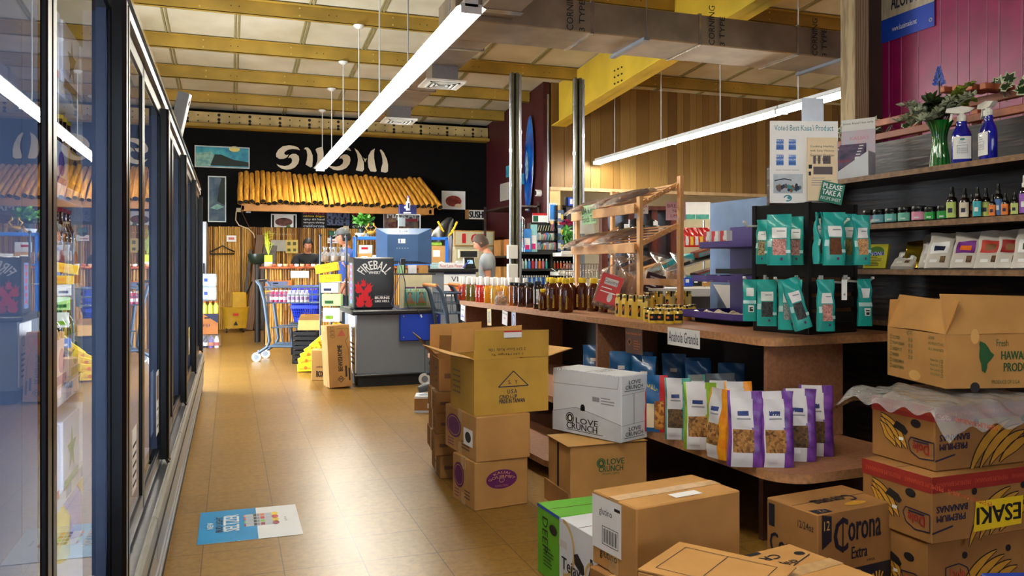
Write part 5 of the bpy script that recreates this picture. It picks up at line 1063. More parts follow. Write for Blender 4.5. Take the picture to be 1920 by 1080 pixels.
spray(1785, (186, 206, 110), 'lime_label', 'amber spray bottle with lime label, leftmost and largest', .026, .17); spray(1809, (226, 214, 190), 'cream_label', 'amber spray bottle with a cream label', .024, .155)
spray(1822, (236, 130, 50), 'orange_label', 'small orange labelled bottle behind the cream labelled one', .016, .13, .14); spray(1833, (60, 176, 186), 'teal_label', 'amber spray bottle with teal mountain label', .021, .155); spray(1849, (170, 200, 80), 'lime_label', 'amber spray bottle with lime label right of the teal one', .02, .15, .1)
spray(1861, (236, 130, 50), 'orange_label', 'little dropper bottle with orange label, left of the tall one', .016, .11); spray(1872, (90, 130, 190), 'photo_label', 'tall dark dropper bottle with a blue photo label', .021, .165, .09); spray(1885, (236, 130, 50), 'orange_label', 'little dropper bottle with orange label, right of the tall one', .017, .11); spray(1897, (236, 130, 50), 'orange_label', 'orange labelled bottle peeping from behind a pale green one', .015, .1, .12); spray(1903, (196, 210, 120), 'palegreen_label', 'dark bottle with pale green label near the right edge', .017, .11)
spray(1921, (150, 90, 190), 'violet_yellow_label', 'purple and yellow bottle with white cap at the right edge', .022, .19, .08, OFFW)
# lower shelf: book, pouches
z = SZ[2]
m = MB(); m.box(-.065, -.012, 0, .065, .012, .15, mat('noni_yellow', (206, 200, 50), .4)); M = side(.13, .024, .15, 'front'); m.disc(.065, .105, .045, .03, mat('leaf_green_print', (70, 120, 30), .5), M=M); m.rect(.02, .08, .11, .1, BLUE, .0004, M); m.text('NONI', .03, .078, .07, .024, WHITE, .001, M); lines(m, M, .01, .065, .1, 6, .01, mat('olive_text', (80, 80, 20), .6), .004)
m.obj('book', label='yellow green booklet leaning back on the pouch shelf', cat='book', loc=SP(1640, z, .07), rot=(-.35, 0, RW))
KR = mat('kraft_white_pouch', (206, 200, 190), .4, amt=.04, coat=.2)
def coffeep(px, lab, c, seed, dx=.07, tilt=-.5, rz=RW, w_=.13, h=.22, art=None, bk=KR):
    t = thing('coffee_pouch', lab, 'coffee pouch', SP(px, z, dx), rot=(tilt, 0, rz)); cm = mat(*art) if art else WHITE
    pouch(t, w_, h, .05, bk, bk, (.2, .62, .12, .3, GRAND), [(-.7, .7, .38, .72, cm), (-.4, .4, .45, .6, c), (-.55, .0, .12, .2, WHITE)], seed)
coffeep(1690, 'white pouch lying far back beside the booklet', NAVY, 1, .03, -1.0, RW, .12, .19); t = thing('gold_pouch', 'shiny gold pouch with a folded top behind the lying white pouch', 'coffee pouch', SP(1716, z, .1), rot=(-.6, 0, RW+.1)); GO = mat('gold_foil', (190, 160, 50), .2, .8, amt=.2); pouch(t, .14, .19, .05, GO, GO, None, None, 3)
coffeep(1745, 'white coffee pouch with round drawn emblem, rear one', NAVY, 4, .12); coffeep(1757, 'white coffee pouch with round drawn emblem, front one', NAVY, 5, .02)
coffeep(1806, 'coffee pouch with purple label', ORG, 6, .04, art=('purple_label', (120, 40, 140), .5)); coffeep(1825, 'plain backed pouch behind the purple labelled one', NAVY, 12, .14)
coffeep(1853, 'coffee pouch with a red photo label, nearer the middle', mat('photo_brown'), 7, .04, art=('brick_label', (190, 60, 50), .5)); coffeep(1892, 'coffee pouch with dark red label near the right edge', mat('photo_brown'), 8, .06, art=('darkred_label', (150, 30, 30), .5)); coffeep(1925, 'pouch with green print cut by the right edge', GREEN, 9, .04)
# top shelf: CD display, vase of flowers, two blue spray bottles
t = thing('card_display', 'white cardboard display of music discs with a tall header card', 'display box', SP(1602, SZ[0], .1), -PI/2+.55); m = MB()
m.prism([(-.1, 0), (.1, 0), (.1, .16), (-.1, .03)], .14, CARDW, M=fr((0, .07, 0), (1, 0, 0), (0, 0, 1))); m.obj('tray', t)
m = MB(); m.box(-.1, .075, 0, .1, .08, .38, mat('pastel_header', (196, 206, 226), .5, c2=(226, 196, 206), scale=9)); M = fr((-.1, .0745, 0), (1, 0, 0), (0, 0, 1)); m.rect(0, .31, .2, .38, WHITE, .0004, M); m.text("Some Kaua'i fun only", .01, .345, .18, .016, INK, .001, M); m.text("KAUA'I", .05, .25, .11, .022, mat('pink_print', (226, 150, 170), .5), .001, M); m.obj('header_card', t)
for i in range(5):
    m = MB(); m.box(-.095, -.06+.022*i, .03+.02*i, .06, -.055+.022*i, .14+.02*i, mat('disc_cover_navy', (52, 52, 84), .3, c2=(110, 90, 120), scale=14)); m.text("KAUA'I", -.08, .1+.02*i, .07, .018, RED, M=fr((0, -.0608+.022*i, 0), (1, 0, 0), (0, 0, 1))); m.rect(.02, .11+.02*i, .045, .13+.02*i, WHITE, 0, fr((0, -.0608+.022*i, 0), (1, 0, 0), (0, 0, 1))); m.obj('disc_case', t)
t = thing('flower_vase', 'green ribbed glass vase standing on the top shelf', 'vase', SP(1762, SZ[0], .07)); GV = mat('green_vase_glass', (10, 110, 30), .06, coat=.9, amt=.2)
m = MB()
def vf(u, v): a = 2*PI*u; r = (.048-.012*math.sin(PI*v)**1.0+.014*v**6+.004*math.sin(PI*v*2.2))*(1+.05*math.cos(14*a)); return (r*math.cos(a), r*math.sin(a), .24*v)
m.grid(vf, 84, 18, GV); m.disc(0, 0, .046, .046, GV, z=.001); m.obj('vase', t)
# bouquet: its own thing, standing in the vase
t = thing('bouquet', 'bouquet of white roses, silver leaves and a blue flower spike', 'flowers', SP(1762, SZ[0], .07)+Vector((0, 0, .23)))
LG = mat('dark_leaf', (44, 62, 22), .5, amt=.2); LY = mat('yellow_green_leaf', (120, 140, 30), .5, amt=.2); LS = mat('silver_leaf', (160, 168, 140), .6, amt=.1); WR = mat('white_petal', (236, 232, 214), .5, amt=.03); BF = mat('blue_petal', (50, 80, 190), .5, c2=(110, 140, 220), scale=60)
rr = random.Random(9)
def leaf(m, p, d, L_, w_, mt, nrm=None):
    d = Vector(d).normalized(); s_ = d.cross(Vector(nrm or (rr.uniform(-1, 1), rr.uniform(-1, 1), 1))).normalized(); p = Vector(p); up = s_.cross(d)*L_*.08
    q = [p, p+d*L_*.3+s_*w_*.5+up, p+d*L_*.7+s_*w_*.4+up, p+d*L_, p+d*L_*.7-s_*w_*.4+up, p+d*L_*.3-s_*w_*.5+up]
    m.add([tuple(x) for x in q], [(0, 1, 2, 3), (0, 3, 4, 5)], mt)
def sprig(m, a, out, up, mt, L_, n, lw, ll):
    e = Vector((math.cos(a)*out, math.sin(a)*out, up)); P = [Vector((0, 0, -.05))*(1-k/6)+e*(k/6)+Vector((0, 0, .05*math.sin(PI*k/6))) for k in range(7)]
    m.tube([tuple(p) for p in P], .0022, LG, 5)
    for k in range(n):
        q = .35+.65*k/n; p = P[min(6, int(q*6))].lerp(P[min(6, int(q*6)+1)] if int(q*6) < 6 else P[6], q*6-int(q*6)); leaf(m, p, (rr.uniform(-1, 1), rr.uniform(-1, 1), rr.uniform(-.2, 1)), ll, lw, mt)
for nmk, mt, n, ll, lw, angs, o_, u_ in (('dark_foliage', LG, 16, .06, .035, [rr.uniform(0, 6.28) for _ in range(11)], (.04, .12), (.03, .16)), ('silver_foliage', LS, 34, .042, .02, [2.6, 3.0, 2.2, 3.4, 2.0, 1.8, 4.2, 3.8, 2.4, 1.2, 4.8], (.1, .22), (-.02, .16)), ('yellow_foliage', LY, 40, .026, .02, [-.3, -.7, -1.1, .1, -.5, -.9, -1.3], (.07, .17), (.08, .22))):
    m = MB()
    for a in angs: sprig(m, a, rr.uniform(*o_), rr.uniform(*u_), mt, .1, n, lw, ll)
    tag(m.obj(nmk, t), kind='stuff')
def rose(m, p, s_):
    for k in range(14): a = k*2.4; r = s_*(.15+.85*k/14); m.grid(lambda u, v: (p[0]+(r*(.4+.6*v))*math.cos(a+(u-.5)*1.5), p[1]+(r*(.4+.6*v))*math.sin(a+(u-.5)*1.5), p[2]+s_*(1.5-.06*k)*v-s_*.5), 4, 3, WR)
for p in ((-.02, .16, .1), (.03, .1, .13)): m = MB(); rose(m, p, .028); m.obj('rose', t)
m = MB(); 
for k in range(60): z_ = .2+.1*k/60; a = k*2.4; r = .02*(1-k/75); m.add([(r*math.cos(a), r*math.sin(a)+.005, z_), (r*1.9*math.cos(a+.4), r*1.9*math.sin(a+.4)+.005, z_+.008), (r*1.2*math.cos(a+.2), r*1.2*math.sin(a+.2)+.005, z_+.018), (r*.4*math.cos(a), r*.4*math.sin(a)+.005, z_+.008)], [(0, 1, 2, 3)], BF)
m.tube([(0, 0, 0), (0, .005, .3)], .004, LG, 6); m.obj('flower_spike', t)
CB = mat('cobalt_bottle', (10, 16, 150), .08, coat=.9, amt=.1)
def trig(px, lab, rz, noz):
    t = thing('trigger_bottle', lab, 'spray bottle', SP(px, SZ[0], .06), rz); m = MB(); m.lathe([(.043, 0), (.047, .008), (.047, .13), (.042, .16), (.028, .185), (.024, .2), (.027, .21), (.02, .222)], CB, 20, sx=1, sy=.7, sq=1.3); m.obj('bottle', t)
    m = MB(); m.grid(lambda u, v: ((.082)*(u-.5), -.0345-.0012+abs(u-.5)**2*.035, .02+.115*v), 10, 8, WHITE); M = fr((-.036, -.0368, .02), (1, 0, 0), (0, 0, 1)); m.frame(.012, .03, .06, .07, .0015, mat('slate_print', (90, 110, 150), .5), 0, M); m.text('FOR SURFACES', .016, .048, .04, .008, mat('slate_print'), .0004, M); m.text('& COUNTERTOPS', .016, .038, .04, .007, mat('slate_print'), .0004, M); m.disc(.036, .1, .012, .005, TEB, z=.0004, M=M); lines(m, M, .018, .09, .036, 2, .01, mat('slate_print'), .002); m.obj('label', t)
    m = MB(); m.lathe([(.022, .215), (.022, .245), (.014, .25), (.014, .262)], OFFW, 14); m.prism([(-.075, .01), (-.07, .03), (.0, .038), (.06, .026), (.03, .004), (-.02, .0)], .026, OFFW, z=-.013, M=fr((0, 0, .255), (1, 0, 0), (0, 0, 1))); m.prism([(-.05, 0), (-.04, 0), (-.045, -.035), (-.058, -.045)], .01, OFFW, z=-.005, M=fr((0, 0, .26), (1, 0, 0), (0, 0, 1))); m.obj('trigger', t)
trig(1803, 'cobalt blue spray bottle with its white trigger pointing left', -.75, 0); trig(1853, 'cobalt blue spray bottle seen from behind its nozzle, right one', -1.9, 1)
# trellis and ivy above the shelves
OW = mat('orange_stained_wood', (176, 96, 56), .5, kind='wood', c2=(140, 70, 38), scale=5)
t = thing('trellis_planter', 'orange stained wooden trellis rail above the shelf unit', 'trellis', (4.05, 1.3, 0)); 
for z0, dx in ((2.17, 0), (2.08, 0)): m = MB(); m.box(dx, 0, z0, dx+.04, 3.7, z0+.045, OW, .004); m.obj('rail', t)
for i in range(9): m = MB(); m.box(.045, .1+.43*i, 0 if i % 4 == 0 else 1.75, .08, .14+.43*i, 2.2, OW); m.obj('slat', t)
for i in range(4): m = MB(); m.box(-.16, 2.02+.09*i, 2.215+.012*i, .06, 2.06+.09*i, 2.25+.012*i, OW, .004); m.obj('cross_bar', t)
IV = mat('ivy_green', (30, 60, 24), .45, amt=.2); IVW = mat('ivy_cream_edge', (206, 214, 180), .5)
def ivy(lab, p, n, sp, seed):
    r = random.Random(seed); t = thing('ivy_plant', lab, 'ivy', p)
    for i in range(n):
        m = MB(); o = Vector((r.uniform(-.05, .05), r.uniform(-sp, sp), r.uniform(-.03, .07))); s_ = r.uniform(.035, .055); M = Matrix.Translation(o) @ Matrix.Rotation(r.uniform(-2.4, -.8), 4, 'Z') @ Matrix.Rotation(r.uniform(.9, 1.5), 4, 'X') @ Matrix.Rotation(r.uniform(-1, 1), 4, 'Z')
        P = [(0, -.6), (.35, -.75), (.9, -.3), (.55, .0), (.75, .55), (.3, .4), (0, 1), (-.3, .4), (-.75, .55), (-.55, 0), (-.9, -.3), (-.35, -.75)]
        m.poly([(x*s_, y*s_) for x, y in P], IVW, 0, M); m.poly([(x*s_*.74, y*s_*.74) for x, y in P], IV, .0008, M); m.tube([tuple(M @ Vector((0, -.6*s_, 0))), tuple(o*.4+Vector((0, 0, -.06)))], .0015, IV, 5); m.obj('leaf', t)
ivy('variegated ivy leaves poking up left of the disc display', (4.08, 4.52, 2.16), 7, .12, 1); ivy('variegated ivy leaves between the bouquet and spray bottles', (4.02, 3.6, 2.22), 4, .07, 2); ivy('bushy variegated ivy at the right edge above the shelves', (4.02, 3.27, 2.22), 10, .13, 3); ivy('variegated ivy trailing behind the bouquet on the trellis', (4.08, 4.1, 2.16), 9, .25, 4)
# banner on the crimson wall
bl = PX(1642, 84, 4.59); br_ = PX(1752, 50, 4.59); Wb = bl.y-br_.y; zb = (bl.z+br_.z)/2
m = MB(); m.rect(0, 0, Wb, .85, mat('wood_look_vinyl', (206, 196, 172), .4, c2=(180, 166, 140), scale=6, stretch=(6, 1, 1))); m.rect(0, 0, Wb, .17, BLUE, .001); m.text('www.kauaimade.net', Wb*.3, .06, Wb*.42, .04, WHITE, .002); m.text('ALOHA', Wb*.28, .22, Wb*.44, .11, NAVY, .002, bold=.002); m.text('MADE WITH', Wb*.31, .36, Wb*.36, .035, NAVY, .002)
m.disc(Wb*.4, .72, Wb*.27, .26, mat('banner_blue', (20, 60, 160), .4), 40, .002); m.ring(Wb*.4, .72, Wb*.3, .29, .012, mat('banner_green', (60, 130, 60), .4), 40, .002); m.text("KAUA'I MADE", 0, 0, 1, 1, WHITE, .003, None, (lambda a, b: (Wb*.4+(Wb*.18+ (1-b)*.06)*math.cos(math.radians(215+110*a)), .72+(.17+(1-b)*.06)*math.sin(math.radians(215+110*a)))))
for x in (.03, Wb-.03): m.ring(x, .05, .014, .014, .006, STEEL, z=.003)
m.obj('banner', label='vinyl banner reading MADE WITH ALOHA hanging on the crimson wall', cat='banner', loc=(4.59, bl.y, zb), rot=(PI/2, 0, -PI/2))
# ================================================================== SALT SPINNER with hanging pouches
A_, B_, C_ = (1421, 619), (1516, 628.5), (1607, 622)
sx_, sy_, syaw, sw, sd = solve(A_, B_, C_, TZ); sw = min(sw, .42); sd = min(sd, .42)
ex = Vector((math.cos(syaw), math.sin(syaw), 0)); ey = Vector((-ex.y, ex.x, 0)); nr = PZ(*B_, TZ); cc = nr+ex*sw/2+ey*sd/2; SH = .67
t = thing('spinner_rack', 'black slat wall spinner rack on the near end of the bench', 'display rack', (cc.x, cc.y, TZ), syaw); m = MB()
m.box(-sw/2, -sd/2, 0, sw/2, sd/2, .06, BLACK, .004); q = .02
for z0, z1 in ((.06, .11), (.13, .19), (.21, .27), (.29, .40), (.42, .48), (.5, .56), (.575, SH)): m.box(-sw/2+.004, -sd/2+.004, z0, sw/2-.004, sd/2-.004, z1, MBLACK, .002)
m.obj('slat_panel', t); m = MB(); m.box(-sw/2+.02, -sd/2+.02, .06, sw/2-.02, sd/2-.02, SH-.01, mat('slot_brown', (110, 70, 36), .6)); m.obj('core', t)
for a in (-sw/2+.01, sw/2-.01):
    for b in (-sd/2+.01, sd/2-.01): m = MB(); m.box(a-.012, b-.012, .05, a+.012, b+.012, SH+.002, BLACK); m.obj('corner_post', t)
SM = Matrix.Translation((cc.x, cc.y, TZ)) @ Matrix.Rotation(syaw, 4, 'Z')
def hook(face, a, z):
    m = MB(); P = [(a, -sd/2+.01, z), (a, -sd/2-.13, z-.004), (a, -sd/2-.155, z+.018)] if face == 'R' else [(-sw/2+.01, a, z), (-sw/2-.13, a, z-.004), (-sw/2-.155, a, z+.018)]
    m.tube(P, .006, OFFW, 8); m.lathe([(.008, -.006), (.009, 0), (.008, .006)], OFFW, 8, M=Tm(*P[2])); m.box(*(P[0][0]-.015, P[0][1]-.012, z-.01, P[0][0]+.015, P[0][1]+.002, z+.03), OFFW); m.obj('hook', t)
for z in (.56, .27):
    for a in (-.1, .1): hook('R', a, z)
    for a in (-.1, .1): hook('L', a, z)
TEAL = mat('teal_pouch', (22, 156, 148), .35, coat=.3, amt=.05)
def salt(px, py, w_, h, c, lab, yaw, d=None, tilt=0, seed=0, back=False):
    d = d or 4.0; top = PD(px, py, d); tt = thing('salt_pouch', lab, 'salt pouch', (top.x, top.y, top.z-h), rot=(0, tilt, yaw), group='teal salt pouches')
    cm = mat(*c) if c else WHITE
    if back: pouch(tt, w_, h, .03, TEAL, TEAL, None, [(-.5, .6, .6, .8, WHITE), (-.2, .6, .22, .38, WHITE), (.0, .5, .24, .34, INK), (-.95, .95, .42, .5, mat('aqua_wave', (190, 224, 222), .4))], seed)
    else: pouch(tt, w_, h, .04, TEAL, TEAL, (-.55, .6, .2, .52, cm), [(-.6, .62, .54, .74, WHITE), (-.97, -.62, .36, .48, mat('aqua_wave', (190, 224, 222), .4)), (-.2, .5, .66, .68, mat('faded_grey')), (.55, .95, .24, .3, mat('aqua_wave')), (.1, .3, .1, .15, PUR)], seed)
PK = ('pink_salt', (214, 160, 150), .7, 0, 'speck', (150, 90, 90), 60); BRN = ('brown_salt', (110, 62, 30), .8, 0, 'speck', (80, 44, 22), 60); OLV = ('herb_salt', (130, 120, 60), .8, 0, 'speck', (80, 76, 40), 60); TAN_ = ('tan_salt', (206, 160, 110), .8, 0, 'speck', (150, 104, 70), 60); DRK = ('black_salt', (70, 72, 74), .8, 0, 'speck', (30, 32, 34), 60); GRY = ('grey_salt', (160, 162, 160), .8, 0, 'speck', (110, 112, 112), 60); MIX = ('mixed_salt', (180, 160, 120), .8, 0, 'speck', (90, 70, 40), 60)
yl = -TH-.35; yr = -TH+.12
for a in ((1431, 412, .075, .23, MIX, 'teal salt pouch with mixed seeds, far left of the upper left group', yl-.5, 4.2), (1461, 402, .115, .25, PK, 'teal salt pouch with pink salt, front of the upper left group', yl, 3.98), (1491, 406, .085, .245, PK, 'teal salt pouch with pink salt, behind right in the upper left group', yl-.1, 4.1),
          (1532, 398, .06, .25, BRN, 'edge-on teal pouch, first of the upper right group', yr+.9, 3.92), (1543, 398, .05, .25, BRN, 'edge-on teal pouch, second of the upper right group', yr+.9, 3.94), (1563, 398, .11, .255, BRN, 'teal salt pouch with brown powder on the upper right hook', yr, 3.9), (1591, 401, .085, .26, OLV, 'teal salt pouch with olive herb salt on the upper right side', yr, 4.1), (1615, 403, .09, .245, TAN_, 'teal salt pouch with tan salt, rightmost of the upper row', yr, 3.98),
          (1438, 524, .1, .235, DRK, 'teal salt pouch with dark salt on the lower left hook', yl+.1, 4.1), (1481, 524, .112, .245, GRY, 'teal salt pouch with grey salt, lower left beside the tilted one', yl+.1, 3.95), (1548, 524, .09, .25, PK, 'teal salt pouch with pink salt, alone on the lower right hook', yr, 3.92)): salt(*a[:7], d=a[7], seed=a[0])
salt(1507, 518, .085, .25, DRK, 'teal salt pouch tilted sideways beside the spinner corner', yl+.4, 3.86, -.3, 77); salt(1406, 524, .07, .215, None, 'teal pouch showing its white back labels, far left', yl, 4.2, 0, 8, True); salt(1621, 523, .075, .235, None, 'teal pouch showing its back labels at the right of the spinner', yr, 4.05, 0, 9, True)
m = MB(); m.box(-.013, -.001, -.1, .013, .001, 0, WHITE); m.text('4', -.005, -.08, .01, .014, INK, M=fr((0, -.0015, 0), (1, 0, 0), (0, 0, 1))); m.obj('price_tag', label='white price tag on the empty lower right hook', cat='price tag', loc=PD(1583, 524, 3.95), rz=-TH)
# sign on the spinner
p = PD(1508, 372, 4.2); yw = -TH+.04; t = thing('display_sign', "white sign headed Voted Best Kaua'i Product on top of the spinner", 'sign', (p.x, p.y, TZ+SH+.004), yw); W_ = .355; H_ = .425
m = MB(); m.box(-W_/2, 0, 0, W_/2, .01, H_, WHITE); M = fr((-W_/2, -.001, 0), (1, 0, 0), (0, 0, 1)); TE = mat('teal_ink', (40, 140, 150), .5)
m.text("Voted Best Kaua'i Product", .02, .375, .31, .03, TE, M=M)
for i, (a, b_) in enumerate(((.03, .275), (.095, .275), (.03, .195), (.095, .195))): m.rect(a, b_, a+.038, b_+.055, mat('award_blue', (70, 120, 200), .5), 0, M); m.text('BEST', a, b_+.043, .038, .01, WHITE, .0004, M); m.text('KAUAI', a, b_+.025, .038, .01, WHITE, .0004, M); m.text(('2013', '2014', '2015', '2016')[i], a, b_+.006, .038, .012, NAVY, .0004, M)
m.text('Family Owned and Operated', .03, .165, .12, .01, mat('faded_grey'), M=M); m.rect(.015, .05, .17, .15, mat('photo_pale', (196, 204, 210), .4, c2=(160, 170, 180), scale=8), 0, M); rr = random.Random(6)
for i in range(26): m.disc(.035+.125*rr.random(), .062+.03*rr.random(), .008, .011, (mat('photo_brown'), NAVY, mat('photo_grey', (90, 80, 80), .5), TE)[i % 4], 8, .0004+.00003*i, M)
m.line([(.02, .115), (.07, .125), (.11, .118)], .006, NAVY, .0004, M); m.ring(.09, .025, .022, .017, .006, TE, z=.0004, M=M, a0=-2, a1=3); m.disc(.097, .027, .009, .008, TE, z=.0004, M=M); m.text('Delicious Recipes', .2, .32, .13, .02, mat('faded_grey'), M=M); m.obj('sign_board', t)
m = MB(); m.box(.005, -.03, .01, .16, -.02, .335, CREAM); M = fr((.005, -.031, .01), (1, 0, 0), (0, 0, 1))
for i, s_ in enumerate(('Cooking Healthy', 'with Salty Wahine', 'Gourmet Hawaiian', 'Sea Salts')): m.text(s_, .013 if i < 3 else .045, .272-.022*i, .125 if i < 3 else .06, .013, INK, M=M)
for x in (.035, .06): m.lathe([(.006, 0), (.007, .04)], mat('photo_grey'), 8, M=Tm(.005+x, -.031, .2))
m.rect(.08, .19, .12, .23, mat('photo_grey'), 0, M); m.rect(.03, .135, .13, .175, mat('photo_grey'), 0, M); m.rect(.005, .165, .022, .185, INK, 0, M); m.rect(.005, .13, .018, .15, INK, 0, M); lines(m, M, .02, .115, .11, 4, .012, mat('faded_grey'), .003); m.obj('recipe_sheets', t)
m = MB(); m.box(-.06, -.002, 0, .06, 0, .105, mat('teal_green_card', (26, 120, 96), .5)); M = fr((-.06, -.0026, 0), (1, 0, 0), (0, 0, 1)); m.text('PLEASE', .008, .07, .1, .026, WHITE, M=M, bold=.001); m.text('TAKE A', .008, .038, .1, .026, WHITE, M=M, bold=.001); m.text('RECIPE SHEET', .006, .012, .105, .016, WHITE, M=M); m.obj('recipe_card', t, loc=(.115, -.045, -.002), rot=(0, .2, 0))
m = MB(); m.box(.0, .03, 0, .115, .035, .55, mat('pale_blue_board', (206, 216, 230), .5)); m.obj('header_card', t)
# ================================================================== CHECKOUT GOODS
CT = .79
p0 = PZ(652, 583, CT); 
def C1(x, y, z=CT): return Vector((1.24+x, 8.42+y, z))
t = thing('mini_fridge', 'black countertop whisky fridge with red flames and arched white lettering', 'mini fridge', C1(-.02, .0)+Vector((.2, .2, .002))); m = MB(); w_, d_, h = .42, .4, .545
m.box(-w_/2, -d_/2, .01, w_/2, d_/2, h, mat('fridge_black', (12, 12, 14), .3, coat=.3), .012); m.box(-w_/2+.02, -d_/2+.02, 0, w_/2-.02, d_/2-.02, .01, BLACK); M = side(w_, d_, h, 'front')
m.text('FIREBALL', 0, 0, 1, 1, WHITE, M=M, fn=lambda a, b: (w_*.52+(w_*.3+b*.09)*math.cos(math.radians(150-120*a)), h*.56+(h*.21+b*.09)*math.sin(math.radians(150-120*a))), bold=.002)
m.text('WHISKY', w_*.36, h*.68, w_*.3, h*.055, WHITE, .0004, M, bold=.001); m.text('BURNS', w_*.52, h*.2, w_*.36, h*.05, WHITE, .0004, M, bold=.002); m.text('LIKE HELL', w_*.52, h*.14, w_*.36, h*.042, WHITE, .0004, M, bold=.0015); m.text('Tastes Like Heaven', w_*.52, h*.26, w_*.36, h*.018, mat('faded_grey'), .0004, M)
FLR = mat('flame_red', (206, 20, 30), .4)
def flame(x, y, s_, a, k=0):
    c, s2 = math.cos(a), math.sin(a); P = [(0, -.25), (.3, -.2), (.45, .1), (.3, .45), (.42, .85), (.12, .6), (.05, 1.15), (-.14, .7), (-.38, .95), (-.3, .4), (-.45, .1), (-.3, -.2)]
    m.poly([(x+s_*(px*c-py*s2), y+s_*(px*s2+py*c)) for px, py in P], FLR, .0004+.0003*k, M)
for k, a in enumerate(((w_*.16, h*.1, .1, .1), (w_*.36, h*.09, .09, -.15), (w_*.26, h*.22, .11, -.1), (w_*.13, h*.36, .09, .15), (w_*.35, h*.37, .08, -.3), (w_*.24, h*.47, .06, .05))): flame(*a, k)
m.obj('cabinet', t); m = MB(); ML = side(w_, d_, h, 'left'); m.rect(.12, .06, .3, h-.06, mat('fridge_side_art', (110, 130, 180), .4), 0, ML); 
for i in range(6): m.rect(.17, .1+i*.065, .25, .14+i*.065, RED, .0006, ML)
m.obj('side_panel', t)
t = thing('cable', 'blue and black cable looping down beside the fridge', 'cable', C1(.4, -.08)); m = MB(); m.tube([(.04, .1, .5), (.03, .0, .35), (-.02, -.02, .2), (-.06, -.02, .06), (0, -.03, .012), (.1, -.02, .012), (.14, .02, .02)], .004, mat('steel_blue_cable', (60, 80, 130), .4), 6); m.obj('cord', t); m = MB(); m.tube([(.06, .12, .5), (.09, .02, .3), (.1, 0, .1), (.12, -.02, .012), (.2, -.03, .012), (.24, -.06, -.05)], .004, BLACK, 6); m.tube([(.24, -.06, -.05), (.25, -.065, -.08)], .009, WHITE, 6); m.obj('cord', t)
t = thing('magazine_holder', 'beige board with a clear holder of two visitor magazines', 'magazine holder', C1(.48, .18)); m = MB(); m.box(0, 0, 0, .36, .02, .36, mat('beige_board', (206, 196, 160), .6), .003); m.box(-.02, -.0, .36, .4, .5, .375, BLACK); m.box(-.02, .44, 0, .0, .5, .36, BLACK); m.box(.38, .44, 0, .4, .5, .36, BLACK); m.obj('board', t)
for i in (0, 1):
    m = MB(); m.box(0, 0, 0, .11, .008, .2, mat('magazine_teal', (110, 186, 180), .35)); M = fr((0, -.0008, 0), (1, 0, 0), (0, 0, 1)); m.rect(0, .185, .11, .2, PUR, 0, M); m.text('KAUAI', .005, .145, .1, .035, mat('pale_yellow', (240, 236, 160), .4), .0004, M, bold=.001); m.disc(.055, .115, .02, .026, mat('skin_print', (206, 150, 110), .5), z=.0004, M=M); m.ring(.055, .12, .024, .03, .008, mat('hair_print', (50, 30, 20), .5), z=.0006, M=M, a0=0, a1=PI); m.poly([(.015, .03), (.095, .03), (.08, .085), (.055, .095), (.03, .085)], mat('skin_print'), .0004, M); m.rect(0, 0, .11, .03, mat('grass_print', (150, 170, 60), .5), .0003, M)
    m.text('This Week' if i == 0 else 'Just for You', .02, .02, .09, .03, ORG, .0012, M, bold=.001); m.obj('magazine', label='%s of two teal visitor magazines in the clear holder' % ('left' if i == 0 else 'right'), cat='magazine', group='visitor magazines', loc=C1(.535+.125*i, .15, CT+.03), rot=(-.06, 0, 0))
m = MB(); m.box(.04, -.05, .012, .33, -.046, .2, CGLASS); m.box(.04, -.05, .008, .33, 0, .012, CGLASS); m.obj('clear_pocket', t)
for i, (c, w_) in enumerate((('pale_green_card', .07), ('carrier_white', .09), ('cardboard', .1))): m = MB(); m.box(0, 0, 0, w_, .03, .09, _M[c]); m.obj('leaflet_box', label='small box on the black shelf under the monitor, %s' % ('left', 'middle', 'right')[i], cat='box', loc=C1(.48+.12*i, .28, CT+.376))
t = thing('computer_monitor', 'blue black monitor seen from behind with a faint maker logo', 'monitor', PD(757, 512, 9.1)); t.rotation_euler = (0, 0, -TH+.08); t.location.z = 1.17; MN = mat('monitor_blue_plastic', (50, 82, 124), .35, coat=.2)
m = MB(); m.box(-.31, .03, .1, .31, .045, .5, BLACK, .004); v = [(-.31, .03, .1), (.31, .03, .1), (.31, .03, .5), (-.31, .03, .5), (-.18, -.03, .13), (.16, -.03, .13), (.16, -.03, .43), (-.18, -.03, .43)]; m.add(v, [(0, 1, 5, 4), (1, 2, 6, 5), (2, 3, 7, 6), (3, 0, 4, 7), (4, 5, 6, 7)], MN); M = fr((0, -.0008, 0), (1, 0, 0), (0, 0, 1))
m.rect(-.06, .33, .02, .38, WHITE, .03, M); m.rect(-.04, .335, -.03, .375, BLUE, .0305, M); [m.rect(-.08+.03*i, .27, -.065+.03*i, .28, STEEL, .031, M) for i in range(5)]; m.text('LG', -.02, .455, .06, .025, INK, .02, M); m.ring(-.04, .465, .012, .012, .004, INK, z=.02, M=M); m.obj('screen_housing', t)
m = MB(); m.box(-.035, -.04, -.02, .02, -.02, .16, BLACK, .004); m.box(-.1, -.06, -.02, .1, .08, -.005, BLACK, .004); m.obj('stand', t)
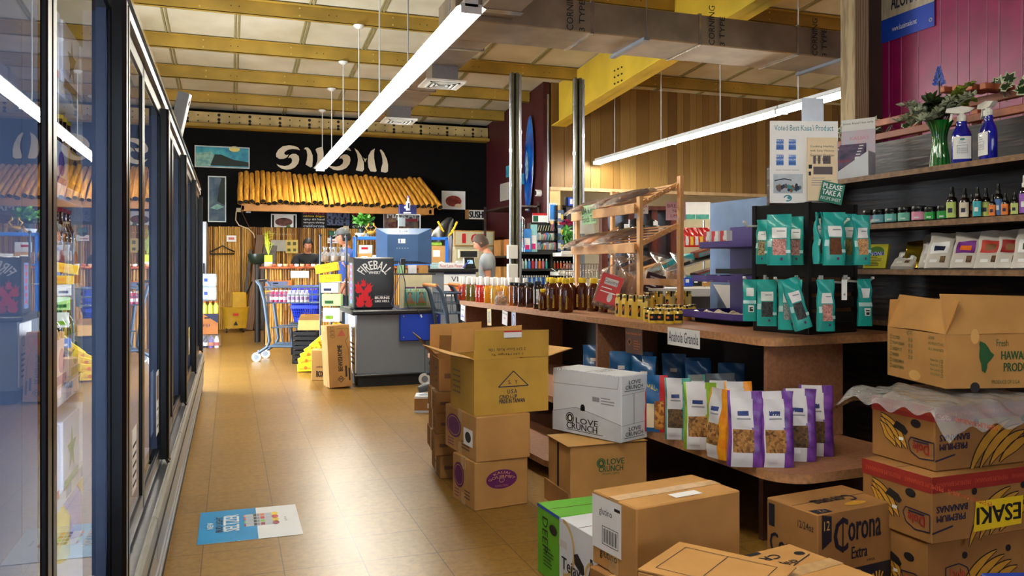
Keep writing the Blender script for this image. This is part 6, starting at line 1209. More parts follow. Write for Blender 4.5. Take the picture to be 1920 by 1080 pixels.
# second lane top: sign, card reader, register display
def C2(x, y, z=1.212): return Matrix.Translation((2.31, 9.78, 0)) @ Matrix.Rotation(-.1, 4, 'Z') @ Vector((x, y, z))
card('counter_sign', 'long white sign hand lettered Next Lane Please on second lane', C2(.25, .05), -.1-.0, .42, .075, WHITE, [('', 0, 0, .24, 1, mat('pale_aqua', (190, 220, 220), .5)), ('Register', .02, .55, .18, .25, INK), ('Shipping', .02, .15, .18, .25, INK), ('Next Lane Please', .28, .2, .68, .55, RED)])
t = thing('card_terminal', 'black card payment terminal on the second lane', 'card terminal', C2(.55, .12), -.1); m = MB(); m.box(-.07, -.05, 0, .07, .08, .03, BLACK, .006); m.add([(-.06, -.04, .03), (.06, -.04, .03), (.06, .06, .14), (-.06, .06, .14), (-.06, .08, .03), (.06, .08, .03)], [(0, 1, 2, 3), (0, 3, 4), (1, 5, 2), (2, 5, 4, 3)], BLACK); m.quad((-.03, -.012, .0615), (.04, -.012, .0615), (.04, .03, .108), (-.03, .03, .108), mat('terminal_screen', (150, 190, 230), .3)); m.obj('terminal', t)
t = thing('register_display', 'beige framed customer display on a white pole', 'display', C2(.56, .22), -.1); m = MB(); m.tube([(-.05, 0, 0), (-.05, 0, .2)], .03, OFFW, 10); m.obj('pole', t); m = MB(); m.box(-.14, -.03, .13, .12, .03, .24, mat('beige_plastic', (206, 196, 160), .5), .006); m.rect(-.12, .145, .1, .225, MBLACK, M=fr((0, -.031, 0), (1, 0, 0), (0, 0, 1))); m.obj('display', t); m = MB(); m.box(-.16, .02, 0, -.02, .1, .1, OFFW, .01); m.obj('receipt_printer', t)
t = thing('red_white_bowl', 'small red and white dome shaped stapler holder on second lane', 'desk item', C2(.2, .2)); m = MB(); m.lathe([(.055, 0), (.055, .03), (.05, .06), (.03, .08), (.005, .088)], WHITE, 16); m.lathe([(.057, .005), (.057, .03)], RED, 16); m.obj('body', t)
m = MB(); m.tube([(0, 0, .012), (.08, -.02, .1)], .006, BLUE, 6); m.tube([(.08, -.02, .1), (.09, -.022, .11)], .003, WHITE, 6); m.obj('pen', label='blue pen leaning beside the hand lettered lane sign', cat='pen', loc=C2(.44, .0))
# blue metal rack with parcels behind the monitor
bp_ = PD(752, 498, 10.9); t = thing('parcel_rack', 'blue metal rack holding parcels behind the monitor', 'rack', (bp_.x-.6, bp_.y+.15, 0), -.15); BLM = mat('blue_rack_metal', (30, 100, 190), .4)
for x in (0, .5, 1.24): m = MB(); m.box(x-.02, 0, 0, x+.02, .03, 1.63, BLM); m.obj('post', t)
m = MB(); m.box(-.02, 0, 1.6, 1.26, .3, 1.64, BLM, .004); m.obj('top_shelf', t); m = MB(); m.box(-.02, 0, 1.25, 1.26, .3, 1.27, BLM); m.obj('shelf', t)
RM = Matrix.Translation((bp_.x-.6, bp_.y+.15, 0)) @ Matrix.Rotation(-.15, 4, 'Z')
for i, (x, w_, h, c, lab) in enumerate(((.03, .2, .14, CARD, 'brown parcel with red print on the blue rack, left'), (.24, .15, .12, OFFW, 'cream tub standing on the blue rack'), (.42, .2, .16, CARDL, 'tan parcel on the blue rack next to the monitor edge'), (.98, .24, .25, CARD, 'brown parcel with a white label at the right of the monitor'), (.7, .2, .2, CARDD, 'brown parcel on the blue rack hidden behind the monitor'))):
    m = MB(); m.box(0, 0, 0, w_, .2, h, c, .003); m.rect(w_*.3, h*.4, w_*.7, h*.75, WHITE, .001, fr((0, 0, 0), (1, 0, 0), (0, 0, 1))); m.obj('parcel', label=lab, cat='parcel', loc=RM @ Vector((x, .03, 1.271)), rz=-.15)
m = MB(); m.box(0, 0, 0, .18, .02, .26, OFFW); m.rect(.03, .2, .12, .23, RED, .001, fr((0, 0, 0), (1, 0, 0), (0, 0, 1))); m.rect(.05, .06, .13, .11, NAVY, .001, fr((0, 0, 0), (1, 0, 0), (0, 0, 1))); m.obj('framed_notice', label='cream notice with red heading on the blue rack', cat='notice', loc=RM @ Vector((.06, .24, 1.272)), rz=-.15)
m = MB(); m.box(0, 0, 0, .16, .12, .05, LIME, .01); m.obj('snack_box', label='lime green packet on top of the right brown parcel', cat='packet', loc=RM @ Vector((1.02, .05, 1.522)), rz=-.15)
def on_rack(px): p = PD(px, 440, 11.05); return Vector((p.x, p.y, 1.641))
t = thing('potted_herb', 'leafy green herb in a dark pot wrapped in white paper', 'potted plant', on_rack(680)); m = MB(); m.lathe([(.05, 0), (.065, .1), (.07, .11)], mat('dark_pot', (20, 40, 36), .4), 14); m.obj('pot', t)
m = MB(); rr = random.Random(1)
for i in range(160): a = rr.uniform(0, 6.28); r = rr.uniform(0, .13); leaf(m, (r*math.cos(a), r*math.sin(a), .13+.13*rr.random()*(1-r*4)+.04), (rr.uniform(-1, 1), rr.uniform(-1, 1), rr.uniform(-.3, .8)), .07, .045, mat('herb_green', (70, 140, 40), .5, amt=.2))
m.obj('foliage', t); m = MB(); m.grid(lambda u, v: ((.075+.02*v+.012*math.sin(11*u*6.28))*math.cos(6.28*u), (.075+.02*v+.012*math.sin(11*u*6.28))*math.sin(6.28*u), .005+.045*v), 44, 3, WHITE); m.obj('paper_wrap', t)
t = thing('crab_ornament', 'golden crab shaped ornament beside the herb pot', 'ornament', on_rack(694)+Vector((0, -.05, 0))); m = MB(); GC = mat('golden_ornament', (200, 150, 60), .35, .4); m.lathe([(.02, .02), (.06, .045), (.055, .07), (.02, .085)], GC, 14, sy=.7)
for k in (-1, 1):
    for j in range(4): m.tube([(k*.04, 0, .06), (k*(.08+.01*j), -.02+.015*j, .08-.015*j), (k*(.1+.01*j), -.03+.02*j, .005)], .006, GC, 6)
    m.tube([(k*.04, -.02, .07), (k*.07, -.03, .12), (k*.04, -.04, .15)], [.008, .012, .01], GC, 8); m.lathe([(.004, -.02), (.016, 0), (.004, .03)], GC, 8, M=Tm(k*.035, -.04, .16))
m.obj('crab', t)
t = thing('acrylic_case', 'clear acrylic case of small orange and white packs above the monitor', 'display case', on_rack(765)+Vector((0, .0, 0))); m = MB(); w_ = .15
for a in ((-w_, -.08, 0, w_, -.078, .3), (-w_, .078, 0, w_, .08, .3), (-w_, -.08, 0, -w_+.002, .08, .3), (w_-.002, -.08, 0, w_, .08, .3)): m.box(*a, CGLASS)
for x in (-w_, w_): m.tube([(x, -.08, 0), (x, -.08, .3)], .005, OFFW, 6)
m.box(-w_, -.08, .298, w_, .08, .304, OFFW); m.obj('case', t); m = MB(); m.box(-w_+.004, -.075, .13, w_-.004, .075, .134, CGLASS); m.obj('shelf', t)
for i in range(6):
    m = MB(); m.lathe([(.016, 0), (.018, .06), (.01, .075)], OFFW if i % 2 else ORG, 10); m.lathe([(.019, .015), (.019, .045)], (ORG, WHITE, RED)[i % 3], 10); m.obj('mini_pack', label='%s small pack from the left inside the acrylic case' % ORD[i], cat='pack', group='packs in the acrylic case', loc=on_rack(765)+Vector((-.11+.044*i, -.02, .005)))
m = MB(); m.box(0, 0, 0, .09, .005, .12, WHITE); m.obj('notice_card', label='white card inside the acrylic case, left side', cat='card', loc=on_rack(765)+Vector((-.14, -.06, .14)))
t = thing('vodka_sign', 'dark blue boxed shop sign topped by a lit bottle shape', 'sign', on_rack(764)+Vector((0, 0, .306))); m = MB(); m.box(-.12, -.03, 0, .12, .03, .13, mat('deep_blue_box', (22, 26, 84), .35), .003); M = fr((-.12, -.031, 0), (1, 0, 0), (0, 0, 1)); m.rect(.06, .012, .16, .03, WHITE, 0, M); m.disc(.085, .095, .02, .018, mat('pale_violet', (170, 170, 220), .4), M=M); m.obj('sign_box', t)
m = MB(); m.lathe([(.028, 0), (.03, .01), (.03, .11), (.012, .14), (.011, .17)], mat('pale_blue_glass', (190, 200, 236), .1, coat=.5), 14, M=Tm(.0, -.045, .05)); m.lathe([(.012, .17), (.012, .2)], mat('violet_cap', (80, 80, 190), .3), 10, M=Tm(.0, -.045, .05)); m.box(-.012, -.078, .08, .012, -.074, .15, NAVY); m.obj('bottle_shape', t)
t = thing('penguin_statue', 'tall black statue with a grey belly wearing a yellow flower garland', 'statue', (PD(826, 440, 11.6).x, PD(826, 440, 11.6).y, 1.0)); m = MB(); BK = mat('statue_black', (12, 12, 16), .3); 
m.tube([(-.02, 0, 0), (-.03, 0, .25), (-.02, 0, .5), (.04, 0, .7), (.1, 0, .84), (.14, -.02, .9), (.17, -.03, .93)], [.17, .19, .19, .15, .085, .06, .02], BK, 18); m.obj('body', t)
m = MB(); m.tube([(.06, -.15, 0), (.06, -.15, .4), (.09, -.12, .6), (.12, -.06, .74)], [.05, .06, .05, .02], mat('statue_grey', (120, 124, 150), .4), 12); m.obj('belly', t)
m = MB(); LEI = mat('yellow_garland', (244, 196, 30), .6, amt=.2)
for k in range(34): q = k/33; x = -.06+.27*q; z = .84-.16*math.sin(PI*q)+.05*abs(q-.5); m.lathe([(.004, -.016), (.02, 0), (.004, .016)], LEI, 7, M=Tm(x, -.13+.04*abs(q-.5), z, k, k*.7))
m.tube([(.075, -.15, .66), (.07, -.16, .6)], .012, LEI, 6); m.obj('garland', t)
m = MB(); m.box(-.25, -.2, 0, .25, .25, .998, mat('dark_cabinet', (26, 22, 20), .6)); m.obj('cabinet', label='dark cabinet carrying the black statue', cat='cabinet', loc=(PD(826, 440, 11.6).x, PD(826, 440, 11.6).y, 0))
# ---- rack beside the counter left end: chrome posts, tea boxes, bags
rp = PD(628, 560, 9.7); rk = thing('wire_rack', 'black wire rack of packets left of the black fridge', 'rack', (rp.x-.17, rp.y, 0), -TH)
for x, y in ((0, 0), (.05, .35), (.31, 0), (.36, .35)): m = MB(); m.tube([(x, y, 0), (x, y, 1.6)], .012, mat('grey_blue_post', (66, 78, 96), .35, .4), 8); m.lathe([(.018, 1.6), (.02, 1.615), (.012, 1.63)], BLACK, 10, M=Tm(x, y)); m.obj('post', rk)
for z in (.3, .7, 1.05, 1.3):
    m = MB(); [m.tube([(0, .35*j/6, z), (.36, .35*j/6, z)], .003, STEEL, 5) for j in range(7)]; [m.tube([(a, 0, z), (a, .35, z)], .004, STEEL, 5) for a in (0, .36)]; m.obj('wire_shelf', rk)
RKM = Matrix.Translation((rp.x-.17, rp.y, 0)) @ Matrix.Rotation(-TH, 4, 'Z')
for i in range(5):
    m = MB(); m.lathe([(.045, 0), (.055, .02), (.05, .09), (.012, .12), (.03, .17)], FILMW, 12); m.lathe([(.04, .003), (.044, .06)], mat('tan_snack', (214, 160, 110), .6), 10); m.obj('snack_bag', label='%s tied clear snack bag from the left on the wire rack top shelf' % ORD[i], cat='snack bag', group='tied snack bags', loc=RKM @ Vector((.04+.06*i, .06+.06*(i % 2), 1.304)))
YB = mat('yellow_tea_box', (246, 204, 24), .45)
for i, (x, z, w_, h, c, c2_, lab, ry) in enumerate(((-.02, 1.08, .26, .1, YB, ORG, 'yellow tea box tilted on the wire rack, upper one', -.18), (.02, .98, .24, .09, YB, ORG, 'yellow tea box level, right below the tilted one', -.05), (.04, .86, .2, .12, OFFW, NAVY, 'white packet below the yellow boxes on the wire rack', 0), (.05, .706, .22, .14, mat('pale_green_pack', (190, 230, 150), .4), GREEN, 'white and green packet in the middle of the wire rack', 0), (.06, .52, .2, .16, WHITE, LIME, 'white pouch with a green stripe low on the wire rack', 0), (.04, .304, .24, .1, mat('blue_pack', (90, 120, 200), .4), WHITE, 'blue and pink box at the foot of the wire rack', 0))):
    m = MB(); m.box(0, -.12, 0, w_, 0, h, c, .004); M = fr((0, -.121, 0), (1, 0, 0), (0, 0, 1)); 
    if 'tea box' in lab: m.text('TERRA', w_*.3, h*.35, w_*.4, h*.3, ORG, M=M)
    else: m.rect(w_*.15, h*.2, w_*.6, h*.45, c2_, 0, M)
    m.obj('snack_box', label=lab, cat='box', loc=RKM @ Vector((x, -.015, z+.07)), rot=(0, ry, -TH))
# ---- long leaning carton, kraft box, yellow tea boxes fan, crate
def bew(m, w_, d_, h):
    MF = side(w_, d_, h, 'front'); R90 = Tm(w_*.62, h*.26, 0) @ Matrix.Rotation(PI/2, 4, 'Z')
    m.text('BEWISHOME', 0, 0, h*.42, w_*.2, INK, M=MF @ R90, bold=.0015); m.line([(w_*.52, h*.08), (w_*.66, h*.13), (w_*.52, h*.18), (w_*.38, h*.13), (w_*.52, h*.08)], .005, INK, M=MF); m.text('M', w_*.46, h*.11, w_*.12, h*.04, INK, M=MF, bold=.001)
    m.line([(w_*.42, h*.94), (w_*.92, h*.94), (w_*.92, h*.8), (w_*.78, h*.74), (w_*.9, h*.6), (w_*.92, h*.3)], .003, INK, M=MF); m.poly([(w_*.42, h*.82), (w_*.8, h*.82), (w_*.65, h*.93)], mat('faded_red_print', (190, 90, 60), .6), .0004, MF)
    for i in range(3): m.frame(w_*.16, h*(.8+.06*i), w_*.32, h*(.85+.06*i), .003, INK, 0, MF)
    m.rect(w_*.72, h*.16, w_*.8, h*.34, INK, 0, MF); m.rect(w_*.86, h*.1, w_*.93, h*.3, INK, 0, MF)
x, y, yaw, w_, d_ = solve((606.7, 721), (618, 730), (661, 727.5), 0)
t = carton_at('cardboard_box', 'tall narrow carton with upright lettering leaning at the grey counter', 'cardboard box', (x, y, .006), yaw, w_, max(d_, .12), .63, CARD, bew); t.rotation_euler = (-.05, -.04, yaw)
def bo(m, w_, d_, h): M = side(w_, d_, h, 'front'); m.text('BOX', w_*.35, h*.12, w_*.5, h*.2, INK, M=M, bold=.002); m.text('LIVE B', w_*.35, h*.42, w_*.4, h*.06, INK, M=M)
x, y, yaw, w_, d_ = solve((575, 708), (583, 715), (607, 715), 0)
carton_at('cardboard_box', 'pink beige box with bold lettering behind the tall narrow carton', 'cardboard box', (x, y, 0), yaw, w_+.02, .2, .33, CARDL, bo)
c0y = PZ(582, 702, 0)
for i in range(7):
    a = 1.42-i*.235; r = .42; m = MB(); m.box(-.2, -.1, -.045, .0, .1, .045, YB, .006); m.disc(-.1, 0, .02, .02, ORG, z=0, M=fr((0, -.101, 0), (1, 0, 0), (0, 0, 1))); m.rect(-.17, -.02, -.04, .0, mat('gold_text', (226, 160, 30), .5), .0, fr((0, -.101, 0), (1, 0, 0), (0, 0, 1)))
    q = i/6; X = -.06+.26*q**2; Z = .05+.5*q**.9; m.obj('tea_box', label='yellow tea box in the curved leaning pile, %s up from the floor' % ORD[i], cat='tea box', group='pile of yellow tea boxes', loc=(c0y.x+X+.15, c0y.y+.25, Z+.01), rot=(0, -.05-.16*i, -TH))
p = PZ(556, 685, 0); t = thing('plastic_crate', 'black slatted plastic crate on the floor beside the cart', 'crate', (p.x+.17, p.y+.3, 0), -TH); m = MB()
for z in [.0+.06*i for i in range(7)]: m.box(-.16, -.18, z, .16, -.17, z+.045, BLACK); m.box(-.16, -.18, z, -.15, .18, z+.045, BLACK); m.box(.15, -.18, z, .16, .18, z+.045, BLACK); m.box(-.16, .17, z, .16, .18, z+.045, BLACK)
for x in (-.16, .15): m.box(x, -.18, 0, x+.012, -.165, .42, BLACK)
m.box(-.16, -.18, 0, .16, .18, .01, BLACK); m.obj('crate', t)
t = thing('cardboard_box', 'small open tan box resting on the black crate', 'cardboard box', (p.x+.2, p.y+.28, .422), -TH+.1); m = MB(); m.box(-.14, -.12, 0, .14, .12, .13, CARDL, .003); m.obj('carton', t)
for s_ in (-1, 1): m = MB(); m.add([(-.14, s_*.12, .13), (.14, s_*.12, .13), (.12, s_*.03, .2), (-.12, s_*.03, .2)], [(0, 1, 2, 3), (3, 2, 1, 0)], CARD); m.obj('flap', t)
# ---- blue shopping baskets
BB = mat('blue_basket_plastic', (12, 50, 196), .4, amt=.05)
p = PD(575, 603, 11.5); bz = p.z
t = thing('basket_stand', 'low black stand under the stacked blue baskets', 'stand', (p.x, p.y, 0), -TH); m = MB(); m.box(-.2, -.15, bz-.04, .2, .15, bz, BLACK); [m.tube([(a, b_, 0), (a, b_, bz-.04)], .012, BLACK) for a in (-.18, .18) for b_ in (-.13, .13)]; m.obj('stand', t)
def basket():
    t = thing('shopping_basket', 'blue plastic shopping basket, lowest and fully shown in its stack', 'basket', (p.x, p.y, bz+.002), -TH, 'stacked blue baskets'); m = MB()
    for k, (ax, n, W0, W1, D0, D1) in enumerate(((0, 11, .14, .18, .11, .14), (1, 9, .11, .14, .14, .18))):
        for s_ in (-1, 1):
            for i in range(n+1):
                q = -1+2*i/n; a = (q*W0, s_*D0, 0) if ax == 0 else (s_*D0, q*W0, 0); b_ = (q*W1, s_*D1, .2) if ax == 0 else (s_*D1, q*W1, .2); m.tube([a, b_], .005, BB, 4)
            for zz in (0, .05, .1, .15):
                w0 = W0+(W1-W0)*zz/.2; d0 = D0+(D1-D0)*zz/.2; a, b_ = ((-w0, s_*d0, zz), (w0, s_*d0, zz)) if ax == 0 else ((s_*d0, -w0, zz), (s_*d0, w0, zz)); m.tube([a, b_], .006, BB, 4)
    m.box(-.14, -.11, 0, .14, .11, .006, BB); m.obj('basket', t); m = MB(); m.box(-.19, -.15, .19, .19, -.135, .235, BB); m.box(-.19, .135, .19, .19, .15, .235, BB); m.box(-.19, -.135, .19, -.175, .135, .235, BB); m.box(.175, -.135, .19, .19, .135, .235, BB); m.obj('rim', t); return t
b0_ = basket()
for i in range(1, 5): dup(b0_, (p.x, p.y, bz+.002+.07*i), label='blue plastic shopping basket, %s up in the stack' % ORD[i])
# ---- shopping carts
CG = mat('cart_blue_grey', (70, 86, 104), .45, .2); 
def cart(lab, loc, rz, grip, L_=.68, fold=False):
    t = thing('shopping_cart', lab, 'shopping cart', loc, rz); W = .42
    for y in (0, W):
        m = MB(); m.tube([(0, y, 1.05), (.05, y, .99), (.1, y, .8), (.17, y, .27), (.14, y, .19), (.02, y, .11)], .022, CG, 8); m.tube([(.14, y, .2), (L_+.1, y, .19)], .018, CG, 8); m.obj('side_frame', t)
        for x in (.0, L_+.06): m = MB(); m.tube([(x, y-.014, .06), (x, y+.014, .06)], .06, OFFW, 18); m.tube([(x, y-.016, .06), (x, y+.016, .06)], .035, GREYM, 14); m.obj('wheel', t); m = MB(); m.tube([(x+.03, y, .15), (x, y, .06)], .014, GREYM, 6); m.obj('caster_fork', t)
    m = MB(); m.tube([(0, -.02, 1.05), (0, W+.02, 1.05)], .018, grip, 10); m.obj('handle', t)
    m = MB(); x0, x1 = .1, L_+.12; z0, z1 = .76, .97
    def B(x, s_, z): q = (z-z0)/(z1-z0); return (x0+(x1-x0)*x, W/2+s_*(W/2-.05+.04*q)*(1-.15*x), z+.0*x)
    for s_ in (-1, 1):
        for i in range(9): m.tube([B(i/8, s_, z0), B(i/8, s_, z1)], .004, CG, 5)
        for z in (z0, (z0+z1)/2, z1): m.tube([B(0, s_, z), B(1, s_, z)], .006 if z < z1 else .011, CG, 6)
    for i in range(8): s_ = -1+2*i/7; m.tube([B(1, s_, z0), B(1, s_, z1)], .004, CG, 5); m.tube([B(0, s_, z0), B(0, s_, z1)], .004, CG, 5); m.tube([B(0, s_, z0), B(1, s_, z0)], .004, CG, 5)
    for z in (z0, z1): m.tube([B(1, -1, z), B(1, 1, z)], .009, CG, 6); m.tube([B(0, -1, z), B(0, 1, z)], .009, CG, 6)
    m.obj('wire_basket', t); m = MB()
    for y in (.03, W-.03):
        m.tube([(.18, y, .44), (L_+.08, y, .46)], .009, CG, 6)
        for i in range(6): x = .2+i*(L_-.12)/5; m.tube([(x, y, .45), (x+.03, y, .22)], .005, CG, 5)
    for i in range(6): m.tube([(.16, .03+i*(W-.06)/5, .21), (L_+.08, .03+i*(W-.06)/5, .2)], .005, CG, 5)
    m.obj('lower_rack', t)
    if not fold: m = MB(); m.box(.06, .02, .9, .12, W-.02, .92, mat('yellow_seat', (214, 170, 40), .5)); m.obj('child_seat_flap', t)
    return t
p = PZ(481, 678, 0); cz = -TH+.02; cart('blue grey shopping cart holding drink bottles near the bamboo counter', (p.x, p.y, 0), cz, BLACK)
CM = Matrix.Translation((p.x, p.y, 0)) @ Matrix.Rotation(cz, 4, 'Z')
for i in range(9):
    for j in range(2):
        m = MB(); pk_ = mat('pink_drink', (196, 60, 110), .3, coat=.3) if i < 4 else mat('clear_drink', (214, 206, 216), .2, coat=.4); m.lathe([(.024, 0), (.026, .1), (.012, .13), (.012, .145)], pk_, 8); m.lathe([(.0265, .03), (.0265, .07)], WHITE if i < 4 else mat('violet_label', (150, 120, 160), .5), 8); m.lathe([(.014, .14), (.014, .155)], WHITE, 8)
        m.obj('water_bottle', label='%s %s drink bottle in the %s row inside the cart' % (ORD[i], 'pink' if i < 4 else 'clear', ('near', 'rear')[j]), cat='bottle', loc=CM @ Vector((.17+.056*i, .1+.07*j, .77)), group='bottles in the cart')
q = Vector((xy(818, 7.92), 7.92, 0))
cart('nearer of two nested carts with a tan grip by the bench end', q, .06, mat('tan_handle', (206, 130, 70), .5), .5, True)
cart('farther of the two nested carts, tan grip seen further right', q+Vector((.28, .01, 0)), .06, mat('tan_handle'), .5, True)
# vacuum and white box by the bench foot
p = PZ(798, 775, 0); m = MB(); m.box(-.09, -.1, 0, .09, .1, .14, CARDW, .003); m.rect(-.09, .02, .09, .12, CARDD, .001, fr((0, -.1, 0), (1, 0, 0), (0, 0, 1))); m.rect(.02, .04, .06, .08, WHITE, .002, fr((0, -.1, 0), (1, 0, 0), (0, 0, 1))); m.obj('cardboard_box', label='small white sided box on the floor left of the narrow stack', cat='cardboard box', loc=(p.x+.03, p.y+.12, 0), rz=-.3)
t = thing('hand_vacuum', 'white and grey handheld vacuum lying on the small white box', 'vacuum', (p.x+.05, p.y+.14, .142)); m = MB(); m.tube([(-.08, 0, .04), (0, 0, .06), (.07, 0, .09)], [.03, .04, .03], mat('dark_grey_plastic', (60, 62, 66), .4), 12); m.obj('motor', t); m = MB(); m.tube([(.04, 0, .1), (.07, 0, .17), (.1, 0, .2)], [.02, .022, .02], WHITE, 10); m.obj('handle', t)
# ================================================================== SUSHI CORNER
SC_Y = 13.3
x0 = xy(497, SC_Y)
t = thing('sushi_counter', 'bamboo faced sushi bar with a lit copper coloured ledge', 'counter', (x0, SC_Y, 0)); m = bamboo_panel(.0, 2.6, 0, 0, 1.2, 8); m.obj('bamboo_front', t); m = MB(); m.box(0, .02, 0, 2.6, .5, 1.2, MBLACK); m.obj('body', t)
m = MB(); m.box(-.08, -.14, 1.2, 2.62, .3, 1.235, mat('copper_ledge', (176, 90, 50), .3, .3, scale=10, amt=.3), .006); m.obj('ledge', t)
rr = random.Random(8)
for i in range(15): m = MB(); m.lathe([(.025, 0), (.04, .02), (.035, .04)], (mat('glazed_tan', (226, 180, 130), .2), mat('glazed_rust', (186, 90, 50), .2), WHITE)[i % 3], 10); m.obj('small_dish', label='%s little dish from the left along the sushi bar ledge' % ORD[i], cat='dish', loc=(x0+.05+.085*i, SC_Y-.08, 1.236), group='little dishes on the sushi ledge')
card('paper_sign', 'small white sign with black and teal writing on the bamboo front', PY(562, 521, SC_Y-.06), 0, .28, .11, WHITE, [('SUSHI', .06, .6, .5, .2, INK), ('open daily', .06, .2, .45, .25, mat('faded_grey')), ('OK', .65, .2, .2, .3, TE)])
t = card('shelf_board', 'wooden tray board with blue plate hung on the bamboo front', PY(522, 540, SC_Y-.07), 0, .4, .12, mat('rust_board', (170, 96, 40), .5), [('', .15, .35, .7, .5, mat('slate_plate', (90, 100, 130), .5)), ('', .3, .55, .2, .15, WHITE)])
card('shelf_board', 'second wooden board under the one with the blue plate', PY(522, 551, SC_Y-.06), 0, .34, .05, mat('rust_board'), [])
t = thing('flower_stand', 'yellow green card and sprig standing at the left end of the sushi ledge', 'stand', (x0+.05, SC_Y-.0, 1.236)); m = MB(); m.box(-.06, -.01, 0, .06, .01, .18, mat('lime_card', (206, 216, 40), .5)); m.rect(-.06, 0, .06, .07, WHITE, .001, fr((0, -.01, 0), (1, 0, 0), (0, 0, 1))); m.obj('card', t); m = MB()
for i in range(14): m.tube([(0, 0, .18), (rr.uniform(-.06, .06), .0, .3+.02*i), (rr.uniform(-.1, .1), .0, .36+.015*i)], .004, mat('lime_sprig', (170, 190, 30), .5), 5)
m.obj('sprig', t)
p = PY(483, 482, 13.9); t = thing('menu_bowl', 'dark green bowl on a post at the side of the sushi bar', 'bowl', (p.x, p.y, 0)); m = MB(); m.lathe([(.05, 1.27), (.12, 1.3), (.16, 1.4), (.16, 1.44)], mat('dark_green_glaze', (30, 44, 34), .3), 16); m.obj('bowl', t); m = MB(); m.tube([(0, 0, 0), (0, 0, 1.28)], .05, mat('dark_post', (40, 28, 16), .6)); m.obj('post', t)
# bamboo awning
A0 = PY(447, 320, 16.7); 
xl = xy(447, 16.3); xr = xy(800, 16.3); n = 36; aw = thing('bamboo_awning', 'awning of thick golden bamboo poles sloping out over the sushi bar', 'awning', (xl, 16.86, 0)); rr = random.Random(12); W = xr-xl
for i in range(n):
    q = (i+.5)/n; x = W*q; k = rr.uniform(.9, 1.15); r = W/n*.5*k; lean = -.02+.3*q*q; m = MB(); off = [rr.uniform(-.014, .014) for _ in range(3)]
    P = [(x, -.06, 3.08-.02*q+rr.uniform(-.03, .03)), (x+lean*.3+off[0], -.3, 2.88+off[1]*.2), (x+lean*.65+off[2], -.55, 2.68), (x+lean, -.82, 2.44+rr.uniform(-.03, .03)-.0*q)]
    m.tube(P, [r*.95, r, r, r*1.02], mat('golden_bamboo', (216, 160, 60), .4, kind='wood', c2=(180, 120, 40), scale=2, stretch=(3, 3, 3)), 10, cap=False); m.tube([tuple(Vector(P[3])+Vector((0, .03, .02))), tuple(Vector(P[3])+Vector((0, .01, .005)))], r*.8, MBLACK, 10); m.obj('bamboo_pole', aw)
m = MB(); m.box(.05, -.78, 2.28, W+.1, -.72, 2.42, mat('awning_beam', (160, 106, 40), .5), .004); m.box(.05, -.78, 2.3, .1, 0, 2.38, mat('awning_beam')); m.box(W, -.78, 2.3, W+.05, 0, 2.38, mat('awning_beam')); m.obj('support_beam', aw)
# SUSHI lettering traced as solid cut-out letters standing off the wall
IVR = mat('ivory_letter', (226, 214, 186), .5, amt=.02); YW = 16.84
LT = {'S': [[(500, 250), (470, 210), (400, 185), (330, 178), (240, 195), (175, 245), (143, 300), (145, 350), (190, 382), (250, 382), (305, 360), (330, 318), (290, 325), (262, 305), (275, 275), (320, 245), (390, 232), (450, 238)],
            [(322, 372), (345, 330), (390, 305), (440, 308), (480, 340), (490, 390), (475, 450), (430, 505), (370, 535), (300, 545), (230, 530), (175, 495), (150, 460), (200, 480), (270, 490), (330, 478), (375, 440), (385, 400), (372, 370), (345, 362)]],
      'U': [[(560, 235), (580, 210), (620, 212), (660, 255), (690, 330), (692, 400), (685, 500), (660, 508), (585, 465), (605, 400), (612, 320), (602, 260), (590, 240)], [(735, 240), (760, 220), (825, 203), (845, 225), (855, 300), (855, 400), (820, 470), (760, 515), (695, 522), (740, 475), (765, 400), (765, 320)]],
      'H': [[(1320, 222), (1370, 260), (1425, 340), (1455, 430), (1462, 540), (1440, 570), (1350, 558), (1342, 545), (1365, 470), (1372, 390), (1360, 310)], [(1625, 225), (1612, 290), (1612, 370), (1630, 480), (1650, 565), (1630, 577), (1560, 568), (1530, 510), (1520, 420), (1530, 330), (1570, 260)], [(1452, 362), (1475, 385), (1508, 372), (1480, 430)]],
      'I': [[(1700, 250), (1715, 238), (1760, 290), (1805, 390), (1822, 470), (1820, 570), (1790, 590), (1720, 575), (1718, 540), (1742, 450), (1740, 380), (1725, 310)]]}
LT['s'] = [[(x+768, y+10) for x, y in P] for P in LT['S']]
for k, nmk, lab in (('S', 'S', 'ivory swirled letter S, first of the SUSHI letters'), ('U', 'U', 'ivory letter U of the SUSHI lettering, its right arm at the lit tube'), ('s', 'S', 'ivory swirled letter S crossed by the lit tube'), ('H', 'H', 'ivory letter H of two tusk shapes in the SUSHI lettering'), ('I', 'I', 'ivory letter I, last of the SUSHI letters')):
    m = MB(); pts = [[PY(500+x/8, 250+y/8, YW) for x, y in P] for P in LT[k]]; o = pts[0][0]
    for P in pts:
        q = [(v.x-o.x, v.z-o.z) for v in P]; m.prism(q, .03, IVR)
    m.obj('wall_letter', label=lab, cat='letter', loc=(o.x, 16.875, o.z), rot=(PI/2, 0, 0), group='SUSHI lettering')
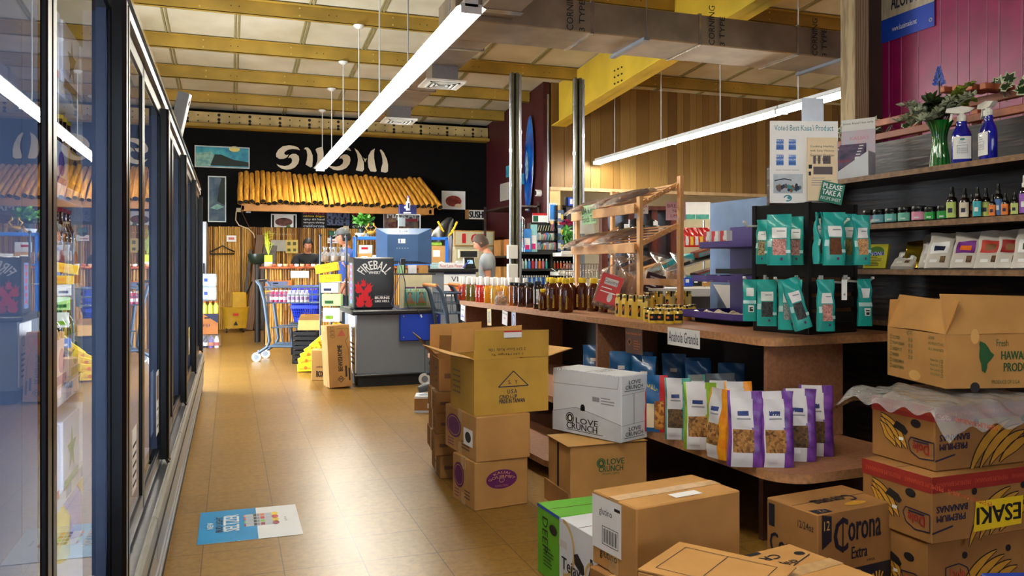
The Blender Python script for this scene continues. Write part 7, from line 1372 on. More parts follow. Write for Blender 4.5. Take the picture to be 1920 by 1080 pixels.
def pic(lab, px0, py0, px1, py1, Y, draw, nm='framed_picture', fw=.02, fm=None, cat='picture'):
    a = PY(px0, py1, Y); b_ = PY(px1, py0, Y); w_ = b_.x-a.x; h = b_.z-a.z; t = thing(nm, lab, cat, (a.x, Y, a.z)); m = MB(); F_ = fm or mat('silver_frame', (196, 200, 196), .35, .3)
    for q in ((0, 0, w_, fw), (0, h-fw, w_, h), (0, fw, fw, h-fw), (w_-fw, fw, w_, h-fw)): m.box(q[0], -.02, q[1], q[2], .0, q[3], F_)
    m.obj('frame', t); m = MB(); M = fr((0, -.006, 0), (1, 0, 0), (0, 0, 1)); draw(m, M, w_, h); m.obj('print', t); return t
SEA = mat('sea_blue_paint', (14, 110, 150), .5, c2=(70, 170, 180), scale=5); FOAM = mat('foam_paint', (150, 190, 170), .5, c2=(90, 150, 150), scale=12); DKH = mat('dark_hill_paint', (22, 34, 26), .6); SUN_ = mat('sun_paint', (226, 206, 110), .5)
def w1(m, M, w, h): m.rect(0, 0, w, h, SEA, 0, M); m.poly([(0, h*.05), (w*.3, h*.08), (w*.4, h*.5), (w*.3, h*.75), (0, h*.65)], FOAM, .001, M); m.poly([(w*.28, h*.1), (w, h*.1), (w, h*.3), (w*.7, h*.4), (w*.48, h*.62), (w*.36, h*.62)], DKH, .002, M); m.disc(w*.72, h*.9, w*.1, h*.13, SUN_, z=.001, M=M)
def w2(m, M, w, h): m.rect(0, 0, w, h, mat('night_sea', (24, 60, 90), .5, c2=(90, 110, 120), scale=4), 0, M); m.poly([(w*.55, h), (w*.75, h*.95), (w*.6, h*.75), (w*.5, h*.45), (w, h*.35), (w, h)], DKH, .001, M); m.poly([(w*.1, h*.3), (w*.5, h*.4), (w*.9, h*.33), (w*.5, h*.27)], FOAM, .001, M)
pic('wide framed painting of a blue wave and dark headland', 365, 277, 468, 313, 16.87, w1); pic('tall framed painting of dark sea and cliff', 390, 331, 424, 416, 16.87, w2)
FOOD = mat('seared_meat', (130, 66, 44), .5, c2=(60, 26, 20), scale=14); 
def food(m, M, w, h): m.rect(0, 0, w, h, WHITE, 0, M); m.rect(.02, .02, w*.12, h-.02, MBLACK, .001, M); m.rect(w*.88, .02, w-.02, h-.02, MBLACK, .001, M); m.disc(w*.5, h*.62, w*.34, h*.2, FOOD, z=.001, M=M); m.disc(w*.68, h*.38, w*.08, h*.1, mat('leaf_green_print'), z=.002, M=M); m.disc(w*.3, h*.3, w*.1, h*.1, SUN_, z=.002, M=M)
pic('framed photo of a seared meat dish under the awning', 508, 402, 556, 440, 16.87, food, fm=WHITE)
def rose_(m, M, w, h): m.rect(0, 0, w, h, WHITE, 0, M); m.disc(w*.5, h*.45, w*.34, h*.3, mat('rose_red', (170, 60, 44), .5, c2=(120, 30, 24), scale=8), z=.001, M=M); m.disc(w*.7, h*.2, w*.15, h*.12, CREAM, z=.002, M=M)
pic('framed print of a red flower roll on white at the right of the awning', 828, 359, 872, 392, 16.87, rose_, fm=WHITE)
def mboard(rows):
    def f(m, M, w, h):
        m.rect(0, 0, w, h, MBLACK, 0, M)
        for s_, y, c in rows: m.text(s_, w*.08, h*y, w*.84, h*.11, c, .001, M)
    return f
pic('black menu board headed ROLLS with yellow and white lines', 565, 395, 612, 440, 16.87, mboard((('ROLLS', .84, RED), ('rainbow dragon', .7, YEL), ('spicy ahi hand', .57, WHITE), ('tempura shrimp', .44, WHITE), ('california', .31, mat('pale_blue_board', (206, 216, 230), .5)), ('unagi salmon', .18, SUN_), ('veggie', .05, ORG))), 'menu_board', .01, MBLACK, 'menu board')
pic('black menu board with a red heading behind the herb pot', 657, 396, 702, 440, 16.87, mboard((('POKE BOWLS', .8, RED), ('ahi shoyu spicy', .6, YEL), ('salmon', .45, WHITE), ('combo', .3, WHITE), ('rice', .12, mat('leaf_green_print')))), 'menu_board', .01, MBLACK, 'menu board')
def maz(m, M, w, h): SG = mat('slate_blue_sign', (74, 84, 120), .5); m.rect(0, 0, w, h, MBLACK, 0, M); m.text('MAKAI', w*.03, h*.5, w*.94, h*.45, SG, .001, M, bold=.012); m.text('SUSHI', w*.03, h*.03, w*.94, h*.42, SG, .001, M, bold=.012)
pic('slate blue outlined lettering sign under the awning', 612, 398, 656, 423, 16.87, maz, 'sushi_sign', .006, MBLACK, 'sign')
def maz2(m, M, w, h): m.rect(0, 0, w, h, mat('purple_print', (70, 50, 80), .5, c2=(150, 120, 80), scale=8), 0, M); m.text('MAKAI', w*.1, h*.6, w*.8, h*.3, WHITE, .001, M, bold=.006); m.disc(w*.4, h*.25, w*.28, h*.2, FOOD, z=.002, M=M); m.rect(w*.6, h*.45, w*.95, h*.58, RED, .001, M)
pic('purple poster with white lettering behind the acrylic case', 719, 395, 786, 432, 16.87, maz2, 'poster', .01, WHITE, 'poster')
def susk(m, M, w, h): m.rect(0, 0, w*.2, h, CARD, 0, M); m.rect(w*.2, 0, w, h, WHITE, 0, M); m.text('SUSHI', w*.22, h*.15, w*.74, h*.7, INK, .001, M, bold=.01)
pic('small white board hand painted SUSHI at the right corner', 872, 394, 909, 411, 16.87, susk, 'painted_board', .006, CARD, 'sign')
card('paper_sign', 'crumpled white paper with red writing above the hanger', PY(434, 453, 16.8), 0, .18, .12, WHITE, [('', .2, .3, .6, .4, mat('faded_red', (200, 110, 100), .6))])
card('paper_sheet', 'clear sleeve sheet pinned on the bamboo wall', PY(522, 471, 16.8), 0, .28, .22, mat('grey_sleeve', (176, 172, 160), .3), []); card('paper_sheet', 'yellow sheet with four pictures pinned on the bamboo wall', PY(547, 475, 16.8), 0, .24, .27, mat('yellow_sheet', (206, 180, 90), .5), [('', .15, .6, .25, .25, mat('olive_text')), ('', .6, .6, .25, .25, mat('olive_text')), ('', .15, .15, .25, .2, mat('olive_text')), ('', .6, .15, .25, .2, mat('olive_text'))])
card('paper_sign', 'white paper with red marks beside the capped customer', PY(624, 456, 16.8), 0, .22, .11, WHITE, [('', .1, .3, .6, .15, RED)]); card('paper_sign', 'tiny cream card under the slate blue lettering sign', PY(649, 432, 16.85), 0, .11, .09, CREAM, []); 
m = MB(); m.tube([(0, 0, 0), (0, -.02, .01)], .08, mat('dark_green_glaze'), 12); m.box(-.09, -.03, 0, .09, 0, .1, mat('deep_green_bag', (20, 90, 60), .5), .02); m.obj('cap_hat', label='dark green cap hanging on the wall left of the customer', cat='cap', loc=PY(624, 442, 16.83))
# socket and cable
t = thing('wall_socket', 'wall outlet boxes with a drooping cream cable', 'outlet', PY(448, 394, 16.88)); m = MB(); m.box(-.05, -.04, -.04, .05, 0, .04, mat('beige_plastic')); m.obj('socket_plate', t); m = MB(); m.box(.13, -.04, -.05, .22, 0, .05, OFFW); m.obj('socket_plate', t); m = MB(); m.tube([(-.05, -.045, -.03), (-.06, -.05, -.2), (0, -.05, -.3), (.18, -.05, -.37), (.27, -.05, -.46), (.3, -.05, -.55)], .012, CREAM, 6); m.tube([(.05, -.045, -.03), (.15, -.045, -.25), (.28, -.045, -.5)], .006, mat('brown_wire', (110, 66, 30), .5), 5); m.obj('cable', t)
t = thing('coat_hanger', 'black coat hanger hung on the bamboo wall', 'hanger', PY(417, 476, 16.8)); m = MB(); m.tube([(-.22, 0, 0), (-.23, 0, .04), (-.1, 0, .1), (0, 0, .16), (.1, 0, .1), (.23, 0, .04), (.22, 0, 0), (-.22, 0, 0)], .013, BLACK, 6); m.tube([(0, 0, .16), (0, 0, .2), (.02, 0, .23), (0, 0, .25)], .005, STEEL, 6); m.obj('hanger', t)
for i, (px, lab, a, h, w_) in enumerate(((467, 'dark plank leaning against the bamboo wall, left one', .12, 1.9, .14), (489, 'broad dark plank leaning beside the sushi bar, right one', .12, 1.7, .26), (452, 'thin dark pole leaning far left of the planks', .12, 1.6, .06))):
    p = PY(px, 612, 16.2); m = MB(); m.box(-w_/2, -.02, 0, w_/2, .02, h, DWOOD if i else BAM[3], .004); m.obj('leaning_board', label=lab, cat='board', loc=(p.x, 16.35, 0.01), rot=(-.22, a, 0))
t = thing('mop_bucket', 'yellow mop bucket on casters with wringer by the bamboo wall', 'mop bucket', (PY(441, 612, 16.1).x, 16.1, 0)); MY = mat('mop_bucket_yellow', (196, 152, 30), .45)
m = MB(); m.lathe([(.2, .08), (.24, .45), (.25, .47)], MY, 20, sy=.7, sq=2); m.obj('bucket', t); m = MB(); m.box(-.06, -.1, .45, .2, .1, .75, MY, .02); m.tube([(.2, 0, .7), (.3, -.05, .95)], .015, MBLACK); m.obj('wringer', t); m = MB(); m.rect(-.04, .32, .06, .36, RED, .0, fr((0, -.172, 0), (1, 0, 0), (0, 0, 1))); m.poly([(-.03, .14), (.05, .14), (.01, .22)], INK, 0, fr((0, -.165, 0), (1, 0, 0), (0, 0, 1))); m.obj('label', t)
for x in (-.15, .15):
    for y in (-.1, .1): m = MB(); m.tube([(x-.012, y, .04), (x+.012, y, .04)], .04, BLACK, 12); m.obj('caster', t)
# water packs by the cooler end
p = PZ(392, 651, 0); WX = p.x
t = thing('bottle_pack', 'shrink wrapped pack of small purple labelled bottles on the floor', 'bottle pack', (WX, p.y, 0)); m = MB()
for i in range(4):
    for j in range(3): m.lathe([(.035, 0), (.037, .12), (.02, .15), (.02, .17)], (WHITE, NAVY, mat('violet_art'), WHITE)[(i+j) % 4], 10, M=Tm(-.13+.08*i, -.06+.08*j)); m.lathe([(.038, .03), (.038, .08)], (RED, WHITE, ORG)[(i+2*j) % 3], 10, M=Tm(-.13+.08*i, -.06+.08*j))
tag(m.obj('bottles', t), kind='stuff'); m = MB(); m.box(-.17, -.1, 0, .17, .15, .2, FILM, .03); m.obj('shrink_wrap', t)
def fiji(m, w_, d_, h): M = side(w_, d_, h, 'front'); m.poly([(w_*.3, h), (w_, h*.55), (w_, h)], NAVY, 0, M); m.rect(w_*.35, h*.78, w_*.6, h*.85, INK, .0005, M); m.text('FIJI', w_*.3, h*.35, w_*.3, h*.16, NAVY, .0005, M)
carton_at('water_carton', 'brown and navy water carton on top of the bottle pack', 'water carton', (WX-.02, p.y+.02, .203), 0, .3, .24, .31, mat('rust_carton', (170, 104, 50), .7), fiji, False)
t = thing('bottle_pack', 'pack of lime green drinks with orange caps above the water carton', 'bottle pack', (WX-.02, p.y+.02, .516)); m = MB()
for i in range(4): 
    for j in range(2): m.lathe([(.038, 0), (.04, .12), (.018, .16), (.018, .17)], mat('lime_drink', (190, 200, 80), .2, coat=.4), 10, M=Tm(-.12+.08*i, -.05+.09*j)); m.lathe([(.022, .165), (.022, .19)], ORG, 10, M=Tm(-.12+.08*i, -.05+.09*j))
tag(m.obj('bottles', t), kind='stuff'); m = MB(); m.box(-.17, -.1, .19, .15, .12, .2, FILM); m.obj('shrink_wrap', t)
for i in range(2): m = MB(); m.box(-.15, -.1, 0, .13, .1, .2, mat('pale_wrap', (206, 212, 214), .3, c2=(150, 170, 190), scale=14), .02); m.rect(-.05, .08, .0, .13, BLUE, .001, fr((0, -.1, 0), (1, 0, 0), (0, 0, 1))); m.obj('bottle_pack', label='pale wrapped water pack, %s' % ('on the orange capped drinks', 'topmost of the pile by the coolers')[i], cat='bottle pack', loc=(WX-.02, p.y+.02, .722+.203*i))
m = MB(); m.box(-.1, -.3, 0, .02, .3, 1.95, STEEL, .01); m.tube([(-.02, -.31, .95), (-.02, -.34, .98), (-.02, -.34, 1.25), (-.02, -.31, 1.28)], .015, BLACK, 8); m.obj('metal_cabinet', label='narrow steel cabinet edge with black handle past the last cooler', cat='cabinet', loc=(PY(386, 600, 14).x, 14, 0))
# ICE freezer
p = PY(888, 600, 15.9); ix = p.x; t = thing('ice_freezer', 'cream ice freezer with red ICE lettering on its header', 'freezer', (ix, 15.9, 0)); FC = mat('cream_enamel', (206, 198, 164), .4, amt=.04)
a = PY(852, 461, 15.4); b_ = PY(927, 433, 15.4); w_ = b_.x-a.x; hx = (a.x+b_.x)/2-ix
m = MB(); m.box(hx-w_/2, -.45, .1, hx+w_/2, .45, a.z, FC, .01); m.box(hx-w_/2+.02, -.43, 0, hx+w_/2-.02, .4, .1, MBLACK); m.obj('cabinet', t); m = MB(); m.box(hx-w_/2-.01, -.5, a.z, hx+w_/2+.01, .45, b_.z, FC, .01); M = fr((hx-w_/2, -.502, a.z), (1, 0, 0), (0, 0, 1)); hh = b_.z-a.z; m.frame(0, 0, w_, hh, .02, mat('ochre_trim', (180, 130, 50), .5), 0, M)
for i, c in enumerate('ICE'): m.text(c, w_*(.2+.22*i), hh*.18, w_*(.07 if c == 'I' else .15), hh*.6, RED, .001, M, bold=.01)
m.obj('header', t); m = MB(); m.box(hx-w_/2+.03, -.47, .15, hx-.01, -.45, a.z-.05, FC, .01); m.obj('door', t); m = MB(); m.box(hx+.01, -.47, .15, hx+w_/2-.03, -.45, a.z-.05, FC, .01); m.obj('door', t)
# bundles and boxes on dark shelf by the maroon wall
t = thing('storage_shelf', 'dark storage shelving in the corner beside the ice freezer', 'shelving', (4.72, 13.62, 0)); m = MB(); [m.box(0, 0, z, .55, 1.6, z+.03, DWOOD) for z in (.4, .9, 1.4, 2.3)]; [m.box(a, b_, 0, a+.04, b_+.04, 2.4, DWOOD) for a in (0, .51) for b_ in (0, 1.56)]; m.obj('shelving', t)
for i, (y, z, c, lab) in enumerate(((.1, .431, CARD, 'brown box low on the dark corner shelving'), (.1, .931, CARDD, 'tilted brown box on the dark corner shelving, middle level'), (.1, 1.431, mat('rust_carton'), 'orange brown bag box on the dark corner shelving, upper level'), (.7, .931, CARD, 'brown box deeper on the middle level of corner shelving'), (.7, 1.431, CARDD, 'brown box deeper on the upper level of corner shelving'))):
    m = MB(); m.box(0, 0, 0, .42, .4, .3, c, .004); m.rect(.08, .12, .2, .22, WHITE, .001, fr((0, 0, 0), (1, 0, 0), (0, 0, 1))); m.obj('cardboard_box', label=lab, cat='cardboard box', loc=(4.78, 13.67+y, z))
# surfboard and pictures on the maroon wall
q0 = PX(985, 222, 5.26); q1 = PX(1000, 395, 5.26); yc = (PX(992, 300, 5.26).y); hgt = q0.z-q1.z
t = thing('surfboard', 'blue painted surfboard hanging upright on the maroon wall', 'surfboard', (5.24, yc, q1.z)); SB = mat('surfboard_blue', (20, 110, 200), .2, c2=(10, 50, 140), scale=2.2, coat=.6); m = MB()
def prof(v): return .25*math.sin(PI*min(1, max(0, v*.96+.035)))**.6
for s_, mt in ((-1, SB), (1, OFFW)): m.grid((lambda s_: lambda u, v: (s_*.02*math.sin(PI*u)**.5*(1 if 0 < v < 1 else 0)-.0, -prof(v)*math.cos(PI*u)*.95+.12*(1-v)-.1, hgt*v))(s_), 12, 24, mt)
m.obj('board', t); m = MB(); m.grid(lambda u, v: (-.024, -(.17*math.sin(PI*v)**.8)*(u-.4)+.02, hgt*(.3+.35*v)), 6, 8, mat('wave_art', (170, 200, 210), .3, c2=(20, 60, 110), scale=9)); m.obj('wave_painting', t); m = MB(); m.tube([(0, .02, .02), (0, .02, .06)], .05, CREAM, 10); m.obj('tail', t)
for i, (px0, py0, px1, py1, c, lab) in enumerate(((938, 341, 954, 378, 'grey_sketch', 'small framed sea print low on the maroon wall behind the column'), (949, 310, 955, 333, 'sea_blue_paint', 'small blue picture just left of the first column'), (977, 323, 988, 346, 'sea_blue_paint', 'small bright blue picture between column and surfboard'))):
    a = PX(px0, py1, 5.28); b_ = PX(px1, py0, 5.28); m = MB(); m.box(0, 0, 0, .02, abs(a.y-b_.y), abs(b_.z-a.z), _M[c] if c in _M else mat('grey_blue_print', (110, 130, 150), .5, c2=(50, 50, 60), scale=6)); m.obj('framed_picture', label=lab, cat='picture', loc=(5.275, min(a.y, b_.y), min(a.z, b_.z)))
t = thing('security_camera', 'small black and white camera at the right of the surfboard tail', 'camera', PX(1014, 362, 5.298)); m = MB(); m.tube([(0, 0, 0), (-.1, 0, 0)], .06, WHITE, 14); m.obj('housing', t); m = MB(); m.tube([(-.1, 0, 0), (-.11, 0, 0)], .045, BLACK, 14); m.obj('lens', t)
# ================================================================== FAR SALES FLOOR beyond the bench
FY = 10.0
def FP(px, z, Y=FY): p = PY(px, HY, Y); return Vector((p.x, Y, z))
BKS = mat('black_fixture', (14, 14, 16), .5)
a = FP(974, 0); b_ = FP(1084, 0); W = b_.x-a.x
t = thing('cosmetics_fixture', 'black shelf fixture packed with toiletries past the honey jars', 'shelving', (a.x, FY, 0)); m = MB(); m.box(0, 0, 0, W, .4, .1, BKS); m.box(0, .38, 0, W, .4, 1.42, BKS); m.obj('carcass', t)
for x in (0, W*.53, W-.03): m = MB(); m.box(x, 0, 0, x+.03, .38, 1.42, BKS); m.obj('upright_panel', t)
for z in (.5, .8, .97, 1.18, 1.4): m = MB(); m.box(0, -.02, z, W, .38, z+.03, BKS); m.obj('shelf', t)
rr = random.Random(21); cols = [mat('aqua_tube', (150, 206, 210), .3), WHITE, mat('rose_tube', (226, 120, 150), .3), mat('pale_violet'), mat('sky_blue_band'), OFFW, mat('teal_pouch'), ORG, RED]
def small_bottle(lab, loc, c, h=.1, r=.018, cap=WHITE, grp=None): m = MB(); m.lathe([(r, 0), (r, h*.7), (r*.5, h*.8)], c, 10); m.lathe([(r*.55, h*.78), (r*.55, h)], cap, 8); return m.obj('toiletry_bottle', label=lab, cat='bottle', loc=loc, group=grp)
k = 0
for z, zn, n, hh in ((1.431, 'top', 5, .12), (1.211, 'second', 8, .13), (1.001, 'third', 12, .12)):
    for i in range(n):
        x = .06+(W*.47)*i/n; small_bottle('%s small toiletry bottle from left on the %s board of the black fixture' % (ORD[i], zn), (a.x+x, FY+.06, z), cols[(i*3+k) % 9] if z > 1.1 else (BLUE if i % 2 else mat('aqua_tube')), hh, .02, WHITE, 'small toiletries'); k += 1
for z, zn in ((1.211, 'upper'), (1.001, 'lower')):
    for i in range(6): small_bottle('%s red and white lip balm from left on the %s right shelf' % (ORD[i], zn), (a.x+W*.62+.045*i, FY+.06, z), RED if i % 2 else ORG, .1, .014, WHITE, 'lip balms')
for i, (px, pz, w_, h, c, lab) in enumerate(((989, 1.431, .1, .3, 'sky_blue_band', 'tall blue topped toiletry pouch, left, on the black fixture'), (1001, 1.431, .09, .36, 'aqua_tube', 'tall blue topped toiletry pouch, right, on the black fixture'), (1037, 1.85, .1, .24, 'sky_blue_band', 'light blue boxed sign high on the fixture'))):
    t = thing('toiletry_pouch' if i < 2 else 'blue_sign', lab, 'pouch' if i < 2 else 'sign', FP(px, pz, FY-.02 if i < 2 else FY+.1), -.3)
    if i < 2: pouch(t, w_, h, .04, _M[c], _M[c], None, [(-.7, .7, .1, .6, WHITE), (-.6, .5, .1, .3, mat('hot_pink', (230, 30, 130), .4))], i)
    else: m = MB(); m.box(-w_/2, 0, 0, w_/2, .02, h, WHITE); m.rect(-w_*.4, .02, w_*.4, h-.02, _M[c], .001, fr((0, 0, 0), (1, 0, 0), (0, 0, 1))); m.obj('card', t)
for i, (z, d) in enumerate(((1.431, 0), (1.56, .06), (1.69, .12))):
    t = thing('riser_tray', 'black stepped riser with sample tubes, %s step' % ('lowest', 'middle', 'highest')[i], 'display tray', FP(1026, z, FY+.03+d)); m = MB(); m.box(-.2, 0, 0, .22, .1, .03, BKS); m.obj('tray', t); m = MB()
    for j in range(11): m.box(-.18+.036*j, .02, .03, -.155+.036*j, .06, .11+.01*(j % 3), cols[(j*2+i) % 7]); m.tube([(-.17+.036*j, 0, .03), (-.15+.036*j, 0, .1)], .005, mat('beige_plastic'), 5)
    tag(m.obj('sample_tubes', t), kind='stuff')
card('counter_sign', 'red topped card with a green figure on the fixture', FP(1012, 1.83, FY+.1), -.2, .2, .12, WHITE, [('', 0, .75, 1, .25, RED), ('', .05, .05, .35, .65, mat('deep_green_bag', (20, 90, 60), .5))])
t = thing('riser_box', 'black box under the red topped card', 'box', FP(1014, 1.72, FY+.16)); m = MB(); m.box(-.14, 0, 0, .14, .15, .108, BKS); m.obj('box', t)
t = thing('acrylic_tower', 'tall clear acrylic tower with blue cards and yellow tags', 'display case', FP(1053, 1.431, FY-.05)); m = MB(); m.box(-.06, 0, 0, -.057, .14, .62, CGLASS); m.box(.057, 0, 0, .06, .14, .62, CGLASS); m.box(-.06, .137, 0, .06, .14, .62, CGLASS); [m.box(-.06, 0, z, .06, .14, z+.004, CGLASS) for z in (0, .2, .4, .616)]; m.obj('case', t)
for i in range(3): m = MB(); m.box(-.05, .05, .01+.2*i, .05, .06, .16+.2*i, mat('slate_print')); m.rect(-.03, .05+.2*i, .01, .12+.2*i, WHITE, .001, fr((0, .05, 0), (1, 0, 0), (0, 0, 1))); m.rect(.012, .03+.2*i, .04, .1+.2*i, YEL, .001, fr((0, .05, 0), (1, 0, 0), (0, 0, 1))); m.obj('card', t)
t = thing('carded_display', 'black rack with dark cards and blue price cards above the fixture', 'display rack', FP(1072, 1.431, FY+.12)); m = MB(); m.box(-.1, 0, 0, .1, .03, .75, BKS); m.box(-.1, -.1, .28, .1, 0, .3, OFFW); m.obj('rack', t); m = MB(); m.box(-.09, -.06, .42, .09, -.03, .6, mat('dark_cards', (40, 30, 50), .4)); m.obj('card_block', t); m = MB(); m.box(-.06, -.03, .63, .06, -.01, .74, BLUE); m.rect(-.04, .65, .04, .72, WHITE, 0, fr((0, -.031, 0), (1, 0, 0), (0, 0, 1))); m.obj('price_card', t)
t = thing('flower_vase', 'glass vase of magenta flowers on the black fixture', 'vase', FP(1064, 1.431, FY-.14)); m = MB(); m.lathe([(.04, 0), (.045, .02), (.045, .2)], CGLASS, 14, cap=False); m.obj('vase', t); m = MB(); rr = random.Random(3)
for i in range(50): leaf(m, (rr.uniform(-.06, .06), rr.uniform(-.05, .05), rr.uniform(.12, .32)), (rr.uniform(-.5, .5), rr.uniform(-.5, .5), rr.uniform(-1, .6)), .09, .035, mat('herb_green'))
m.tube([(0, 0, .02), (0, 0, .3)], .006, LG, 6); m.obj('leaves', t); m = MB()
for c_ in ((-.07, 0, .36), (-.02, -.03, .4), (.04, 0, .38), (.08, .02, .36), (0, .03, .35)):
    for k in range(9): leaf(m, c_, (math.cos(k*.7), math.sin(k*.7), .5), .055, .045, mat('magenta_petal', (214, 10, 110), .5, c2=(160, 0, 70), scale=30))
m.obj('blossoms', t)
m = MB(); [m.lathe([(.018, 0), (.024, .02), (.01, .045)], CREAM, 8, M=Tm(rr.uniform(-.1, .1), rr.uniform(-.05, .05), rr.uniform(0, .04))) for _ in range(26)]; m.obj('shell_pile', label='pile of cream shells beside the magenta flowers', cat='shells', kind='stuff', loc=FP(1084, 1.431, FY-.05))
for i, (px, z) in enumerate(((1053, 1.37), (1048, 1.12))): m = MB(); m.box(-.13, -.3, 0, .13, 0, .05, OFFW, .004); [m.box(-.132, -.302, .01+.015*j, .132, -.3, .014+.015*j, mat('faded_grey')) for j in range(2)]; m.box(-.13, -.3, .05, .13, -.29, .07, OFFW); m.obj('wall_tray', label='white louvred tray on the fixture front, %s' % ('upper', 'lower')[i], cat='tray', loc=FP(px, z, FY-.02))
t = thing('wire_spinner', 'small white wire spinner with green packs beside the column', 'display rack', FP(978, 1.431, FY-.05)); m = MB(); [m.tube([(.04*math.cos(q), .04*math.sin(q), 0), (.04*math.cos(q), .04*math.sin(q), .42), (0, 0, .46)], .005, CHROME, 5) for q in (0, 1.57, 3.14, 4.71)]; m.obj('wire_frame', t); m = MB(); [m.box(-.05, -.03, .05+.13*i, -.0, .03, .13+.13*i, mat('teal_pouch')) for i in range(3)]; m.obj('packs', t)
p = PD(1093, 436, 8.4); t = thing('display_easel', 'white board easel with a taped paper note behind rack post', 'easel', (p.x, p.y, 0), -TH); m = MB(); m.add([(-.1, 0, 1.58), (.12, 0, 1.58), (.1, 0, 1.82), (-.06, 0, 1.82)], [(0, 1, 2, 3), (3, 2, 1, 0)], OFFW); m.box(-.02, .01, 0, .02, .03, 1.75, GREYM); m.obj('board', t); m = MB(); m.box(-.03, -.006, 1.7, .05, -.003, 1.79, WHITE); m.obj('note', t)
# wire basket
p = PD(1090, 522, 7.9); t = thing('wire_basket', 'steel wire basket hanging off a rack behind the pine rack', 'wire basket', (p.x, p.y, p.z), -TH); m = MB()
for i in range(13): q = -.16+.32*i/12; m.tube([(q, -.1, .14), (q, -.08, 0), (q, .1, 0), (q, .1, .14)], .003, CHROME, 5)
for y, z in ((-.1, .14), (-.08, 0), (.1, .14), (.1, .0), (-.09, .07)): m.tube([(-.16, y, z), (.16, y, z)], .004, CHROME, 5)
m.tube([(-.16, -.1, .14), (-.22, -.1, .05), (-.3, -.05, .1)], .004, CHROME, 5); m.obj('basket', t); m = MB(); m.box(-.02, .11, -p.z, .02, .14, .3, GREYM); m.obj('stand_post', t)
# sunglasses tower
p = PD(1185, 470, 8.6); t = thing('sunglasses_rack', 'brown wooden sunglasses tower behind the bread rack', 'display rack', (p.x-.35, p.y, 0), -TH); MW = mat('mahogany_wood', (110, 50, 32), .4, kind='wood', c2=(80, 34, 22), scale=5)
for x in (0, .28, .52, .72): m = MB(); m.box(x, 0, 0, x+.06, .3, 1.83, MW); m.obj('upright', t)
m = MB(); m.box(-.03, -.03, 1.83, .86, .34, 1.87, MW); m.box(0, .28, 0, .78, .3, 1.83, mat('grey_mirror', (150, 160, 175), .2, .6)); m.obj('top_board', t)
TM = Matrix.Translation((p.x-.35, p.y, 0)) @ Matrix.Rotation(-TH, 4, 'Z'); ws = 0
def shades(lab, loc, rz, c=BLACK):
    t = thing('sunglasses', lab, 'sunglasses', loc, rz); 
    for s_ in (-1, 1): m = MB(); m.disc(s_*.035, 0, .028, .02, c, z=0, M=fr((0, 0, 0), (1, 0, 0), (0, 0, 1))); m.prism([(s_*.035+.028*math.cos(q*.52), .02*math.sin(q*.52)) for q in range(12)], .004, c, M=fr((0, .004, 0), (1, 0, 0), (0, 0, 1))); m.obj('lens', t); m = MB(); m.tube([(s_*.065, 0, .005), (s_*.068, .06, .0), (s_*.06, .12, -.02)], .003, BLACK, 5); m.obj('temple', t)
    m = MB(); m.tube([(-.008, 0, .005), (.008, 0, .005)], .003, CHROME, 5); m.obj('bridge', t)
SHC = [BLACK, mat('brown_lens', (70, 36, 20), .1), mat('mirror_lens', (90, 110, 150), .1, .6)]
for i in range(8):
    for j, x in enumerate((.14, .42)): shades('%s pair of sunglasses from the top, %s column of the tower' % (ORD[i], ('left', 'middle')[j]), TM @ Vector((x, -.02, 1.62-.1*i)), -TH, SHC[(i+j) % 3])
for j, (px, py) in enumerate(((1168, 432), (1192, 425), (1222, 427), (1232, 440))): p2 = PD(px, py, 8.2); m = MB(); m.lathe([(.1, 0), (.105, .01), (.06, .03), (.055, .07), (.02, .085)], BLACK, 16, sy=.8); m.box(-.03, -.09, .02, .02, -.085, .06, WHITE); m.obj('dark_cap', label='%s dark cap or hat from the left hanging on the sunglasses tower' % ORD[j], cat='hat', loc=p2)
# sloping wire candy rack
p = PD(1265, 470, 7.6); t = thing('candy_rack', 'wire rack with sloping teal and brown snack trays right of the bread rack', 'display rack', (p.x-.35, p.y, 0), -TH+.1)
for x in (0, .75):
    for y in (0, .45): m = MB(); m.tube([(x, y, 0), (x, y, 1.3+.4*(y > 0))], .008, CHROME, 6); m.obj('wire_post', t)
QM = Matrix.Translation((p.x-.35, p.y, 0)) @ Matrix.Rotation(-TH+.1, 4, 'Z')
TRB = mat('teal_tray_board', (20, 130, 140), .4)
for i, z in enumerate((1.12, .92)):
    m = MB(); m.add([(-.03, -.05, z), (.8, -.05, z+.24), (.8, .4, z+.3), (-.03, .4, z+.06)], [(0, 1, 2, 3), (3, 2, 1, 0)], GREYM); m.tube([(-.03, -.05, z), (.8, -.05, z+.24)], .008, CHROME, 6); m.obj('sloping_shelf', t)
    for k in range(3):
        m = MB(); m.box(0, -.12, 0, .22, .1, .06, (CARDD, TRB, FOOD)[k], .004); m.rect(.01, .005, .21, .04, TRB, .001, fr((0, -.12, 0), (1, 0, 0), (0, 0, 1))); m.text('CHOC', .03, .012, .1, .02, RED if k else WHITE, .002, fr((0, -.12, 0), (1, 0, 0), (0, 0, 1))); m.obj('snack_tray', label='%s printed snack tray from left on the %s sloping shelf' % (ORD[k], ('upper', 'lower')[i]), cat='snack tray', loc=QM @ Vector((.04+.25*k, .1, z+.05+.075*k)), rot=(0, -.28, -TH+.1))
for i in range(5): p2 = PD(1288+9*i, 437, 7.9); t2 = thing('candy_bag', 'red candy bag hanging above the sloping trays, %s from left' % ORD[i], 'candy bag', (p2.x, p2.y, 1.43), -TH+.2, 'red candy bags'); pouch(t2, .07, .19, .03, mat('red_foil', (214, 40, 30), .25, coat=.5), mat('red_foil'), None, [(-.6, .6, .1, .55, (WHITE, YEL)[i % 2])], i)
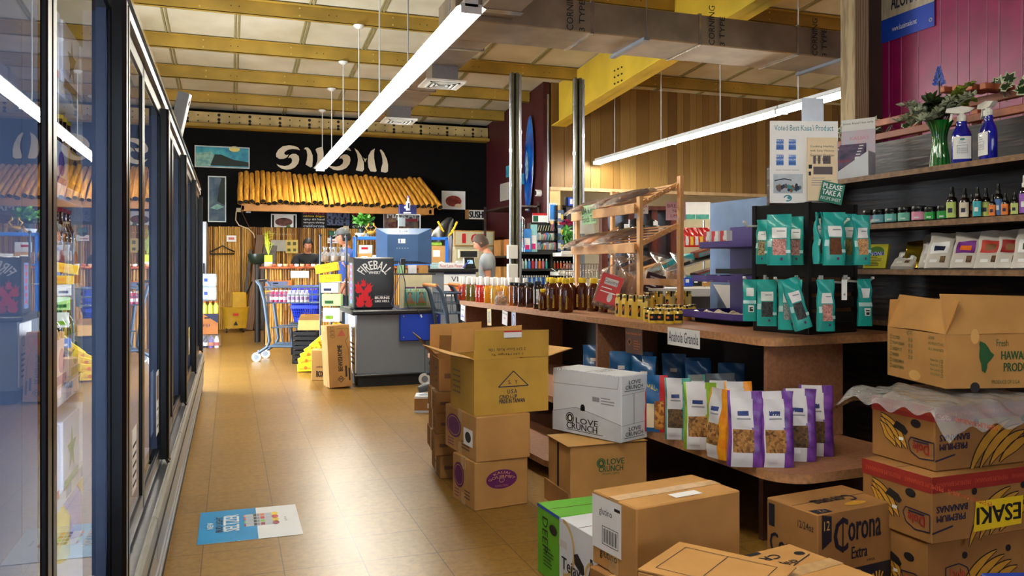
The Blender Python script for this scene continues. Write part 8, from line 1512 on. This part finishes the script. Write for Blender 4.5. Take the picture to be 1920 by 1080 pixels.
for i, (px, z, c, lab) in enumerate(((1292, 1.0, BLUE, 'blue boxed snacks under the wire rack'), (1308, 1.0, BLACK, 'black boxed snacks under the wire rack'), (1325, 1.0, CARD, 'brown boxed snacks under the wire rack, left'), (1343, 1.0, CARDD, 'brown boxed snacks beside the first, right'))):
    p2 = PD(px, 540, 7.0); m = MB(); m.box(-.04, 0, 0, .036, .12, .07, c, .002); m.rect(-.03, .03, .0, .06, WHITE, .001, fr((0, 0, 0), (1, 0, 0), (0, 0, 1))); m.obj('snack_box', label=lab, cat='box', loc=(p2.x, p2.y, 1.073), rz=-TH)
p2 = PD(1320, 545, 7.0); t = thing('white_gondola', 'white metal shelf rail and wire shelf seen between rack and purple trays', 'shelving', (p2.x-.55, p2.y, 0), -TH); m = MB(); m.box(0, -.03, .99, .95, .4, 1.06, WHITE, .004); m.obj('shelf', t); m = MB(); m.box(0, .3, 0, .95, .35, .99, GREYM); m.obj('back_panel', t); m = MB(); [m.tube([(.62+.02*i, -.08, 1.0), (.62+.02*i, -.08, 1.05)], .004, WHITE, 4) for i in range(14)]; m.box(.6, -.1, .98, .9, -.06, 1.0, WHITE); m.obj('wire_tray', t)
for i, (px, lab) in enumerate(((1292, 'white and teal carton stacked high behind the candy rack, left'), (1318, 'white and teal carton stacked high behind the candy rack, right'))): p2 = PD(px, 412, 9.2); m = MB(); m.box(-.09, 0, 0, .085, .2, .2, WHITE, .004); m.rect(-.08, .0, .07, .06, TEB, .001, fr((0, 0, 0), (1, 0, 0), (0, 0, 1))); m.obj('carton', label=lab, cat='carton', loc=p2, rz=-TH)
p2 = PD(1300, 412, 9.3); t = thing('store_shelf', 'pale shelf unit carrying the white and teal cartons', 'shelving', (p2.x-.5, p2.y, 0), -TH); m = MB(); m.box(0, 0, 0, 1.1, .35, p2.z-.003, mat('beige_board', (206, 196, 160), .6)); m.obj('unit', t)
# blue grey steel back panel
a = PD(1331, 381, 6.5); b_ = PD(1428, 369, 5.9); yw = math.atan2(b_.y-a.y, b_.x-a.x); L_ = math.hypot(b_.x-a.x, b_.y-a.y)
t = thing('steel_shelf_back', 'blue grey steel shelf back standing behind the purple trays', 'shelf back', (a.x, a.y, 0), yw); m = MB(); m.box(0, 0, .7, L_+.3, .02, 1.75, mat('blue_grey_steel', (96, 120, 156), .45, .3, amt=.08), .003); m.box(0, .02, 0, .03, .3, 1.7, GREYM); m.box(.1, -.004, 0, L_+.2, .3, .7, OFFW); m.obj('panel', t); m = MB(); m.poly([(.05, 1.1), (.3, 1.1), (.3, .85)], WHITE, .001, fr((0, -.002, 0), (1, 0, 0), (0, 0, 1))); m.obj('white_card', t)
# fluorescent glow room furniture: low divider under the plank wall
# ================================================================== PEOPLE
def skin_mesh(chains):
    """one skinned surface from chains of (point, radius); chains join where points coincide"""
    vs, rs, es, ix = [], [], [], {}
    for ch in chains:
        last = None
        for p, r in ch:
            k = tuple(round(c, 4) for c in p)
            if k not in ix: ix[k] = len(vs); vs.append(k); rs.append(r)
            if last is not None and last != ix[k]: es.append((last, ix[k]))
            last = ix[k]
    me = bpy.data.meshes.new('s'); me.from_pydata(vs, es, []); o = bpy.data.objects.new('s', me); SC.collection.objects.link(o)
    md = o.modifiers.new('k', 'SKIN')
    for i, r in enumerate(rs): me.skin_vertices[0].data[i].radius = (r if isinstance(r, tuple) else (r, r))
    me.skin_vertices[0].data[0].use_root = True
    sb = o.modifiers.new('b', 'SUBSURF'); sb.levels = 2
    me2 = bpy.data.meshes.new_from_object(o.evaluated_get(bpy.context.evaluated_depsgraph_get())); V = [tuple(v.co) for v in me2.vertices]; Fc = [tuple(p.vertices) for p in me2.polygons]
    bpy.data.objects.remove(o); bpy.data.meshes.remove(me); bpy.data.meshes.remove(me2); return V, Fc
def fuse(mb_, voxel, name, parent):
    o = mb_.obj('tmp'); r = o.modifiers.new('r', 'REMESH'); r.mode = 'VOXEL'; r.voxel_size = voxel; r.use_smooth_shade = True
    s_ = o.modifiers.new('s', 'SMOOTH'); s_.factor = .5; s_.iterations = 2
    me = bpy.data.meshes.new_from_object(o.evaluated_get(bpy.context.evaluated_depsgraph_get())); me.name = name; bpy.data.objects.remove(o)
    me.polygons.foreach_set('use_smooth', [True]*len(me.polygons)); me.materials.clear()
    for mt in mb_.mats[:1]: me.materials.append(mt)
    me.polygons.foreach_set('material_index', [0]*len(me.polygons))
    q = bpy.data.objects.new(name, me); SC.collection.objects.link(q); q.parent = parent; return q
def person(lab, loc, rz, skin, shirt, pants, tilt, arms, hair=None, cap=None, sc=1.0, shirt_draw=None):
    t = thing('person', lab, 'person', loc, rz); t.scale = (sc, sc, sc)
    HM = Tm(0, .01, 1.47) @ Matrix.Rotation(tilt, 4, 'X')                       # head frame at the neck
    m = MB(); tor = [((0, 0, .95), (.15, .11)), ((0, .01, 1.1), (.135, .1)), ((0, .0, 1.25), (.155, .11)), ((0, .01, 1.38), (.13, .09)), ((0, .015, 1.46), .058), (tuple(HM @ Vector((0, -.005, .06))), .052)]
    ch = [tor]
    for s_ in (-1, 1):
        e, w_, hd = [Vector((s_*p[0], p[1], p[2])) for p in arms[0 if s_ < 0 else 1]]
        ch.append([((0, .01, 1.38), (.13, .09)), ((s_*.12, .01, 1.4), .07), ((s_*.185, .01, 1.37), .058), (tuple(e), .04), (tuple(w_), .026)])
        d = (w_-e).normalized(); sd = d.cross(Vector((0, 0, 1))).normalized(); nn = sd.cross(d)
        palm = w_+d*.05; ch.append([(tuple(w_), .026), (tuple(palm), (.034, .018))])
        for k, (o_, l_) in enumerate(((-.03, .065), (-.01, .078), (.01, .073), (.028, .06))):
            b_ = palm+sd*o_+d*.03; ch.append([(tuple(palm), (.034, .018)), (tuple(b_), .0095), (tuple(b_+d*l_*.5-nn*.006), .0085), (tuple(b_+d*l_*.85-nn*.028), .007)])
        th = w_+d*.025-sd*.03*s_; ch.append([(tuple(palm), (.034, .018)), (tuple(th), .011), (tuple(th+d*.03-sd*.02*s_-nn*.01), .009), (tuple(th+d*.052-sd*.022*s_-nn*.02), .0075)])
        ch.append([((0, 0, .95), (.15, .11)), ((s_*.09, 0, .88), .09), ((s_*.1, -.015, .5), .058), ((s_*.1, .015, .1), .036), ((s_*.1, -.06, .04), .035), ((s_*.1, -.13, .032), .028)])
    V, Fc = skin_mesh(ch); m.add(V, Fc, skin)
    def head(u, v):
        a = 2*PI*u; b_ = PI*(v-.5); x = math.cos(a)*math.cos(b_); y = math.sin(a)*math.cos(b_); z = math.sin(b_)
        X, Y, Z = x*.076, y*.096, z*.118
        if Z < 0: k = 1+Z*2.6; X *= k; Y = Y*(1+Z*1.2)-(-Z)*.12*(1 if y < 0 else 0)
        fr_ = max(0, -y)
        nose = math.exp(-(X/.012)**2-((Z+.012)/.022)**2)*.022*fr_; brow = math.exp(-(X/.05)**2-((Z-.028)/.01)**2)*.005*fr_; eye = sum(math.exp(-((X-s_*.03)/.014)**2-((Z-.008)/.012)**2) for s_ in (-1, 1))*.008*fr_
        lip = math.exp(-(X/.022)**2-((Z+.05)/.007)**2)*.006*fr_+math.exp(-(X/.02)**2-((Z+.066)/.006)**2)*.005*fr_; chin = math.exp(-(X/.025)**2-((Z+.095)/.016)**2)*.008*fr_
        return (X, Y-nose-brow+eye-lip-chin, Z)
    HC = HM @ Tm(0, -.025, .155); m.grid(head, 48, 36, skin, M=HC)
    for s_ in (-1, 1): m.lathe([(.004, -.01), (.02, 0), (.022, .008), (.01, .014)], skin, 12, M=HC @ Tm(s_*.074, .008, -.005) @ Matrix.Rotation(s_*PI/2, 4, 'Y') , sx=1.3, sy=.8)
    fuse(m, .008, 'body', t)
    for s_ in (-1, 1):
        m = MB(); m.lathe([(.001, -.01), (.009, -.005), (.011, 0), (.009, .005), (.001, .01)], WHITE, 12, M=HC @ Tm(s_*.029, -.075, .008)); m.disc(0, 0, .0055, .0055, mat('dark_iris', (40, 24, 16), .2), z=0, M=HC @ fr((s_*.029, -.0865, .006), (1, 0, 0), (0, 0, 1))); m.obj('eye', t)
        m = MB(); m.tube([(s_*.014, -.091, .03), (s_*.03, -.089, .035), (s_*.045, -.078, .03)], [.002, .0035, .0015], mat('dark_hair', (20, 15, 12), .6), 6, M=HC); m.obj('eyebrow', t)
    m = MB(); m.tube([(-.02, -.098, -.057), (0, -.103, -.058), (.02, -.098, -.057)], [.002, .0045, .002], mat('lip_tone', (150, 84, 74), .5), 6, M=HC); m.obj('mouth', t)
    if hair:
        m = MB()
        def hf(u, v):
            a = 2*PI*u; b_ = PI/2*(v*1.32-.32); k = 1.09+.012*math.sin(31*a)*math.sin(17*v); z = math.sin(b_)*.12*k; y = math.sin(a)*math.cos(b_)*.1*k; x = math.cos(a)*math.cos(b_)*.08*k
            if y < -.03 and z < .06: y = max(y, -.055); z = max(z, .045+.02*math.cos(4*a))
            return (x, y, z)
        m.grid(hf, 48, 18, hair, M=HC); m.obj('hair', t)
    if cap:
        m = MB(); m.grid(lambda u, v: (math.cos(2*PI*u)*math.cos(PI/2*v)*.09, math.sin(2*PI*u)*math.cos(PI/2*v)*.108, .035+.095*math.sin(PI/2*v)), 28, 10, cap, M=HC); m.grid(lambda u, v: ((u-.5)*.15, -.09-.085*v*math.sin(PI*u)**.5, .04-.02*v), 14, 5, cap, M=HC); m.grid(lambda u, v: ((u-.5)*.15, -.09-.085*v*math.sin(PI*u)**.5, .034-.02*v), 14, 5, cap, M=HC); m.disc(0, 0, .02, .022, WHITE, z=0, M=HC @ fr((0, -.109, .07), (1, 0, 0), (0, .3, 1))); m.obj('cap', t)
    # t-shirt and trousers as looser skinned surfaces
    cs = [[((0, 0, .9), (.165, .125)), ((0, .0, 1.1), (.155, .118)), ((0, .0, 1.25), (.172, .128)), ((0, .01, 1.385), (.185, .14)), ((0, .015, 1.455), (.105, .095))]]
    for s_ in (-1, 1):
        e = Vector((s_*arms[0 if s_ < 0 else 1][0][0], *arms[0 if s_ < 0 else 1][0][1:])); sh = Vector((s_*.185, .01, 1.37)); q = sh.lerp(e, .62); cs.append([((0, .01, 1.385), (.185, .14)), ((s_*.12, .01, 1.4), .112), (tuple(sh), .09), (tuple(q), .075)])
    V, Fc = skin_mesh(cs); m = MB(); m.add(V, Fc, shirt, True); m.obj('t_shirt', t)
    if shirt_draw: m = MB(); shirt_draw(m); m.obj('shirt_print', t)
    cs = [[((0, 0, .97), (.158, .12)), ((0, 0, .9), (.165, .125))]]
    for s_ in (-1, 1): cs.append([((0, 0, .9), (.165, .125)), ((s_*.095, 0, .84), .108), ((s_*.1, -.015, .5), .078), ((s_*.1, .012, .09), .062)])
    V, Fc = skin_mesh(cs); m = MB(); m.add(V, Fc, pants, True); m.obj('trousers', t)
    for s_ in (-1, 1): m = MB(); m.lathe([(.045, 0), (.05, .02), (.045, .05), (.03, .075)], BLACK, 16, M=Tm(s_*.1, -.05, 0), sx=.95, sy=2.2); m.obj('shoe', t)
    return t
SKA = mat('skin_brown', (176, 112, 78), .5, amt=.04); SKB = mat('skin_tan', (196, 130, 98), .5, amt=.04); HR = mat('dark_hair', (20, 15, 12), .6); HRS = mat('short_brown_hair', (74, 54, 42), .7, amt=.2)
JN = mat('dark_trousers', (36, 40, 52), .8)
work = (((.25, -.1, 1.12), (.16, -.33, 1.08), None), ((.25, -.1, 1.12), (.16, -.33, 1.08), None)); work = tuple((a, b_, a) for a, b_, _ in work)
down = tuple((a, b_, a) for a, b_ in (((.24, .03, 1.1), (.25, -.1, .86)), ((.24, .03, 1.1), (.25, -.1, .86))))
def chefprint(m): m.text('mvcci', -.09, 1.17, .18, .045, WHITE, M=fr((0, -.133, 0), (1, 0, 0), (0, 0, 1)), bold=.002)
p = PY(577, 498, 14.35); person('person in a black printed t-shirt looking down behind the sushi bar', (p.x, 14.35, 0), -.05, SKA, mat('black_tshirt', (14, 14, 16), .85), JN, .42, work, hair=HR, sc=1.0, shirt_draw=chefprint)
p = PY(648, 498, 11.9); person('person in a grey cap and blue shirt facing left beyond the wire rack', (p.x, 11.9, 0), -PI/2, SKA, mat('blue_tshirt', (44, 70, 140), .8), JN, .12, down, hair=HR, cap=mat('grey_cap', (84, 86, 84), .8, amt=.15), sc=1.03)
p = PY(913, 498, 10.2); person('person in a grey t-shirt bending the head down at the second register', (p.x, 10.2, 0), -PI/2-.35, SKB, mat('grey_tshirt', (140, 144, 148), .85, amt=.05), JN, .5, down, hair=HRS, sc=.97)
